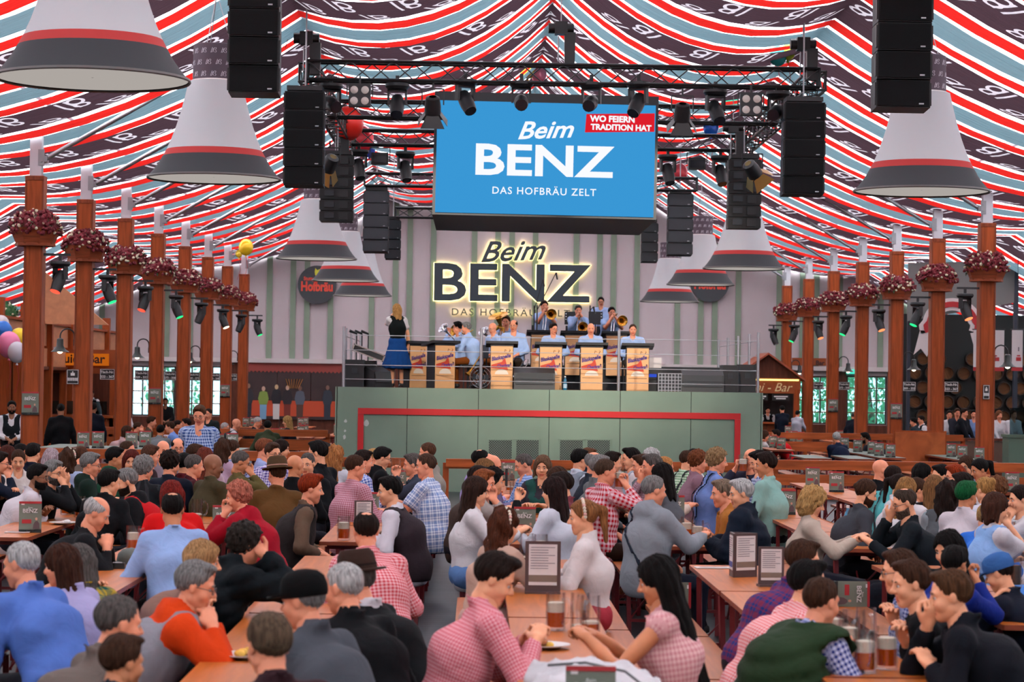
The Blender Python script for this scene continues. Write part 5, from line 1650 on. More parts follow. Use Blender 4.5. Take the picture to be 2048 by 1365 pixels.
def quad_sphere(c, r, s=(1, 1, 1), n=8, m=5):
    b = MB().sphere(c, r, n, m, 0, s)
    V = np.array([tuple(v) for v in b.v]); Q = [(f if len(f) == 4 else (f[0], f[1], f[2], f[2])) for f in b.f]
    return V, np.array([q for q in Q if len(set(q)) == 4])


HEADS = {}


def head_mesh(h):
    if h in HEADS: return HEADS[h]
    V, Q = snet(f_head, (-.1, -.125, -.21), (.1, .13, .14), h)
    C = V[Q].mean(1); mi = np.zeros(len(Q), int)
    mi[(np.abs(C[:, 0]) < .023) & (C[:, 1] > .076) & (C[:, 2] < -.056) & (C[:, 2] > -.085)] = 1
    Vs, Qs, Ms = [V], [Q], [mi]; o = len(V)
    for s in (-1, 1):
        for c, r, sc, m in (((s * .031, .0785, .001), .0112, (1, .7, .7), 2), ((s * .031, .0855, .001), .0062, (1, .5, 1), 3)):
            v, q = quad_sphere(c, r, sc); Vs.append(v); Qs.append(q + o); Ms.append(np.full(len(q), m)); o += len(v)
        # eyebrow: a short raised bar
        b = MB().tube([(s * .014, .091, .021), (s * .03, .091, .028), (s * .046, .081, .022)], [.0035, .0045, .003], 4)
        q = np.array([f for f in b.f if len(f) == 4]); Vs.append(np.array(b.v)); Qs.append(q + o); Ms.append(np.full(len(q), 4)); o += len(b.v)
    HEADS[h] = (np.concatenate(Vs), np.concatenate(Qs), np.concatenate(Ms))
    return HEADS[h]


def f_hand(grip):
    fx = (-.033, -.011, .011, .031); ln = (.072, .08, .075, .058)
    c1, c2 = (.35, .55) if not grip else (1.0, 1.15)

    def f(P):
        d = el(P, (0, .045, -.002), (.042, .052, .018))
        d = smin(d, rc(P, (0, -.07, 0), (0, .01, 0), .029, .026), .02)
        for x, L in zip(fx, ln):
            p0 = npa(x, .088 - abs(x) * .2, 0); a = c1; q = p0.copy(); r = .0095
            for k, w in enumerate((.45, .32, .25)):
                n_ = q + L * w * npa(x * .6, math.cos(a), -math.sin(a))
                d = smin(d, rc(P, q, n_, r, r * .92), .004); q = n_; a += c2; r *= .92
        t = [npa(-.03, .02, -.006), npa(-.052, .052, -.02), npa(-.046, .08, -.034 if not grip else -.045)]
        d = smin(d, rc(P, t[0], t[1], .015, .012), .008); d = smin(d, rc(P, t[1], t[2], .0115, .0095), .004)
        return d
    return f


HANDS = {}


def hand_mesh(h, grip):
    k = (h, grip)
    if k not in HANDS: HANDS[k] = snet(f_hand(grip), (-.08, -.11, -.11), (.07, .19, .05), h)
    return HANDS[k]


def f_hair(style):
    def base(P, o):
        return el(P, (0, -.014, .036), (.076 + o, .098 + o, .089 + o * 1.15))

    def waves(P, amp, fr, seed=0.0):
        a = np.arctan2(P[:, 0], -P[:, 1] + .02)
        return amp * np.sin(a * fr + 9 * P[:, 2] + seed) + amp * .6 * np.sin(a * fr * 1.7 + 9 * P[:, 2] + 1.3 + seed) + amp * .9 * np.sin(60 * P[:, 0] + 40 * P[:, 1] + 1.0) * np.sin(55 * P[:, 2] + 30 * P[:, 1])

    def f(P):
        x, y, z = P.T
        lim = np.interp(y, [-.12, -.06, -.02, .02, .05, .07, .1], [-.075, -.065, -.022, -.004, .03, .074, .082])
        if style in ('short', 'bald', 'crop', 'quiff', 'thin'):
            o = {'short': .014, 'bald': .008, 'crop': .006, 'quiff': .016, 'thin': .008}[style]
            d = base(P, -.004 + (o + .004) * np.clip((z - lim) / .055, 0, 1) ** .7) + waves(P, .0028, 19)
            if style == 'quiff': d = smin(d, el(P, (0, .05, .12), (.055, .045, .028)), .02)
            if style == 'short': d = smin(d, el(P, (.01, .045, .112), (.055, .045, .022)), .02)
            d = smax(d, lim - z, .004)
            if style == 'bald': d = smax(d, -el(P, (0, .02, .13), (.074, .115, .085)), .01)
            if style == 'thin': d = smax(d, -el(P, (0, -.045, .13), (.045, .05, .04)), .01)
            return d
        if style == 'curly':
            d = base(P, .022) + .008 * np.sin(95 * x + 2) * np.sin(90 * y) * np.sin(85 * z + 1) * 1.6 + .004 * np.sin(170 * x) * np.sin(160 * z) * np.sin(150 * y)
            return smax(d, np.interp(y, [-.14, -.06, .0, .05, .07, .1], [-.1, -.1, -.05, .01, .07, .085]) - z, .01)
        if style == 'bigcurl':
            d = smin(base(P, .03), el(P, (0, -.04, -.04), (.115, .1, .12)), .03)
            d = d + .011 * np.sin(70 * x + 2) * np.sin(65 * y) * np.sin(60 * z + 1) * 1.5
            return smax(d, -el(P, (0, .12, -.04), (.07, .1, .11)), .012)
        if style in ('long', 'xlong', 'longwave', 'bob', 'half'):
            zb = {'long': -.36, 'xlong': -.62, 'longwave': -.40, 'bob': -.13, 'half': -.26}[style]
            d = base(P, .016)
            Q = P * npa(.62, 1, 1)
            d = smin(d, rc(Q, (0, -.055, .0), (0, -.085 if zb < -.2 else -.06, zb), .066, .045), .03)
            for s in (-1, 1): d = smin(d, rc(P, (s * .075, -.01, .03), (s * .088, -.03, max(zb, -.27 if style != 'xlong' else -.4) + .02), .024, .026), .02)
            d = d + waves(P, .0035 if style != 'longwave' else .006, 15 if style != 'longwave' else 11, (25 * 1 if style == 'x' else 0))
            if style == 'longwave': d = d + .008 * np.sin(38 * z + 4 * np.arctan2(x, -y))
            d = smax(d, -el(P, (0, .11, -.055), (.064, .1, .128)), .012)
            return smax(d, -(z - zb + .03 * np.sin(x * 60)), .01)
        if style in ('pony', 'bun', 'knot'):
            d = smax(base(P, .01) + waves(P, .0018, 21), lim - z, .008)
            if style == 'pony':
                d = smin(d, rc(P, (0, -.1, .07), (0, -.155, .03), .024, .034), .015)
                d = smin(d, rc(P, (0, -.155, .03), (.01, -.15, -.2), .036, .014) + waves(P, .003, 24), .015)
            elif style == 'bun': d = smin(d, el(P, (0, -.1, .075), (.05, .045, .045)) + .003 * np.sin(90 * x) * np.sin(90 * z), .012)
            else: d = smin(d, el(P, (0, -.11, .03), (.03, .03, .03)), .012)
            return d
        if style == 'beard':
            d = f_head(P) - .009 + .002 * np.sin(160 * x) * np.sin(150 * z)
            d = smax(d, z + .045 - .5 * np.maximum(0, .03 - y), .006)
            d = smax(d, -.005 - y, .005)
            d = smax(d, -el(P, (0, .1, -.068), (.022, .05, .012)), .004)
            d = smax(d, -.125 - z, .005)
            return smax(d, -el(P, (0, .1, -.02), (.03, .06, .026)), .005)
    return f


HAIRS = {}


def hair_mesh(style, h):
    k = (style, h)
    if k not in HAIRS:
        lo, hi = ((-.14, -.2, -.44 if style != 'xlong' else -.68), (.14, .15, .17)) if style in ('long', 'xlong', 'longwave', 'half', 'bigcurl', 'pony', 'bob') else ((-.13, -.17, -.14), (.13, .15, .17))
        V, Q = snet(f_hair(style), lo, hi, h)
        HAIRS[k] = fast_mesh('hair_' + style, V, Q, [None])
    return HAIRS[k]


def hair_mat(rgb):
    k = 'hair_%d_%d_%d' % rgb
    if k in MATS: return MATS[k]
    m = mat(k, tuple(int(255 * .86 * (c / 255) ** 1.2) for c in rgb), .75, var=.6, scale=1.0, bump=.8, stretch=(110, 110, 9), spec=.12)
    return m


SKINS = {}


def skin_mat(k):
    if k in SKINS: return SKINS[k]
    rgb = {'fair': (230, 162, 124), 'pink': (228, 148, 114), 'tan': (198, 128, 90), 'brown': (140, 92, 66), 'dark': (92, 60, 46)}[k]
    lip = tuple(int(c * f) for c, f in zip(rgb, (.86, .62, .62)))
    a = mat('skin_' + k, rgb, .5, var=.10, scale=14, spec=.3)
    a.node_tree.nodes['Principled BSDF'].inputs['Subsurface Weight'].default_value = 0.0
    SKINS[k] = (a, mat('lips_' + k, lip, .4))
    return SKINS[k]


EYEW = mat('eye_white', (226, 222, 216), .3); IRIS = mat('iris_dark', (40, 30, 26), .2)


def cloth(spec):
    """spec: (r,g,b) plain | ('chk', c1, c2, scale) | ('plaid', ...) | ('str', ...) | ('quilt', c)"""
    if not isinstance(spec[0], str): spec = ('plain', spec)
    deep = lambda c: tuple(int(255 * (v / 255) ** 1.28) for v in c)
    spec = tuple(deep(v) if isinstance(v, tuple) else v for v in spec)
    k = 'cloth_' + '_'.join(str(x).replace(' ', '') for x in spec)
    if k in MATS: return MATS[k]
    if spec[0] in ('plain', 'quilt'):
        m = mat(k, spec[1], .85, var=.06, scale=7, bump=.3, spec=.12); m.node_tree.nodes['Noise Texture'].inputs['Distortion'].default_value = 1.6; m.node_tree.nodes['Bump'].inputs['Distance'].default_value = .03; return m
    kind, c1, c2, sc = spec
    m = bpy.data.materials.new(k); m.use_nodes = True; MATS[k] = m
    N, L, P = nodes(m); P.inputs['Roughness'].default_value = .85; P.inputs['Specular IOR Level'].default_value = .12
    tc = N.new('ShaderNodeTexCoord'); sp = N.new('ShaderNodeSeparateXYZ'); L.new(tc.outputs['UV'], sp.inputs[0])

    def M(op, a, b=None, c=None):
        n = N.new('ShaderNodeMath'); n.operation = op
        for i, v in enumerate((a, b, c)):
            if v is None: continue
            if isinstance(v, (int, float)): n.inputs[i].default_value = v
            else: L.new(v, n.inputs[i])
        return n.outputs[0]
    u = M('MULTIPLY', sp.outputs[0], sc); v = M('MULTIPLY', sp.outputs[1], sc)
    sq = lambda t, w: M('LESS_THAN', M('FRACT', t), w)
    if kind == 'chk': f = M('MULTIPLY', M('ADD', sq(u, .5), sq(v, .5)), .5)
    elif kind == 'plaid': f = M('MINIMUM', M('ADD', M('MULTIPLY', M('ADD', sq(u, .42), sq(v, .42)), .4), M('MULTIPLY', M('ADD', sq(M('ADD', u, .3), .1), sq(M('ADD', v, .3), .1)), .5)), 1.0)
    else: f = sq(u, .35)
    mx = N.new('ShaderNodeMix'); mx.data_type = 'RGBA'; L.new(f, mx.inputs[0])
    mx.inputs[6].default_value = srgb(*c1); mx.inputs[7].default_value = srgb(*c2); L.new(mx.outputs[2], P.inputs['Base Color'])
    n = N.new('ShaderNodeTexNoise'); n.inputs['Scale'].default_value = 9; n.inputs['Distortion'].default_value = 1.6; L.new(tc.outputs['Object'], n.inputs['Vector'])
    b = N.new('ShaderNodeBump'); b.inputs['Strength'].default_value = .28; b.inputs['Distance'].default_value = .03; L.new(n.outputs['Fac'], b.inputs['Height']); L.new(b.outputs[0], P.inputs['Normal'])
    return m


# ---------------------------------------------------------------- legs shared by all seated or standing figures
def legs_fn(kind):
    def f(P):
        d = el(P, (0, 0, .56 if kind[0] == 's' else .93), (.185, .145, .13))
        if kind == 'sit':
            for s in (-1, 1):
                d = smin(d, rc(P, (s * .09, .03, .55), (s * .12, .42, .515), .088, .064), .04)
                d = smin(d, rc(P, (s * .12, .42, .515), (s * .12, .40, .10), .062, .042), .02)
                d = smin(d, rc(P, (s * .12, .37, .05), (s * .13, .57, .035), .045, .036), .015)
        elif kind == 'stand':
            for s in (-1, 1):
                d = smin(d, rc(P, (s * .085, 0, .88), (s * .10, .01, .5), .09, .062), .03)
                d = smin(d, rc(P, (s * .10, .01, .5), (s * .11, -.01, .09), .06, .045), .02)
                d = smin(d, rc(P, (s * .11, -.04, .05), (s * .13, .15, .035), .045, .036), .015)
        elif kind == 'sskirt':
            d = smin(d, rc(P * npa(.62, 1, 1), (0, .08, .55), (0, .44, .47), .1, .12), .05)
            d = smax(d + .006 * np.sin(50 * P[:, 0]), .28 - P[:, 2], .01)
            for s in (-1, 1):
                d = smin(d, rc(P, (s * .1, .42, .45), (s * .11, .40, .10), .05, .038), .01)
                d = smin(d, rc(P, (s * .11, .37, .05), (s * .12, .57, .035), .042, .034), .015)
        else:
            a = np.arctan2(P[:, 0], P[:, 1])
            q = rc(P * npa(.9, 1, 1), (0, 0, .98), (0, 0, .45), .13, .27) + .012 * np.sin(14 * a) * np.clip((1.0 - P[:, 2]) * 2, 0, 1)
            d = smin(smax(q, .38 - P[:, 2], .01), d, .03)
            for s in (-1, 1):
                d = smin(d, rc(P, (s * .09, .0, .45), (s * .1, -.01, .09), .05, .04), .01)
                d = smin(d, rc(P, (s * .1, -.04, .05), (s * .11, .13, .035), .04, .034), .015)
        return d
    return f


LEGS = {}


def legs_mesh(kind, h):
    if (kind, h) not in LEGS:
        lo, hi = {'sit': ((-.26, -.2, -.03), (.26, .65, .72)), 'stand': ((-.26, -.2, -.03), (.26, .22, 1.1)), 'sskirt': ((-.3, -.2, -.03), (.3, .66, .72)), 'tskirt': ((-.38, -.34, -.03), (.38, .34, 1.12))}[kind]
        V, Q = snet(legs_fn(kind), lo, hi, h)
        C = V[Q].mean(1); mi = np.zeros(len(Q), int); mi[C[:, 2] < .085] = 1
        if 'skirt' in kind: mi[(C[:, 2] < (.27 if kind == 'sskirt' else .37)) & (C[:, 2] >= .085)] = 2
        LEGS[(kind, h)] = fast_mesh('legs_' + kind, V, Q, [None, None, None], mi)
    return LEGS[(kind, h)]


SHOE = mat('dark_shoe', (34, 28, 26), .5)


def ik(S, T, l1, l2, pole):
    d = T - S; L = np.linalg.norm(d); L2 = min(L, (l1 + l2) * .995); d = d / max(L, 1e-6); T = S + d * L2
    a = (l1 * l1 - l2 * l2 + L2 * L2) / (2 * L2); hh = math.sqrt(max(0, l1 * l1 - a * a))
    p = pole - d * (pole @ d); p = p / (np.linalg.norm(p) + 1e-9)
    return S + d * a + p * hh, T


def add_uv(me, V, Q, axes):
    """wrap-around cloth coordinates: angle about the nearest limb axis, and length along it"""
    best = np.full(len(V), 1e9); U = np.zeros((len(V), 2))
    for k, (a, b, r, scx) in enumerate(axes):
        W = V * npa(scx, 1, 1); a = a * npa(scx, 1, 1); b = b * npa(scx, 1, 1)
        d = b - a; L_ = np.linalg.norm(d); d = d / L_; x0 = npa(1, 0, 0) - d * d[0]; x0 /= np.linalg.norm(x0); y0 = np.cross(d, x0)
        pa = W - a; t = pa @ d; q = pa - t[:, None] * d; dist = np.linalg.norm(q, axis=1) - r + 3 * np.maximum(0, -t - .05) * (k > 0) + 3 * np.maximum(0, t - L_ - .05) * (k > 0)
        m = dist < best; best[m] = dist[m]
        U[m, 0] = (np.arctan2(q @ x0, -(q @ y0)) * r * 1.15)[m]; U[m, 1] = t[m]
    uv = me.uv_layers.new(name='UVMap'); uv.data.foreach_set('uv', U[Q.ravel()].astype(np.float32).ravel())


PCOUNT = [0]
MUGPOS = []


def person(label, px, py, d, yaw=90, hair='short', hc=(70, 48, 36), skin='fair', top=(60, 62, 68), pose='table', look=None, pitch=8, stand=False, base=0.0, legs=(44, 46, 56),
           vest=None, short=False, hood=False, skirt=None, glasses=False, beard=None, hat=None, band=None, strap=None, sc=None, th=None, fat=1.0, group=None, wide=1.0, hands=None, grip=(False, False), braces=None, lower=True):
    if skirt is not None: fat, wide = fat * .88, wide * .9
    PCOUNT[0] += 1; rs = np.random.RandomState(PCOUNT[0])
    hw = at(px, py, d); zt = hw.z - base
    lod = 0 if d < 14.5 else (1 if d < 27.5 else 2)
    hh, hs, hn = ((.0066, .0185, .0056), (.0098, .027, .0085), (.0135, .038, .013))[lod]
    seat = .46; yawr = math.radians(yaw)
    # ---- spine
    def upper(s, t):
        p0 = npa(0, 0, (seat + .10 * s) if not stand else .93 * s)
        c = p0 + .28 * s * npa(0, math.sin(t), math.cos(t))
        n = c + .22 * s * npa(0, math.sin(t + .16), math.cos(t + .16))
        hc_ = n + .15 * s * npa(0, math.sin(t * .5 + .12), math.cos(t * .5 + .12))
        return p0, c, n, hc_, hc_[2] + .112 * s
    s = sc or (1.0 if skirt is None else .95)
    if stand:
        t = .03 if th is None else th; s = min(1.16, max(.72, zt / upper(1.0, t)[4])) if sc is None else sc
    else:
        if zt > upper(s, .02)[4]: s = min(1.12, s * (zt - seat) / (upper(s, .02)[4] - seat))
        if th is not None: t = th
        else:
            lo, hi = .02, .50
            for _ in range(24):
                t = (lo + hi) / 2
                if upper(s, t)[4] > zt: lo = t
                else: hi = t
    p0, ch, nk, hd, ztop = upper(s, t)
    dz = zt - ztop
    lk = yaw if look is None else look
    rel = (lk - yaw + 180) % 360 - 180; rel = max(-80, min(80, rel))
    HM = Matrix.Translation(hd) @ Matrix.Rotation(-math.radians(rel), 4, 'Z') @ Matrix.Rotation(-math.radians(pitch), 4, 'X') @ Matrix.Scale(s * .89, 4)
    topl = HM @ Vector((0, 0, .125))
    R = Matrix.Rotation(-yawr, 3, 'Z')
    loc = hw - R @ topl; loc.z = base + (dz if abs(dz) > .02 else 0)
    # ---- arms
    sh = [nk + s * npa(sg * .165 * wide, -.005, -.055) for sg in (-1, 1)]
    tz = .80 - loc.z + base
    def tgt(p, sg):
        if p == 'table': return npa(sg * .12, .40, tz + .02)
        if p == 'cross': return npa(-sg * .04, .34, tz + .02)
        if p == 'near': return npa(sg * .1, .30, tz + .03)
        if p == 'mug': return npa(sg * .10, .46, tz + .09)
        if p == 'eat': return npa(sg * .09, .40, tz + .10)
        if p == 'chin': return np.array(HM @ Vector((sg * .025, .125, -.13)))
        if p == 'mouth': return np.array(HM @ Vector((sg * .03, .15, -.08)))
        if p == 'face': return np.array(HM @ Vector((sg * .07, .1, -.05)))
        if p == 'drink': return np.array(HM @ Vector((sg * .075, .20, -.10)))
        if p == 'phone': return npa(sg * .10, .36, nk[2] + .0)
        if p == 'lap': return npa(sg * .10, .26, p0[2] + .11)
        if p == 'down': return npa(sg * .26, .06, p0[2] - .12)
        if p == 'belly': return npa(sg * .05, .24, p0[2] + .08)
        if p == 'back': return npa(sg * .2, .05, p0[2] + .02)
        if p == 'horn': return np.array(HM @ Vector((sg * .05, .22, -.1)))
        if p == 'hip': return npa(sg * .23, .10, p0[2] + .08)
        return npa(*p)
    ps = pose if isinstance(pose, (tuple, list)) else (pose, pose)
    arms = []
    for i, sg in enumerate((-1, 1)):
        T = tgt(ps[i], sg)
        pole = npa(sg * .7, -.3, -.8) if ps[i] not in ('chin', 'mouth', 'face', 'drink', 'horn') else npa(sg * .6, .15, -1.0)
        e, w = ik(sh[i], T, .285 * s, .255 * s, pole)
        arms.append((sh[i], e, w))
    # ---- skin mesh: head, hands, neck, forearms, and a plain trunk below the clothes
    Vs, Qs, Ms = [], [], []; o = 0
    def addv(V, Q, M, mi):
        nonlocal o
        if M is not None:
            A = np.array(M); V = V @ A[:3, :3].T + A[:3, 3]
        Vs.append(V); Qs.append(Q + o); Ms.append(mi if isinstance(mi, np.ndarray) else np.full(len(Q), mi)); o += len(V)
    hv, hq, hm_ = head_mesh(hh); addv(hv, hq, HM, hm_)
    for i, sg in enumerate((-1, 1)):
        S_, E, W = arms[i]; dr = W - E; dr = dr / np.linalg.norm(dr)
        up = npa(0, 0, 1) if ps[i] not in ('chin', 'mouth', 'face', 'drink', 'horn', 'phone') else npa(-sg * 1.0, -.6, .1)
        if abs(dr @ up) > .95: up = npa(0, 1, 0)
        xx = np.cross(dr, up); xx /= np.linalg.norm(xx); zz = np.cross(xx, dr)
        M = np.eye(4); mir = 1 if sg > 0 else -1
        M[:3, 0] = xx * mir * s; M[:3, 1] = dr * s; M[:3, 2] = zz * s; M[:3, 3] = W
        v, q = hand_mesh(hn, grip[i] or ps[i] in ('mug', 'drink', 'chin', 'phone', 'horn', 'eat'))
        addv(v, q if mir > 0 else q[:, ::-1], M, 0)
        b = MB().tube([tuple(S_), tuple((S_ + E) / 2), tuple(E), tuple((E + W) / 2), tuple(W + dr * .01)], [.045 * s, .043 * s, .039 * s, .037 * s, .027 * s], 10)
        addv(np.array(b.v), np.array([f for f in b.f if len(f) == 4]), None, 0)
    b = MB().tube([tuple(p0), tuple(ch), tuple(nk - npa(0, 0, .05)), tuple(nk), tuple(nk * .5 + np.array(HM @ Vector((0, -.016, -.06))) * .5), tuple(HM @ Vector((0, -.016, -.06)))], [.11 * s, .12 * s, .075 * s, .058 * s, .053 * s, .05 * s], 12)
    addv(np.array(b.v), np.array([f for f in b.f if len(f) == 4]), None, 0)
    sk = skin_mat(skin)
    me = fast_mesh('person', np.concatenate(Vs), np.concatenate(Qs), [sk[0], sk[1], EYEW, IRIS, hair_mat(hc)], np.concatenate(Ms))
    ob = link('person', me); ob.location = loc; ob.rotation_euler = (0, 0, -yawr)
    tag(ob, label, 'person', group)
    # ---- shirt or jacket
    ph = rs.uniform(0, 6, 8); quilt = isinstance(top[0], str) and top[0] == 'quilt'
    fr = rs.uniform(18, 30, 3)

    def folds(P):
        x, y, z = P.T
        r1 = 1 - np.abs(np.sin(.5 * fr[0] * (z + .7 * x + .4 * y) + ph[0])); r2 = 1 - np.abs(np.sin(.5 * fr[1] * (x * .9 - .8 * z + y) + ph[1] + 1.2 * np.sin(5 * z + ph[2])))
        q = -.010 * r1 ** 3 * (.5 + .5 * np.sin(8 * x + 6 * z + ph[4])) - .010 * r2 ** 3 * (.5 + .5 * np.sin(7 * y - 8 * z + ph[5])) + .004 * np.sin(fr[2] * (y + .8 * z - .3 * x) + ph[3])
        for i in (0, 1):                      # creases gather at the elbows
            E = arms[i][1]; w_ = np.exp(-((P - E) ** 2).sum(1) / .012); ax = arms[i][1] - arms[i][0]; ax = ax / np.linalg.norm(ax)
            q = q - .009 * w_ * np.abs(np.sin(((P - E) @ ax) * 70))
        return q - .006 * np.exp(-((z - p0[2] - .06) / .07) ** 2) * np.abs(np.sin(z * 55 + 3 * x + ph[6]))

    def trunk(P, g):
        Q = P * npa(.80 / wide, 1, 1)
        mid = (p0 + ch) / 2
        d_ = rc(Q, p0 - npa(0, 0, .05), p0 + npa(0, 0, .02), (.124 + g) * s * fat, (.126 + g) * s * fat)
        d_ = smin(d_, rc(Q, p0, ch, (.124 + g) * s * fat, (.136 + g) * s * (fat + 1) / 2), .05)
        d_ = smin(d_, rc(Q, ch, nk - npa(0, .01, .085) * s, (.138 + g) * s, (.085 + g) * s), .06)
        for sg in (0, 1): d_ = smin(d_, rc(P, nk - npa(0, .005, .03) * s, sh[sg], (.055 + g) * s, (.062 + g) * s), .05)
        if skirt is not None:
            for sg in (-1, 1): d_ = smin(d_, el(P, ch + npa(sg * .075, .115, .03) * s, (.07, .06, .07)), .04)
        return d_

    thick = .02 if quilt else (.012 if hood else .004)

    def f_top(P):
        d_ = trunk(P, thick)
        for i in (0, 1):
            S_, E, W = arms[i]
            if short == 'none': continue
            if short:
                E2 = S_ + (E - S_) * .72
                d_ = smin(d_, smax(rc(P, S_, E, (.06 + thick) * s, (.062 + thick) * s), ((P - E2) @ ((E - S_) / np.linalg.norm(E - S_))), .006), .035)
            else:
                d_ = smin(d_, rc(P, S_, E, (.058 + thick) * s, (.047 + thick) * s), .035)
                W2 = E + (W - E) * .90
                d_ = smin(d_, smax(rc(P, E, W, (.047 + thick) * s, (.036 + thick) * s), ((P - W2) @ ((W - E) / np.linalg.norm(W - E))), .006), .02)
        d_ = smin(d_, rc(P, nk - npa(0, .01, .05) * s, nk + npa(0, .004, .022) * s, (.062 + thick) * s, (.058 + thick) * s), .02)
        q_ = P - (nk + npa(0, .004, .012) * s); rr_ = np.sqrt(q_[:, 0] ** 2 + (q_[:, 1] + .5 * q_[:, 2]) ** 2) - .06 * s
        d_ = smin(d_, np.sqrt(rr_ ** 2 * 2.2 + (q_[:, 2] + .35 * q_[:, 1]) ** 2 * .4) - .014 * s, .01)
        if hood: d_ = smin(d_, el(P, nk + npa(0, -.075, .0) * s, (.11, .06, .075)), .03)
        d_ = d_ + folds(P)
        if quilt: d_ = d_ - .016 * np.abs(np.sin((P[:, 2] - .3 * P[:, 1]) * 36))
        # neck opening
        d_ = smax(d_, -rc(P, nk - npa(0, -.035, .02) * s, nk + npa(0, .06, .12) * s, .044 * s, .075 * s), .008)
        return smax(d_, p0[2] - .14 * s - P[:, 2], .01)
    pts = np.array([p for a in arms for p in a] + [p0, nk])
    lo = np.minimum(pts.min(0) - .14, np.minimum(p0, ch) - npa(.27, .24, .2)); hi = np.maximum(pts.max(0) + .14, np.maximum(ch, p0) + npa(.27, .24, .1))
    V, Q = snet(f_top, lo, hi, hs)
    sm = fast_mesh('shirt', V, Q, [cloth(top)])
    if isinstance(top[0], str) and not quilt: add_uv(sm, V, Q, [(p0, nk, .16 * s, .8)] + [(a_[0], a_[1], .058 * s, 1) for a_ in arms] + [(a_[1], a_[2], .046 * s, 1) for a_ in arms])
    link('jacket' if (quilt or hood) else ('blouse' if skirt is not None else 'shirt'), sm, ob)
    if vest is not None:
        qv = isinstance(vest[0], str)
        def f_vest(P):
            d_ = trunk(P, .018 if not qv else .034) + folds(P) * .7
            if qv: d_ = d_ - .017 * np.abs(np.sin((P[:, 2] - .3 * P[:, 1]) * 36))
            for i in (0, 1):
                a_ = sh[i] + npa((-1, 1)[i] * .045, 0, -.02) * s; E = arms[i][1]
                d_ = smax(d_, -rc(P, a_, E + npa((-1, 1)[i] * .05, 0, 0), .082 * s, .07), .01)
            d_ = smax(d_, -rc(P, nk + npa(0, .0, -.01) * s, nk + npa(0, .02, .12) * s, .078 * s, .09 * s), .008)
            d_ = smax(d_, -rc(P, nk + npa(0, .08, -.16) * s, nk + npa(0, .12, .12) * s, .03 * s, .085 * s), .01)
            return smax(d_, p0[2] - .1 * s - P[:, 2], .01)
        V, Q = snet(f_vest, lo, hi, hs)
        link('waistcoat', fast_mesh('waistcoat', V, Q, [cloth(vest)]), ob)
    if strap is not None or braces is not None:
        # a strap is the trunk's own skin, kept only inside a slanted slab
        col = strap or braces
        def f_str(P):
            d_ = np.abs(trunk(P, .02 if vest is None else .034) + folds(P)) - .007
            if strap is not None:
                k = np.abs(P[:, 0] * .8 + (P[:, 2] - ch[2]) * .62) - .014
            else:
                k = np.abs(np.abs(P[:, 0]) - .085 * s) - .014
            return smax(np.maximum(d_, k), p0[2] - .05 - P[:, 2], .004)
        V, Q = snet(f_str, lo, hi, hs * .62)
        if len(Q): link('shoulder_strap' if strap is not None else 'braces', fast_mesh('strap', V, Q, [cloth(col)]), ob)
    # ---- lower body
    if lower:
        kind = ('tskirt' if skirt is not None else 'stand') if stand else ('sskirt' if skirt is not None else 'sit')
        lg = link('skirt' if skirt is not None else 'trousers', legs_mesh(kind, .026 if lod == 0 or stand else .034), ob)
        lg.scale = (s, s, s if stand else 1)
        for i, m in enumerate((cloth(skirt if skirt is not None else legs), SHOE, sk[0])):
            lg.material_slots[i].link = 'OBJECT'; lg.material_slots[i].material = m
    # ---- hair, beard, glasses, hats
    if hair:
        o_ = link('hair', hair_mesh(hair, .0065 if lod == 0 else (.0085 if lod == 1 else .011)), ob); o_.matrix_local = HM
        o_.material_slots[0].link = 'OBJECT'; o_.material_slots[0].material = hair_mat(hc)
    if beard:
        o_ = link('beard', hair_mesh('beard', .006 if lod < 2 else .009), ob); o_.matrix_local = HM
        o_.material_slots[0].link = 'OBJECT'; o_.material_slots[0].material = hair_mat(beard)
    if glasses:
        link('glasses', GLASSES, ob).matrix_local = HM
    if hat:
        link(*hat, ob).matrix_local = HM
    if band:
        link('flower_headband', BAND, ob).matrix_local = HM
    return ob, HM, arms


b = MB()
for sg in (-1, 1):
    b.tube([(sg * .033 + .022 * math.cos(a), .106 - abs(math.cos(a) * sg * .022 + sg * .033) * .12, -.002 + .017 * math.sin(a)) for a in np.linspace(0, 2 * PI, 13)[:-1]], .0022, 4, 0, True)
    b.tube([(sg * .055, .098, .003), (sg * .076, .05, .005), (sg * .08, -.01, .003)], .002, 4)
b.tube([(-.011, .107, .003), (.011, .107, .003)], .002, 4)
GLASSES = b.mesh('glasses', mat('glasses_frame', (30, 24, 24), .3))
b = MB()
for i in range(17):
    a = PI * (-.15 + 1.3 * i / 16)
    c = Vector((.092 * math.cos(a), -.015, .045 + .088 * math.sin(a)))
    b.sphere(c, .013, 7, 5, 0 if i % 3 else 1)
b.tube([(.09 * math.cos(PI * (-.15 + 1.3 * i / 16)), -.015, .045 + .086 * math.sin(PI * (-.15 + 1.3 * i / 16))) for i in range(17)], .004, 4, 2)
BAND = b.mesh('flower_headband', [mat('band_white', (236, 226, 206), .8), mat('band_pink', (226, 180, 170), .8), GREENL])


def felt_hat(rgb, band_rgb):
    b = MB(); HS = Matrix.Translation((0, -.012, 0)) @ Matrix.Diagonal((1.02, 1.16, 1.08, 1))
    b.lathe([(.145, .052), (.142, .06), (.1, .062), (.098, .09)], 24, 0, HS, cap=False); b.lathe([(.0985, .062), (.099, .088)], 24, 1, HS, cap=False)
    b.lathe([(.098, .088), (.09, .14), (.07, .165), (.03, .158), (.001, .15)], 24, 0, HS, cap=False)
    b.lathe([(.001, .05), (.1, .046), (.145, .05)], 24, 0, HS, cap=False)
    return ('felt_hat', b.mesh('felt_hat', [cloth(rgb), cloth(band_rgb)], True))


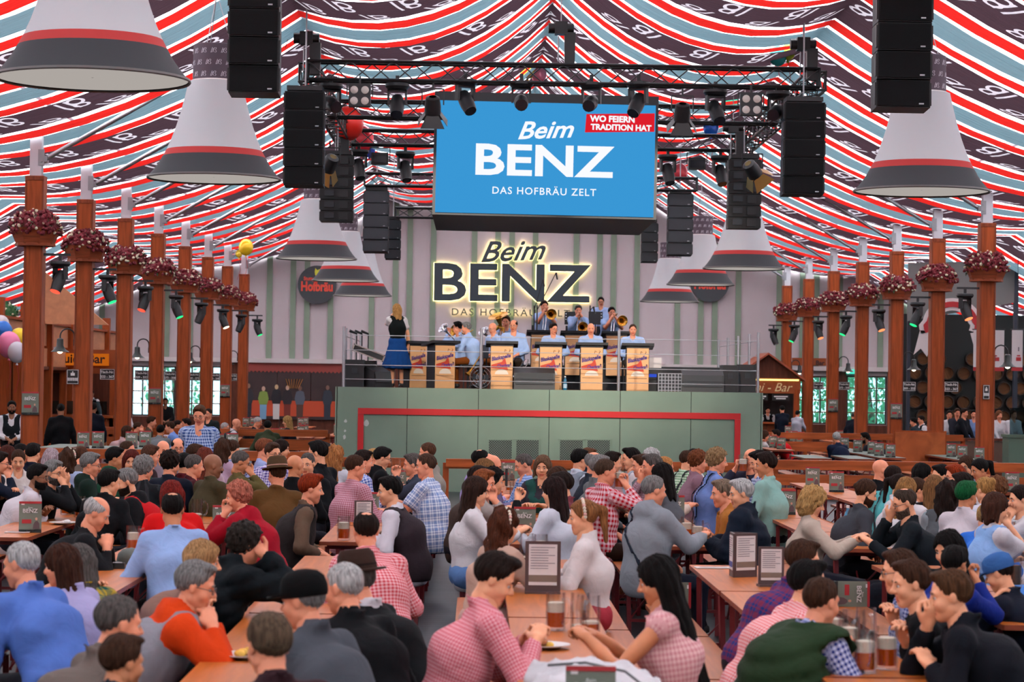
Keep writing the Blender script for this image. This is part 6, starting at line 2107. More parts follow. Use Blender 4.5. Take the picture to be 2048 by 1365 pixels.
def cap_hat(rgb):
    b = MB()
    b.lathe([(.09, .02), (.095, .04), (.095, .07), (.085, .112), (.06, .138), (.02, .15), (.001, .151)], 22, 0, Matrix.Translation((0, -.012, 0)) @ Matrix.Diagonal((1.0, 1.24, 1, 1)), cap=False)
    b.add([(-.075, .06, .045), (-.055, .16, .032), (0, .185, .038), (.055, .16, .032), (.075, .06, .045), (-.075, .06, .037), (-.055, .16, .024), (0, .185, .03), (.055, .16, .024), (.075, .06, .037)],
          [(0, 1, 2, 3, 4), (9, 8, 7, 6, 5), (0, 5, 6, 1), (1, 6, 7, 2), (2, 7, 8, 3), (3, 8, 9, 4)])
    return ('peaked_cap', b.mesh('peaked_cap', cloth(rgb), True))
# ================================================================ the guests
BLK, NAVY, DKG, GREY, WHT, LBL = (26, 27, 31), (34, 40, 56), (70, 72, 76), (128, 130, 136), (214, 210, 212), (150, 172, 208)
G1, G2, G3 = (150, 148, 146), (206, 204, 202), (112, 106, 102)     # greying hair
BR, DB, BK, BL, RD = (86, 58, 42), (50, 36, 30), (28, 23, 22), (206, 166, 112), (168, 70, 30)
p = person


def hold_mug(ret, side, label, kind='half', tilt=0.0):
    ob, HM, arms = ret; W = arms[side][2]; E = arms[side][1]
    R = Matrix.Rotation(ob.rotation_euler.z, 3, 'Z')
    dr = Vector(W - E).normalized()
    w = ob.location + R @ (Vector(W) + dr * .09 + Vector((-.05 if side else .05, .02, -.1)))
    o = mug(kind, 0, 0, label, d=10); o.location = w
    o.rotation_euler = (Matrix.Rotation(ob.rotation_euler.z, 3, 'Z') @ Matrix.Rotation(tilt, 3, 'X') @ Matrix.Rotation(-PI / 2, 3, 'Z')).to_euler()
    return o


def crowd(p, hold_mug):
    # ---- foreground right
    p('person in a pink check shirt bent over a plate', 1012, 1110, 10.9, 80, 'quiff', DB, 'fair', ('chk', (206, 104, 118), (226, 178, 184), 60), ('eat', 'eat'), pitch=26, legs=(70, 60, 50), look=95)
    p('person with very long black hair in a pink sleeveless dress', 1303, 1115, 11.0, 280, 'xlong', BK, 'tan', ('chk', (206, 150, 154), (226, 190, 190), 40), ('eat', 'eat'), short='none', skirt=(196, 116, 122), pitch=16)
    p('brown-haired person in a blue and red plaid shirt, farthest of three', 1613, 1083, 13.5, 75, 'short', BR, 'fair', ('plaid', (44, 70, 130), (150, 60, 80), 14), 'cross', look=80)
    p('black-haired person in a pink check shirt beside the green vest', 1623, 1125, 12.2, 78, 'quiff', BK, 'fair', ('chk', (222, 110, 112), (236, 206, 206), 60), 'cross', look=85)
    p('short-haired person in a dark green quilted vest and blue check sleeves', 1648, 1156, 11.2, 62, 'crop', BR, 'pink', ('chk', (52, 74, 150), (206, 212, 236), 40), 'table', vest=('quilt', (54, 74, 50)), look=50, fat=1.05)
    p('bespectacled person in a blue check shirt behind the smiling one', 1793, 1102, 12.7, 275, 'short', BR, 'fair', ('chk', (60, 84, 150), (190, 200, 226), 50), 'cross', glasses=True)
    p('smiling brown-haired person in black, leaning in over the mugs', 1815, 1123, 11.8, 280, 'short', BR, 'fair', BLK, 'cross', look=262)
    p('person in a black jacket with a fist at the chin, at the mugs', 1893, 1145, 10.9, 285, 'short', (104, 74, 50), 'fair', (30, 33, 42), ('table', 'chin'), look=272, fat=1.05)
    p('dark long-haired person in black glancing down at the right', 1890, 1064, 14.2, 215, 'long', BK, 'fair', BLK, 'near', look=230, pitch=18, skirt=BLK)
    p('child in a blue jacket holding a brown drink', 1912, 1094, 13.4, 60, 'short', BK, 'tan', (40, 60, 140), ('table', 'drink'), sc=.86, look=40)
    p('person in a blue peaked cap and dark jacket at the right', 1986, 1112, 13.8, 300, 'crop', DB, 'fair', NAVY, 'near', hat=cap_hat((74, 116, 168)), sc=.9, look=300, pitch=22)
    # ---- middle right
    p('grey-haired person in a pale grey hooded sweater with a dark shoulder strap', 1312, 952, 18.7, 60, 'crop', G1, 'pink', (150, 154, 160), ('lap', 'mug'), hood=True, strap=(52, 60, 74), look=70, fat=1.15, legs=NAVY)
    p('grey-haired person in a tan coat beside the quilted jacket', 1441, 961, 20.0, 270, 'short', (150, 130, 112), 'pink', (176, 122, 64), 'cross', look=262)
    p('white-haired person in a navy quilted jacket', 1478, 960, 18.9, 285, 'short', G2, 'fair', ('quilt', (32, 42, 58)), 'near', look=262, fat=1.05)
    p('curly blonde person in a beige jacket and green scarf, eating', 1636, 978, 18.8, 95, 'bigcurl', BL, 'fair', (190, 176, 164), 'eat', look=105, pitch=20, skirt=NAVY)
    p('greying person in a black jacket with a hand at the mouth', 1800, 978, 18.4, 272, 'thin', (86, 72, 62), 'fair', (36, 44, 50), ('mug', 'mouth'), glasses=True, beard=(120, 104, 92), look=262, pitch=18)
    p('person with a hair knot and dark grey suit, profile to the right', 1741, 960, 20.3, 85, 'knot', BR, 'fair', (78, 80, 86), 'lap', beard=BR, look=85, pitch=20)
    p('person in a turquoise shirt with dark braces, from behind', 1790, 932, 23.0, 40, 'crop', DB, 'fair', (104, 176, 178), 'near', braces=DKG, look=60)
    p('bald person in a dark suit behind the turquoise shirt', 1765, 920, 25.0, 60, None, BR, 'pink', BLK, 'near', look=75)
    p('long blonde-haired person from behind, right of the turquoise shirt', 1816, 957, 20.8, 40, 'long', (176, 132, 84), 'fair', WHT, 'near', skirt=NAVY)
    p('dark-haired person half hidden beside the turquoise shirt', 1803, 950, 22.0, 120, 'pony', DB, 'fair', (200, 196, 200), 'near', skirt=BLK)
    p('brown-haired person with white blouse and black bodice, profile right', 1838, 957, 21.4, 80, 'pony', BR, 'fair', WHT, 'near', vest=BLK, skirt=BLK)
    p('dark long-haired person in black facing right, far right tables', 1848, 929, 24.6, 90, 'long', BK, 'tan', BLK, ('near', 'chin'), skirt=BLK)
    p('dark-haired clean-shaven person facing left, far right tables', 1879, 931, 24.0, 255, 'short', BK, 'fair', (190, 190, 196), 'near')
    p('ginger person with glasses leaning left, far right tables', 1907, 931, 23.2, 265, 'short', RD, 'pink', (90, 70, 70), 'near', glasses=True)
    p('dark-haired person partly hidden below the ginger one', 1920, 947, 22.2, 280, 'short', DB, 'fair', DKG, 'near')
    p('bespectacled long-haired person facing front, rear right tables', 1931, 914, 26.5, 215, 'half', BR, 'fair', (120, 130, 150), 'near', glasses=True, skirt=GREY)
    p('dark ponytailed person in white looking down, rear right tables', 1953, 919, 25.5, 255, 'pony', BK, 'tan', WHT, 'near', skirt=WHT, pitch=18)
    p('light brown long-haired person in black from behind', 1870, 953, 21.0, 20, 'long', (150, 112, 74), 'fair', BLK, 'near', skirt=BLK)
    p('long dark wavy-haired person in a grey waistcoat', 1898, 963, 19.8, 30, 'longwave', DB, 'fair', (150, 158, 164), 'near', vest=(104, 108, 112), skirt=DKG)
    p('person with green-dyed hair in a white lace blouse', 1936, 965, 19.3, 50, 'quiff', (26, 110, 64), 'tan', (206, 198, 202), 'near')
    p('blonde person with a low bun at the right', 1966, 956, 21.0, 320, 'bun', (196, 152, 96), 'fair', (200, 200, 210), 'near', skirt=(70, 110, 180))
    p('curly brown-haired person behind the blonde bun', 1990, 956, 21.8, 250, 'curly', (134, 92, 62), 'fair', (90, 80, 90), 'near')
    p('brown bob-haired person in white blouse and pale blue bodice', 1996, 988, 17.8, 75, 'bob', (88, 56, 42), 'fair', (206, 204, 210), ('table', 'chin'), vest=(150, 182, 222), short=True, skirt=(96, 150, 214))
    p('brown-haired person at the right edge resting chin on hand', 2037, 972, 19.0, 265, 'pony', DB, 'fair', WHT, ('chin', 'near'), skirt=WHT)
    p('person in a bright blue dress beside the white blouses', 1972, 1010, 18.6, 20, 'bun', BL, 'fair', (70, 130, 210), 'near', skirt=(70, 130, 210), sc=.9)
    # ---- far right of aisle rows, under the stage
    p('auburn-haired person in a mauve shirt, rear middle right', 1400, 903, 26.0, 85, 'curly', (136, 84, 52), 'pink', (150, 120, 132), 'near', look=90)
    p('curly blond person in a blue shirt with navy braces', 1438, 899, 25.0, 85, 'curly', (170, 140, 104), 'pink', (128, 148, 196), 'near', braces=(40, 52, 76), fat=1.1)
    hold_mug(p('balding person raising a beer mug, facing front', 1500, 898, 27.0, 215, 'bald', DB, 'pink', (60, 60, 80), ('near', 'drink'), look=235), 1, 'raised mug of the balding drinker at the rear right')
    p('dark-haired person in a blue check shirt leaning toward the mug', 1511, 903, 25.8, 270, 'short', BK, 'fair', ('chk', (50, 70, 130), (210, 216, 236), 30), 'near', look=255, pitch=18)
    p('dark-haired person in a pale green shirt, back to the camera', 1528, 906, 24.0, 295, 'short', DB, 'tan', (150, 184, 176), 'near', look=275)
    p('person in a green check shirt with braces, rear middle right', 1377, 902, 27.2, 60, 'crop', BR, 'fair', ('chk', (96, 150, 104), (220, 232, 216), 34), 'near', braces=DKG)
    p('dark-haired person in white beside the green check shirt', 1392, 900, 28.0, 70, 'short', BK, 'fair', WHT, 'near')
    p('black long-haired person in grey, seen from behind', 1320, 928, 22.3, 300, 'half', BK, 'tan', (104, 108, 114), 'near', skirt=DKG)
    p('strawberry blonde person with pinned-up hair facing right', 1333, 915, 24.6, 75, 'bun', (206, 150, 96), 'pink', (214, 196, 184), 'near', skirt=WHT)
    p('dark-haired person in white shirt with a hand at the mouth', 1259, 898, 27.0, 265, 'quiff', BK, 'fair', WHT, ('near', 'mouth'), vest=(170, 178, 190))
    p('white-haired person behind the brown-haired one, rear middle', 1299, 899, 28.0, 255, 'curly', G2, 'pink', (160, 160, 170), 'near')
    p('brown-haired person in a grey waistcoat beside the white-haired one', 1279, 911, 25.0, 260, 'short', BR, 'pink', WHT, 'near', vest=(120, 124, 130))
    p('grey-brown-haired person in a muted plaid shirt facing left', 1300, 910, 24.2, 262, 'short', G3, 'pink', ('plaid', (150, 100, 110), (200, 180, 190), 20), ('near', 'chin'))
    hold_mug(p('person in a red and white check shirt drinking, back to camera', 1216, 919, 21.8, 62, 'crop', (96, 74, 58), 'pink', ('chk', (190, 30, 50), (226, 200, 206), 22), ('lap', 'drink'), look=82, legs=(60, 44, 36)), 1, 'mug raised by the drinker in the red check shirt')
    p('dark-haired person in a grey waistcoat, rear middle', 1162, 900, 26.5, 60, 'short', BK, 'fair', (190, 196, 206), 'near', vest=(140, 148, 158))
    p('brown-haired person in navy, rear middle', 1180, 898, 27.6, 80, 'short', (120, 84, 58), 'pink', NAVY, 'near')
    p('grey balding person in a dark jacket, rear middle', 1192, 905, 25.2, 75, 'bald', G1, 'pink', (52, 58, 70), 'near')
    p('grey-haired person in a grey sweater, rear middle', 1203, 912, 23.6, 72, 'short', G1, 'pink', (116, 120, 122), 'lap')
    p('dark brown-haired person peering over a shoulder, rear middle', 1228, 905, 26.0, 80, 'short', DB, 'fair', (180, 150, 150), 'near')
    # ---- just right of the aisle
    p('long straight brown-haired person in a white cardigan and jeans', 957, 956, 18.9, 85, 'long', (70, 48, 38), 'fair', (206, 202, 204), 'eat', skirt=(110, 140, 182), look=85)
    p('red-blond person with a cigarette beside the white cardigan', 973, 941, 20.2, 88, 'short', (160, 96, 56), 'pink', (170, 160, 156), ('near', 'chin'), look=110)
    p('dark curly-haired person holding up a phone', 991, 938, 21.2, 90, 'curly', BK, 'fair', BLK, ('near', 'phone'))
    p('dark-haired person in brown behind the smoker', 962, 934, 21.8, 85, 'short', DB, 'fair', (84, 70, 64), 'near')
    p('blonde person behind the smoker, turned to the right', 974, 920, 23.6, 85, 'half', (150, 112, 72), 'fair', (150, 130, 120), 'near', skirt=BR)
    p('balding person in a lilac shirt, back to camera, by the aisle', 965, 900, 25.8, 62, 'thin', BK, 'pink', (178, 164, 206), 'near', look=75)
    p('bald person looking down, beside the lilac shirt', 992, 911, 24.6, 100, None, BR, 'pink', (140, 130, 160), 'near', pitch=18)
    p('second bald person, rear right of the aisle', 980, 908, 26.6, 85, None, BR, 'pink', (110, 100, 100), 'near')
    p('greying person in a blue check shirt leaning left', 1040, 909, 24.8, 258, 'crop', G3, 'pink', ('chk', (70, 120, 190), (196, 214, 236), 40), 'near', pitch=20)
    p('person with brown bob and green scarf facing the camera', 1085, 913, 24.6, 200, 'bob', (130, 100, 78), 'fair', (72, 66, 74), 'near', vest=(54, 96, 90), skirt=BLK, look=188)
    p('brown-haired person in a red check blouse, facing left', 1110, 936, 21.6, 280, 'bob', BR, 'pink', ('chk', (200, 40, 60), (230, 206, 210), 30), 'near', vest=(52, 54, 60), skirt=BLK)
    p('dark-haired person beside the long-haired white shirt', 1120, 946, 20.6, 275, 'short', DB, 'fair', (130, 70, 80), 'near')
    p('long dark-haired person in a pale blue-white shirt, back to camera', 1103, 956, 19.4, 300, 'long', (54, 36, 32), 'fair', (206, 208, 216), 'near', skirt=WHT)
    p('long auburn wavy-haired person with flower headband and lace jacket', 1014, 1019, 15.3, 62, 'longwave', (104, 60, 40), 'fair', (196, 168, 154), 'eat', band=True, skirt=(206, 176, 166), look=60)
    p('blonde ponytailed person with flower headband in a white sweater', 1161, 1001, 15.6, 280, 'pony', (166, 118, 76), 'fair', (222, 214, 212), 'near', band=True, skirt=(178, 70, 84), look=268)
    # ---- just left of the aisle
    p('redhead in a dark waistcoat and brown sleeves, profile right', 627, 951, 19.4, 88, 'quiff', (160, 62, 24), 'pink', (116, 96, 82), 'lap', vest=(62, 56, 56), legs=(70, 120, 170))
    p('slick-haired person in a plum waistcoat and white sleeves', 775, 955, 19.4, 278, 'short', BK, 'fair', (222, 218, 224), 'near', vest=(66, 56, 62), look=262)
    p('person in a fine red check shirt, back to camera, left of the aisle', 731, 1025, 14.4, 335, 'thin', DB, 'pink', ('chk', (206, 84, 92), (232, 190, 194), 50), 'near', fat=1.2, look=345)
    p('person in a brown felt hat and black waistcoat over white', 708, 1118, 12.0, 300, 'crop', G3, 'pink', (216, 212, 216), 'near', vest=BLK, hat=felt_hat((74, 56, 48), (52, 40, 36)), look=290)
    p('white-haired person in a black jacket, back to camera', 681, 1132, 10.9, 320, 'crop', G2, 'pink', BLK, 'near', look=300)
    p('person in a black cap and grey jacket, turned left', 600, 1149, 10.1, 315, 'crop', G1, 'pink', (92, 96, 104), 'near', hat=cap_hat((18, 18, 20)), look=292, fat=1.1)
    p('tousled grey-brown-haired person in maroon, lowest in front', 534, 1230, 8.7, 335, 'short', (116, 98, 80), 'pink', (70, 46, 52), 'near', look=330)
    p('dark curly-haired person in a black padded jacket', 497, 1049, 13.5, 70, 'curly', (60, 52, 46), 'pink', ('quilt', (26, 34, 40)), ('near', 'face'), look=62)
    p('person in an orange and grey hooded jacket, profile right', 404, 1126, 11.4, 84, 'short', G1, 'pink', (214, 84, 30), 'eat', hood=True, vest=(150, 148, 156), look=90, glasses=True, pitch=14)
    p('blonde person half hidden behind the orange hood', 412, 1084, 12.7, 90, 'bob', (196, 156, 112), 'fair', (150, 120, 110), 'near', skirt=BLK, look=85)
    p('grey-haired person in a grey-brown jacket, lower left', 246, 1192, 9.6, 60, 'crop', G3, 'pink', (122, 112, 106), 'near', look=62)
    p('brown-haired child at the bottom left corner', 252, 1272, 8.6, 40, 'short', BR, 'tan', (56, 62, 70), 'near', sc=.85, look=50)
    p('grey-haired person in a blue shirt at the left edge', 38, 1087, 12.0, 310, 'crop', G2, 'pink', (104, 134, 196), 'near', look=292, fat=1.15)
    p('long brown-haired person in a lilac blouse at the left', 118, 1092, 12.7, 300, 'long', (84, 52, 38), 'pink', (176, 170, 204), 'near', skirt=(80, 90, 130), look=285)
    p('person in a green plaid shawl behind the lilac blouse', 152, 1092, 13.4, 320, 'half', G3, 'fair', ('plaid', (30, 110, 104), (200, 170, 60), 10), 'near', skirt=NAVY, look=300)
    p('bald elderly person in a black suit, reading', 208, 1001, 16.6, 85, 'bald', G2, 'pink', (34, 36, 40), 'eat', look=90, pitch=26)
    p('person in a pale blue shirt, back to camera, left tables', 345, 986, 16.0, 340, 'thin', BK, 'tan', (158, 180, 216), 'near', look=350, fat=1.1)
    p('person in a crimson jacket with pinkish short hair, profile left', 472, 965, 18.6, 285, 'curly', (206, 130, 110), 'pink', (170, 28, 54), ('chin', 'table'), hood=True, look=268)
    p('red-haired person in a red jacket, back to camera', 341, 964, 18.4, 330, 'bob', (140, 44, 34), 'fair', (206, 34, 36), 'near', look=330)
    p('person in a feathered felt hat and brown coat, from behind', 553, 924, 21.4, 345, 'crop', BR, 'pink', (112, 82, 46), 'near', hat=felt_hat((98, 78, 56), (200, 160, 150)), fat=1.2, look=330)
    # ---- far left of aisle rows
    p('grey-haired person with raised sunglasses and olive sweater', 489, 903, 24.4, 70, 'crop', G3, 'tan', (108, 98, 60), ('near', 'mouth'), look=85, pitch=18, fat=1.1)
    p('bald brown-skinned person in an olive and green jacket', 430, 909, 23.2, 50, None, BK, 'brown', (86, 78, 56), 'lap', look=75, legs=BLK, fat=1.1)
    p('braided brown-haired person in a lilac top', 450, 880, 28.0, 35, 'longwave', BR, 'fair', (186, 160, 178), 'near', skirt=GREY)
    p('brown-haired person in a blue check shirt, rear left', 468, 881, 29.0, 30, 'crop', BR, 'fair', ('chk', (70, 90, 150), (206, 212, 230), 40), 'near')
    p('bespectacled person in a violet check shirt turned to the camera', 548, 887, 26.8, 130, 'short', BR, 'fair', ('chk', (96, 80, 160), (224, 220, 238), 34), 'near', glasses=True, look=140)
    p('auburn-haired person beside the violet check shirt', 532, 879, 28.4, 80, 'short', (150, 92, 64), 'pink', (160, 170, 206), 'near')
    p('dark long-haired person behind the violet check shirt', 566, 881, 29.2, 95, 'half', DB, 'fair', (120, 100, 100), 'near', skirt=BLK)
    p('bald person in a black jacket from behind, rear left', 593, 911, 23.4, 25, None, BK, 'tan', BLK, 'near', look=40)
    p('short grey-haired person facing the camera, rear left', 614, 907, 24.6, 200, 'crop', G3, 'fair', BLK, 'near', look=195)
    p('standing person with glasses in a long black coat', 632, 882, 25.4, 300, 'short', BK, 'fair', (24, 26, 32), 'down', look=280, glasses=True, th=.1)
    p('dark-haired person beside the long black coat', 648, 886, 27.4, 20, 'short', DB, 'fair', (180, 180, 190), 'near')
    p('strawberry blonde long-haired person in white, from behind', 672, 893, 26.4, 20, 'longwave', (196, 136, 86), 'fair', (206, 208, 216), 'near', skirt=WHT)
    p('short-haired person in a dusty red check shirt, back turned', 715, 911, 22.6, 55, 'crop', BR, 'pink', ('chk', (168, 104, 118), (206, 170, 180), 50), 'near', look=70, legs=(50, 50, 40), fat=1.15)
    p('person in blue check with brown braces by the red check shirt', 731, 902, 25.0, 75, 'short', DB, 'pink', ('chk', (60, 96, 180), (214, 222, 240), 34), 'near', braces=(90, 56, 40))
    p('dark-haired person in a black hooded coat with glasses', 771, 896, 26.6, 85, 'short', BK, 'fair', (24, 26, 30), 'eat', hood=True, glasses=True, pitch=16)
    p('pale-haired person behind the black hooded coat', 752, 898, 28.0, 80, 'crop', BL, 'pink', BLK, 'near')
    hold_mug(p('grey-haired person drinking from a glass mug by the aisle', 822, 909, 25.0, 262, 'short', G3, 'pink', (70, 76, 90), ('drink', 'near'), look=265), 0, 'glass mug at the lips of the grey-haired drinker', 'empty')
    p('person in a bright blue and white plaid short-sleeved shirt', 848, 908, 23.2, 285, 'crop', (96, 70, 54), 'pink', ('plaid', (232, 238, 246), (40, 110, 180), 15), ('eat', 'eat'), short=True, fat=1.3, look=268, legs=(60, 46, 40))
    p('brown-haired person in a beige-grey top, near the railing', 852, 886, 28.0, 290, 'crop', (110, 78, 58), 'pink', (156, 150, 142), 'near', look=275)
    p('person in navy with raised hands, left edge rear', 3, 905, 24.8, 90, 'short', DB, 'pink', (40, 48, 66), ('near', 'chin'), glasses=True)
    p('dark auburn-haired person at the left edge, rear', 18, 893, 27.6, 40, 'bob', (92, 46, 36), 'fair', (90, 60, 60), 'near')
    p('person in a white blouse with tied-back hair holding a mug', 37, 901, 25.2, 165, 'knot', BR, 'fair', (214, 206, 202), 'mug', skirt=BLK, look=170, pitch=18)
    p('dark-haired person in profile, rear left edge', 46, 888, 28.6, 95, 'crop', BK, 'tan', NAVY, 'near')
    p('dark-haired person in navy from behind, rear left', 68, 888, 27.0, 20, 'short', BK, 'fair', (36, 40, 58), 'near')
    p('person with pale pink-grey hair from behind', 105, 899, 25.8, 20, 'half', (200, 180, 186), 'fair', (130, 130, 150), 'near', skirt=DKG)
    p('person with a brown braid crown from behind, left tables', 140, 899, 25.4, 25, 'longwave', BR, 'fair', (170, 180, 206), 'near', band=True, skirt=(90, 110, 160))
    p('brown-haired person in a grey coat from behind, rear left', 164, 893, 28.0, 15, 'crop', (110, 72, 54), 'pink', (110, 100, 92), 'near')
    p('grey-haired person with glasses in a dark green hooded jacket', 185, 907, 23.2, 80, 'short', G1, 'pink', (36, 56, 48), 'near', hood=True, glasses=True, look=90)
    p('dark-haired person in a forest green hooded sweater', 234, 896, 25.2, 60, 'short', BK, 'tan', (32, 84, 62), 'near', hood=True, look=85)
    p('red-haired person with long hair facing the camera', 263, 902, 24.4, 190, 'long', (110, 44, 36), 'fair', (40, 90, 70), 'near', skirt=BLK, look=175)
    p('brown-haired person with glasses behind the red-haired one', 258, 883, 28.4, 110, 'crop', BR, 'pink', (140, 120, 120), 'near', glasses=True)
    p('brown-haired person leaning right, rear left tables', 305, 892, 26.2, 75, 'short', (104, 70, 54), 'pink', (70, 56, 60), 'near', look=85)
    p('bald pale person facing the camera, rear left tables', 328, 882, 27.8, 160, None, BR, 'pink', (150, 140, 150), 'near', look=150)
    p('dark-haired person with glasses facing the camera, rear left', 356, 877, 28.6, 185, 'bald', BK, 'pink', (110, 110, 130), 'near', glasses=True, look=165)
    p('grey-bobbed person in black with white stripes, from behind', 291, 914, 22.4, 25, 'curly', G1, 'pink', ('str', (40, 42, 46), (60, 62, 66), 8), 'near', look=40)
    p('brown-haired person in a navy sweater, back to camera, left tables', 344, 904, 23.4, 25, 'curly', DB, 'pink', (34, 42, 58), 'near', look=40)
    p('dark ponytailed person beside the navy sweater', 372, 907, 24.4, 35, 'pony', BK, 'fair', (110, 40, 50), 'near', skirt=BLK)
    p('grey-dark-haired person in maroon, rear left tables', 392, 910, 24.0, 70, 'crop', G3, 'pink', (90, 40, 48), 'near')
    p('brown-haired person bent over behind the checked standing one', 394, 890, 27.0, 80, 'short', BR, 'pink', (150, 150, 160), 'near')
    p('auburn long-haired person from behind, below the standing one', 412, 897, 25.6, 20, 'long', (130, 62, 46), 'fair', (190, 170, 180), 'near', skirt=GREY)
    p('bearded person with glasses in a white long-sleeved top', 80, 930, 21.9, 82, 'short', BK, 'brown', (206, 200, 204), 'cross', beard=BK, glasses=True, look=95)
    p('grey-bearded person with glasses and hands at the mouth', 111, 922, 22.2, 100, 'short', G1, 'fair', (34, 36, 40), ('mouth', 'mouth'), beard=G3, glasses=True, look=115)
    p('black-haired person in a black jacket, back to camera, left tables', 222, 940, 20.4, 30, 'short', BK, 'fair', (30, 30, 34), 'near', look=50)
    p('grey-bearded person with a red hood, facing left', 246, 939, 21.0, 262, 'short', G1, 'fair', (32, 32, 36), 'near', beard=DB, hood=True, vest=(190, 30, 40), look=255, pitch=16)
    # ---- standing in the hall
    p('standing person in a blue check shirt with glasses', 398, 812, 29.0, 180, 'short', (110, 78, 56), 'pink', ('chk', (60, 92, 150), (190, 204, 228), 28), 'down', stand=True, glasses=True, look=185, pitch=18, legs=(50, 60, 90), fat=1.05)
    # ---- beyond the railing, left
    p('standing waiter in a dark waistcoat at the left edge', 24, 803, 41.5, 170, 'short', BK, 'brown', WHT, 'belly', stand=True, vest=(38, 44, 48), beard=BK, look=165)
    p('standing person in a long black coat from behind, between left columns', 122, 808, 42.6, 350, 'crop', BK, 'brown', (18, 18, 22), 'down', stand=True)
    p('standing person in a navy coat half behind the second left column', 187, 806, 45.5, 10, 'short', BK, 'brown', (24, 28, 44), 'down', stand=True)
    p('barkeeper with white collar behind the snack bar counter', 183, 781, 62.5, 180, 'crop', DB, 'brown', WHT, 'down', stand=True, vest=BLK, base=.25)
    p('fair-haired server in black and white near the third left column', 257, 816, 56, 60, 'pony', BL, 'fair', WHT, 'near', stand=True, vest=BLK)
    p('standing waiter in black before the back windows', 331, 797, 64, 170, 'short', BK, 'brown', (34, 36, 40), 'belly', stand=True)
    p('person in a grey sweater standing behind the checked shirt', 416, 818, 44, 200, 'crop', DB, 'pink', (46, 54, 56), 'down', stand=True)
    p('person in a brown jacket in profile, beyond the left railing', 305, 834, 49.0, 85, 'short', BR, 'pink', (96, 78, 62), 'near')
    p('person in a light blue shirt facing left, beyond the left railing', 338, 844, 48.0, 270, 'short', BR, 'pink', (130, 160, 214), 'near')
    p('person resting a hand on the head, beyond the left railing', 278, 845, 48.0, 85, 'crop', BR, 'pink', (90, 80, 80), ('near', 'face'))
    p('dark-haired person in grey from behind, beyond the left railing', 322, 851, 46.5, 10, 'short', BK, 'tan', (130, 134, 136), 'near')
    p('person in white with an arm raised, beyond the left railing', 256, 853, 46.0, 85, 'bob', BR, 'pink', (200, 170, 170), ('near', 'face'))
    p('dark-haired person in white, beyond the left railing', 371, 838, 50.0, 260, 'short', DB, 'pink', WHT, 'near')
    p('dark-haired person half behind the checked shirt, beyond the railing', 358, 841, 51.0, 90, 'crop', DB, 'pink', (200, 200, 206), 'near')
    p('bald person in a dark vest and white shirt, left of the stage', 475, 838, 49.0, 85, None, BR, 'pink', WHT, 'near', vest=(50, 56, 60))
    p('white-haired person in black leaning forward, left of the stage', 519, 835, 51.0, 95, 'crop', G2, 'pink', BLK, 'near', pitch=18)
    p('person in an olive hooded jacket from behind, left of the stage', 535, 842, 47.5, 350, 'short', BK, 'tan', (72, 80, 58), 'near', hood=True)
    p('long blonde person in a dark top, left of the stage', 573, 833, 50.0, 280, 'long', BL, 'fair', (40, 42, 56), 'near', skirt=BLK)
    p('grey-capped person half hidden, left of the stage', 452, 846, 52.0, 90, 'crop', G2, 'pink', (170, 166, 160), 'near')
    # ---- beyond the railing, right
    p('person with a red scarf facing left, right of the stage', 1550, 860, 52.0, 275, 'short', DB, 'pink', (196, 30, 40), 'near')
    p('person in white half behind the stage corner', 1531, 862, 53.0, 80, 'bob', BR, 'pink', WHT, 'near')
    p('white-haired person in navy from behind, right of the stage', 1672, 866, 48.5, 340, 'short', G2, 'pink', (40, 50, 74), 'near')
    p('dark-haired bearded person in profile left, right of the stage', 1728, 866, 50.0, 275, 'short', BK, 'brown', (60, 62, 74), 'near', beard=BK)
    p('grey person leaning behind the bearded one, right side', 1742, 870, 54.0, 300, 'crop', G3, 'pink', (70, 74, 82), 'near')
    p('person in a dark sweater bending, between the right columns', 1826, 836, 54.0, 300, 'short', BK, 'pink', (58, 66, 74), ('table', 'table'), stand=True, look=300, th=.35)
    p('smiling server in black and white between the right columns', 1841, 832, 56.0, 255, 'knot', DB, 'pink', WHT, 'down', stand=True, vest=BLK)
    p('standing person in dark blue beside the right back door', 1707, 826, 66.0, 20, 'crop', G3, 'pink', (36, 42, 56), 'down', stand=True)
    p('standing person in a white shirt beside the kiosk', 1596, 822, 68.5, 40, 'short', BK, 'pink', (190, 190, 200), 'near', stand=True)
    p('standing person in dark blue at the kiosk counter', 1564, 812, 68.5, 350, 'short', BK, 'pink', (32, 40, 56), 'near', stand=True)
    p('kiosk server in a black waistcoat behind the counter', 1536, 815, 70.9, 180, 'short', DB, 'pink', WHT, 'down', stand=True, vest=BLK)
    for px, lab, hcol, tp in ((1899, 'first from the left', DB, WHT), (1915, 'second from the left', BR, (60, 60, 70)), (1930, 'third from the left', DB, (36, 38, 46)), (1948, 'fourth from the left', BK, (140, 160, 200)), (1999, 'fifth from the left', (150, 100, 70), WHT), (2028, 'rightmost', BR, WHT)):
        p('person behind the dark balcony front on the right, ' + lab, px, 818 + (px % 5), 57.2, 180 + (px * 37 % 120 - 60), 'short' if px != 1999 else 'long', hcol, 'pink', tp, 'near', stand=True, group='people behind the balcony front')


# first pass: gather the guests; guests that would share one place are moved apart along their own line of sight
FOLK = []


def collect(label, px, py, d, yaw=90, *a, **k):
    FOLK.append([label, px, py, float(d), yaw, float(d)]); return None


crowd(collect, lambda *a, **k: None)


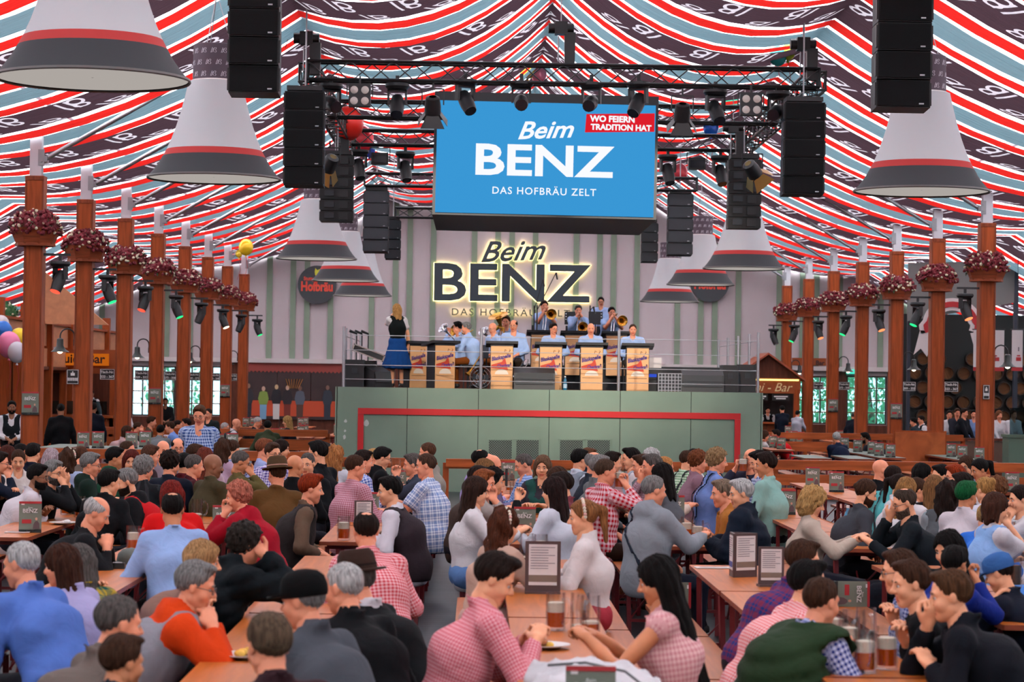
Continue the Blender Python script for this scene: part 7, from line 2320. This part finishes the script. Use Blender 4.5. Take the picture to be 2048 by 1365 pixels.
DV = np.array([f[3] for f in FOLK]); D0 = DV.copy()
SX = np.array([at(f[1], f[2], 1.0).x for f in FOLK])
OX = np.array([-.2 * math.sin(math.radians(f[4])) for f in FOLK]); OY = np.array([-.2 * math.cos(math.radians(f[4])) for f in FOLK])
for _ in range(80):
    xx, yy = SX * DV + OX, DV + OY
    dx, dy = xx[:, None] - xx, yy[:, None] - yy
    gap = np.maximum(0, .44 - np.hypot(dx, dy)); np.fill_diagonal(gap, 0)
    if gap.max() < .01: break
    DV = np.clip(DV + .3 * (gap * np.where(dy >= 0, 1, -1)).sum(1), D0 - 1.3, D0 + 1.3)
for f, v in zip(FOLK, DV): f[3] = float(v)
PLACE = {f[0]: f[3] for f in FOLK}
crowd(lambda label, px, py, d, *a, **k: person(label, px, py, PLACE[label], *a, **k), hold_mug)

# ---- things in hands and on the front table
r = at(1013, 955, 20.6); t = thing('phone', r, 'dark phone held up at the middle table', 'phone')
MB().box((0, 0, 0), (.02, .075, .15)).build('case', BLACKP, t); MB().box((-.011, 0, 0), (.003, .066, .135)).build('screen', LENS_OFF, t)


def f_heap(P):
    x, y, z = P.T
    d_ = el(P, (0, 0, .0), (.27, .33, .12)); d_ = smin(d_, el(P, (-.12, .24, .03), (.17, .16, .09)), .06); d_ = smin(d_, rc(P, (.1, -.1, .05), (.3, -.42, -.02), .08, .06), .06)
    r1 = 1 - np.abs(np.sin(17 * x + 9 * y + 2 * np.sin(7 * y))); r2 = 1 - np.abs(np.sin(13 * y - 11 * x + 1.5 * np.sin(9 * x) + 1))
    return smax(d_ - .025 * r1 ** 2 - .02 * r2 ** 2, -z, .01)


V, Q = snet(f_heap, (-.42, -.6, -.02), (.5, .5, .22), .014)
o = link('crumpled_jacket', fast_mesh('crumpled_jacket', V, Q, [cloth((206, 204, 206))])); o.location = (.52, 10.05, .752); tag(o, 'crumpled white jacket lying on the front middle table', 'jacket')
MB().tube([(-.2, .1, .12), (-.05, -.05, .15), (.1, -.25, .14), (.18, -.4, .09)], .006, 5).build('zip', DOOR, o)
card(0, 0, 'sage BENZ card cropped at the bottom edge of the middle table', d=10).location = (.44, 8.95, .75)
# ================================================================ the band on the stage
DKB = mat('desk_black', (24, 24, 27), .5); DPR = mat('desk_print_peach', (228, 172, 118), .6, var=.10, scale=3); DRED = mat('desk_print_red', (200, 62, 34), .6); DPUR = mat('desk_print_violet', (62, 40, 130), .6); DWH = mat('desk_print_white', (240, 226, 208), .6); DBRN = mat('desk_print_brown', (90, 50, 40), .6)


def make_desk():
    t = thing('music_desk', (0, 0, 0), 'x', 'music desk', 'music desks with printed fronts')
    MB().prism([(-.22, 0), (.22, 0), (.22, .86), (-.22, .86)], .0, .32).build('body', DKB, t)
    MB().add([(-.31, -.06, .87), (.31, -.06, .87), (.31, .4, .80), (-.31, .4, .80), (-.31, -.06, .92), (.31, -.06, .92), (.31, .4, .85), (-.31, .4, .85)],
             [(3, 2, 1, 0), (4, 5, 6, 7), (0, 1, 5, 4), (1, 2, 6, 5), (2, 3, 7, 6), (3, 0, 4, 7)]).build('desk_top', DKB, t)
    pn = MB().box((0, -.012, .41), (.42, .02, .82)).build('printed_front', DPR, t)
    MB().prism([(-.2, .40), (.12, .37), (.06, .60), (0, .52), (-.2, .46)], -.028, -.022).build('red_horn', DRED, pn)
    k = 16; MB().prism([(.0 + .13 * math.cos(PI * i / k), .28 + .1 * math.sin(PI * i / k)) for i in range(k + 1)], -.026, -.022).build('white_glow', DWH, pn)
    b = MB(); vs, fs = txt('Blaskapelle', .1, bold=.003, width=.36); b.add([(x - .01, -.031, z * 1.3 + .60 + x * .22) for x, _, z in vs], fs)
    vs, fs = txt('Charivari', .1, bold=.003, width=.27); b.add([(x + .05, -.033, z * 1.2 + .455 + x * .12) for x, _, z in vs], fs); b.build('lettering', DPUR, pn)
    b = MB(); b.tube([(.05, -.026, .70), (.06, -.026, .76), (.09, -.026, .74)], .005, 4); b.tube([(.13, -.026, .70), (.16, -.026, .75), (.13, -.026, .78), (.11, -.026, .75)], .006, 4)
    b.sphere((.17, -.026, .5), .014, 8, 5); b.box((0, -.026, .24), (.36, .004, .006)); b.build('music_notes', DBRN, pn)['kind'] = 'stuff'
    return t


desk0 = make_desk(); first = [1]


def desk(px, d, rz, label, z=SZ, sc=1.0):
    x = at(px, 760, d).x
    if first: first.clear(); o = desk0; o.location = (x, d, z); o['label'] = label; o.rotation_euler = (0, 0, rz)
    else: o = dup(desk0, (x, d, z), label, rz)
    o.scale = (sc, sc, sc)


desk(835, 47.6, .75, 'printed music desk turned left, beside the singer'); desk(889, 46.6, .5, 'printed music desk turned left, second from the singer')
desk(1003, 46.3, .0, 'printed music desk behind the fan, front row'); desk(1101, 46.5, 0, 'printed music desk behind the floor monitor, front row')
desk(1183, 46.4, 0, 'printed music desk before the bald musician, front row'); desk(1275, 46.4, 0, 'rightmost printed music desk of the front row')
desk(1082, 49.8, 0, 'left printed music desk of the back row', SZ + .30); desk(1150, 49.9, 0, 'middle printed music desk of the back row', SZ + .30); desk(1232, 49.8, 0, 'right printed music desk of the back row', SZ + .30)
riser.scale.z = 1.47

CHB = mat('chair_black', (32, 32, 36), .6)


def make_chair():
    t = thing('band_chair', (0, 0, 0), 'x', 'chair', 'black band chairs')
    MB().box((0, 0, .44), (.42, .42, .04)).build('seat', CHB, t); MB().box((0, -.2, .72), (.42, .03, .26)).build('backrest', CHB, t)
    for sx in (-1, 1):
        for sy in (-1, 1): MB().cyl((sx * .18, sy * .18, 0), (sx * .18, sy * .18, .43 if sy > 0 else .8), .014, n=6).build('leg', CHB, t)
    return t


chair0 = make_chair(); cf = [1]
BSH = (176, 196, 230)
GRASS = mat('brass_gold', (206, 150, 62), .25, .9); SILV = mat('silver_plate', (206, 208, 214), .2, .95)
BR2 = dict(base=SZ)


def bandsman(label, px, py, d, yaw, pose, base=SZ, **kw):
    r = p(label, px, py, d, yaw, kw.pop('hair', 'short'), kw.pop('hc', DB), 'pink', kw.pop('top', BSH), pose, base=base, legs=kw.pop('legs', (74, 62, 48)), short=kw.pop('short', False), group='musicians in blue shirts', **kw)
    if not kw.get('stand'):
        lab = 'black chair under the ' + label.replace('musician ', '')[:70]
        lab = ' '.join(lab.split()[:15])
        loc = Vector((r[0].location.x, r[0].location.y, base))
        if cf: cf.clear(); chair0.location = loc; chair0.rotation_euler = (0, 0, r[0].rotation_euler.z); chair0['label'] = lab
        else: dup(chair0, loc, lab, r[0].rotation_euler.z)
    return r


def lpt(ret, v):
    ob = ret[0]; return ob.location + Matrix.Rotation(ob.rotation_euler.z, 3, 'Z') @ Vector(v)


p('singer from behind in a white blouse, black bodice and blue skirt', 793, 609, 47.4, 340, 'half', (206, 160, 104), 'fair', (216, 212, 214), ('mouth', 'down'), stand=True, base=SZ, vest=(24, 32, 32), skirt=(36, 84, 140), look=335, short=True)
bandsman('musician with silver horn at the left end, dark hair', 914, 644, 48.6, 280, ('horn', 'horn'), hc=BK)
bandsman('grey-haired musician seen from the side, leaning left', 931, 645, 47.2, 285, ('table', 'horn'), hc=G1, fat=1.15, legs=(150, 90, 40), look=275)
bandsman('bald musician with glasses looking down, beside the tuba', 983, 646, 47.8, 235, ('lap', 'lap'), hair=None, glasses=True, look=225, pitch=18, legs=(150, 90, 40))
bandsman('musician with receding hair and glasses, holding a silver trumpet', 1027, 640, 47.6, 185, ('lap', 'lap'), hair='bald', hc=DB, glasses=True, fat=1.1, look=195)
bandsman('tuba player hidden behind the others', 1012, 632, 49.6, 190, ('lap', 'horn'), hc=BR)
bandsman('smiling dark-haired musician with glasses, looking right', 1108, 647, 47.5, 180, ('lap', 'lap'), hc=DB, glasses=True, look=150, fat=1.1)
bandsman('bald musician facing the camera, front row', 1182, 647, 47.4, 180, ('lap', 'lap'), hair=None, fat=1.1)
bandsman('slim short-haired musician at the right end of the front row', 1266, 649, 47.4, 180, ('lap', 'lap'), hair='crop', hc=BR)
RZ_ = SZ + .5
t1 = bandsman('trombone player in the back row, left', 1089, 602, 50.8, 170, ('horn', 'horn'), RZ_, hc=DB, fat=1.15, short=True)
t2 = bandsman('grey-haired trombone player in the back row, middle', 1157, 611, 50.8, 175, ('horn', 'horn'), RZ_, hc=G3, fat=1.15)
t3 = bandsman('trombone player with glasses in the back row, right', 1224, 615, 50.8, 170, ('horn', 'horn'), RZ_, hc=DB, glasses=True, fat=1.15, short=True)
p('standing musician with glasses behind the trombones', 1202, 595, 52.4, 185, 'short', DB, 'pink', BSH, ('near', 'near'), stand=True, base=SZ + .5, glasses=True, group='musicians in blue shirts')


def bell(b, c, dirv, r=.11, L=.3, mi=0):
    q = Vector(dirv).normalized().to_track_quat('Z', 'Y').to_matrix().to_4x4()
    b.lathe([(.012, -L), (.016, -L * .6), (.026, -L * .35), (.045, -L * .16), (.075, -L * .05), (r, 0), (r - .004, .004), (.07, -L * .06), (.03, -L * .3), (.004, -L * .5)], 22, mi, Matrix.Translation(c) @ q, cap=False)


for r, px, py, lab in ((t1, 1103, 629, 'golden trombone of the left back-row player'), (t2, 1166, 655, 'golden trombone of the middle back-row player'), (t3, 1245, 642, 'golden trombone of the right back-row player')):
    c = at(px, py, 50.3); t = thing('trombone', c, lab, 'trombone')
    b = MB(); bell(b, (0, 0, 0), (.25, -1, -.1), .115, .34); b.build('bell', GRASS, t, True)
    m = Vector(r[0].location) + Matrix.Rotation(r[0].rotation_euler.z, 3, 'Z') @ (r[1] @ Vector((0, .115, -.07))) - c
    MB().tube([m, m + Vector((-.02, -.1, -.05)), m + Vector((-.06, -.42, -.42)), m + Vector((-.01, -.45, -.45)), m + Vector((.03, -.1, -.1))], .008, 6).build('slide', SILV, t, True)
    MB().tube([(-.09, .33, .03), (-.13, .44, .06), (-.1, .42, .14), m * .5 + Vector((0, .1, .1)), m + Vector((.0, -.06, -.03))], .01, 6).build('tubing', GRASS, t, True)
c = at(996, 632, 49.2); t = thing('tuba', c, 'golden tuba with wide upturned bell behind the band', 'tuba')
b = MB(); bell(b, (0, 0, 0), (-.3, -.35, 1), .21, .7); b.build('bell', GRASS, t, True)
MB().tube([(.1, .1, -.25), (.12, .12, -.6), (.02, .1, -.75), (-.1, .1, -.6), (-.08, .1, -.3), (.02, .08, -.22)], .045, 8, 0, True).build('body_loop', GRASS, t, True)
b = MB()
for k in range(3): b.cyl((.0 + k * .045, -.02, -.55), (.0 + k * .045, -.02, -.32), .018, n=8)
b.build('valves', SILV, t)['kind'] = 'stuff'
for px, py, d, dv, lab in ((886, 656, 48.0, (-.6, -.5, .6), 'silver tenor horn at the left of the band'), (967, 662, 48.6, (-.5, -.5, .7), 'silver horn beside the bald musician with glasses'), (908, 661, 49.0, (-.6, -.6, .2), 'golden flugelhorn at the left of the band')):
    c = at(px, py, d); t = thing('brass_horn', c, lab, 'horn'); g = GRASS if 'golden' in lab else SILV
    b = MB(); bell(b, (0, 0, 0), dv, .12, .38); b.build('bell', g, t, True)
    e = -Vector(dv).normalized() * .36
    MB().tube([e, e + Vector((.05, .02, -.12)), e + Vector((.1, 0, -.02)), e + Vector((.06, .02, .05)), e + Vector((.14, .02, .1))], .012, 6).build('tubing', g, t, True)
c = at(1048, 728, 46.9); t = thing('trumpet', c, 'silver trumpet resting on the knee of the bald trumpeter', 'trumpet')
MB().tube([(-.18, 0, -.25), (-.05, 0, -.02), (.02, 0, .09), (.08, 0, .08), (.07, 0, 0), (0, 0, -.1)], .012, 7).build('tubing', SILV, t, True)
b = MB(); bell(b, (-.2, 0, -.29), (-.5, -.2, -.8), .06, .2); b.build('bell', SILV, t, True)
c = at(949, 730, 46.9); t = thing('trumpet', c, 'golden trumpet resting upright beside the railing post', 'trumpet')
MB().tube([(.12, 0, .2), (0, 0, 0), (-.1, 0, -.16)], [.01, .012, .02], 7).build('tubing', GRASS, t, True)
b = MB(); bell(b, (-.13, 0, -.2), (-.5, -.1, -.8), .06, .2); b.build('bell', GRASS, t, True)

# ---- gear on the stage
WEDGE = mat('wedge_grey', (54, 56, 58), .7, bump=.2, scale=120)


def wedge(px, d, w, h, label, rz=0.0, dep=.5):
    t = thing('floor_monitor', (at(px, 770, d).x, d, SZ), label, 'loudspeaker', 'floor monitors on the stage', rz)
    MB().add([(-w / 2, 0, 0), (w / 2, 0, 0), (w / 2, dep, 0), (-w / 2, dep, 0), (-w / 2, .05, h * .75), (w / 2, .05, h * .75), (w / 2, dep * .55, h), (-w / 2, dep * .55, h)],
             [(3, 2, 1, 0), (4, 5, 6, 7), (0, 1, 5, 4), (1, 2, 6, 5), (2, 3, 7, 6), (3, 0, 4, 7)]).build('cabinet', BLACKP, t)
    MB().add([(-w * .46, -.006, .1), (w * .46, -.006, .1), (w * .46, .042, h * .74), (-w * .46, .042, h * .74)], [(0, 1, 2, 3)]).build('grill', WEDGE, t)


wedge(1069, 46.0, .78, .42, 'grey-fronted floor monitor in the middle of the stage'); wedge(1406, 46.0, .8, .42, 'grey-fronted floor monitor at the right of the stage'); wedge(768, 46.3, .5, .4, 'dark floor monitor beside the singer, turned left', .9)
for x0, x1, y0, d, lab in ((690, 728, 720, 46.2, 'black subwoofer box at the left stage corner'), (729, 752, 722, 46.6, 'narrow black case beside the subwoofer box'), (1444, 1477, 731, 46.4, 'black road case at the right of the stage'), (1478, 1512, 730, 46.8, 'black road case at the right stage corner')):
    a = at(x0, 780, d); c = at(x1, y0, d); o = thing('road_case', ((a.x + c.x) / 2, d + .25, SZ), lab, 'case'); w, h = c.x - a.x, c.z - SZ
    MB().box((0, 0, h / 2), (w, .5, h)).build('body', DKB, o)
    b = MB()
    for sx in (-1, 1): MB().box((sx * w * .48, -.252, h / 2), (.02, .012, h)).build('edge_strip', SPKG, o)
    MB().box((0, -.255, h * .6), (w * .3, .012, .1)).build('handle', SPKG, o)
a = at(735, 712, 46.4); t = thing('flight_case_lid', a, 'tilted flight case lid with aluminium edges on the left boxes', 'case')
t.rotation_euler = (.0, .35, 0)
MB().box((0, .2, .06), (.62, .4, .12)).build('lid', DKB, t)
for z in (.0, .12): MB().box((0, -.005, z), (.64, .02, .025)).build('edge', CHROME, t)
for sx in (-1, 1): MB().box((sx * .31, -.005, .06), (.025, .02, .14)).build('corner', CHROME, t)
t = thing('stage_fan', (at(961, 760, 45.95).x, 45.95, SZ), 'round chrome stage fan near the railing', 'fan')
for r_ in (.08, .14, .2): MB().tube([(r_ * math.cos(q), -.04, .22 + r_ * math.sin(q)) for q in np.linspace(0, 2 * PI, 25)[:-1]], .006, 5, 0, True).build('guard_ring', CHROME, t)
for k in range(12): MB().tube([(0, -.05, .22), (.1 * math.cos(k * PI / 6), -.055, .22 + .1 * math.sin(k * PI / 6)), (.2 * math.cos(k * PI / 6), -.03, .22 + .2 * math.sin(k * PI / 6))], .003, 4).build('guard_spoke', CHROME, t)
for k in range(4):
    M = Matrix.Translation((0, 0, .22)) @ Matrix.Rotation(k * PI / 2, 4, 'Y') @ Matrix.Rotation(.5, 4, 'X'); MB().add([(-.03, 0, .03), (.03, 0, .03), (.07, 0, .17), (-.05, 0, .18)], [(0, 1, 2, 3)], 0, M).build('blade', SPKG, t)
MB().cyl((0, .0, .22), (0, .12, .22), .06, n=12).build('motor', BLACKP, t); MB().tube([(-.18, .05, 0), (-.2, .05, .22), (0, .1, .0), (.2, .05, .22), (.18, .05, 0)], .012, 6).build('stand', BLACKP, t)
t = thing('white_crate', (at(1340, 770, 46.1).x, 46.1, SZ), 'grey perforated crate on the stage right of the desks', 'crate')
CR_ = mat('crate_grey', (176, 178, 184), .6)
for i in range(8):
    MB().box((-.22 + i * .063, 0, .17), (.014, .012, .34)).build('rib', CR_, t)
for i in range(6): MB().box((0, 0, .02 + i * .064), (.46, .012, .014)).build('rib', CR_, t)
MB().box((0, .2, .17), (.46, .36, .32)).build('contents', mat('crate_dark', (60, 62, 66), .7), t)
t = thing('amp_rack', (at(1309, 770, 46.6).x, 46.6, SZ), 'amplifier rack with white flight case, right of the desks', 'rack')
MB().box((0, .2, .22), (.3, .4, .44)).build('rack', DKB, t); MB().box((0, .2, .55), (.26, .36, .2)).build('white_case', WHITEP, t); MB().box((0, -.005, .3), (.22, .012, .06)).build('display', glow('rack_blue', (60, 90, 220), .8), t)
bottle(1130, 781, 'small blue water bottle on the stage floor', m=BOTM, d=46.1)
for k, (dx, lab) in enumerate(((0, 'left'), (.1, 'middle'), (.22, 'right'))):
    t = thing('microphone_stand', (at(712, 760, 47.6).x + dx, 47.6 + k * .1, SZ), 'parked microphone stand at the left of the stage, %s of three' % lab, 'stand', 'parked microphone stands')
    MB().cyl((0, 0, 0), (0, 0, 1.05), .012, n=8).build('pole', BLACK, t); MB().lathe([(.001, 0), (.11, 0), (.1, .03), (.02, .04)], 14).build('base', BLACK, t, True)
    MB().cyl((0, 0, 1.05), (-.14, -.05, 1.1), .02, .03, 8).build('microphone', BLACK, t, True)
for px0, py0, px1, py1, d, lab in ((1074, 640, 1112, 546, 50.2, 'tall boom microphone stand in front of the letter Z'), (1068, 640, 1086, 560, 50.4, 'shorter boom microphone stand beside the tall one'), (1180, 640, 1187, 614, 50.6, 'boom microphone between the trombone players')):
    a, c = at(px0, py0, d), at(px1, py1, d); t = thing('boom_stand', (a.x, d, RZ_), lab, 'stand')
    MB().cyl((0, 0, 0), (0, 0, a.z - RZ_ + .3), .014, n=8).build('pole', BLACK, t)
    e = Vector((c.x - a.x, 0, c.z - RZ_)); MB().cyl((0, 0, a.z - RZ_ + .2), e, .01, n=6).build('boom', BLACK, t)
    MB().cyl(e, e + Vector((.03, -.02, -.14)), .022, .016, 8).build('microphone', BLACK, t, True); MB().lathe([(.001, 0), (.16, 0), (.14, .03), (.02, .04)], 14).build('base', BLACK, t, True)
for px, lab in ((1143, 'left'), (1191, 'right')):
    c = at(px, 648, 51.4); t = thing('sheet_music_stand', (c.x, 51.4, RZ_), 'black perforated music stand behind the trombones, ' + lab, 'stand', 'perforated music stands')
    h = c.z - RZ_
    MB().cyl((0, 0, 0), (0, 0, h + .1), .012, n=8).build('pole', BLACK, t)
    MB().box((0, -.02, h + .12), (.3, .02, .28), 0, (-.2, 0, 0)).build('desk', BLACK, t)
    b = MB()
    for i in range(2):
        for j in range(4): b.sphere((-.12 + i * .24, -.035, h + .03 + j * .06), .014, 8, 4, 0, (1, .2, 1))
    b.build('holes', WHITE, t)['kind'] = 'stuff'
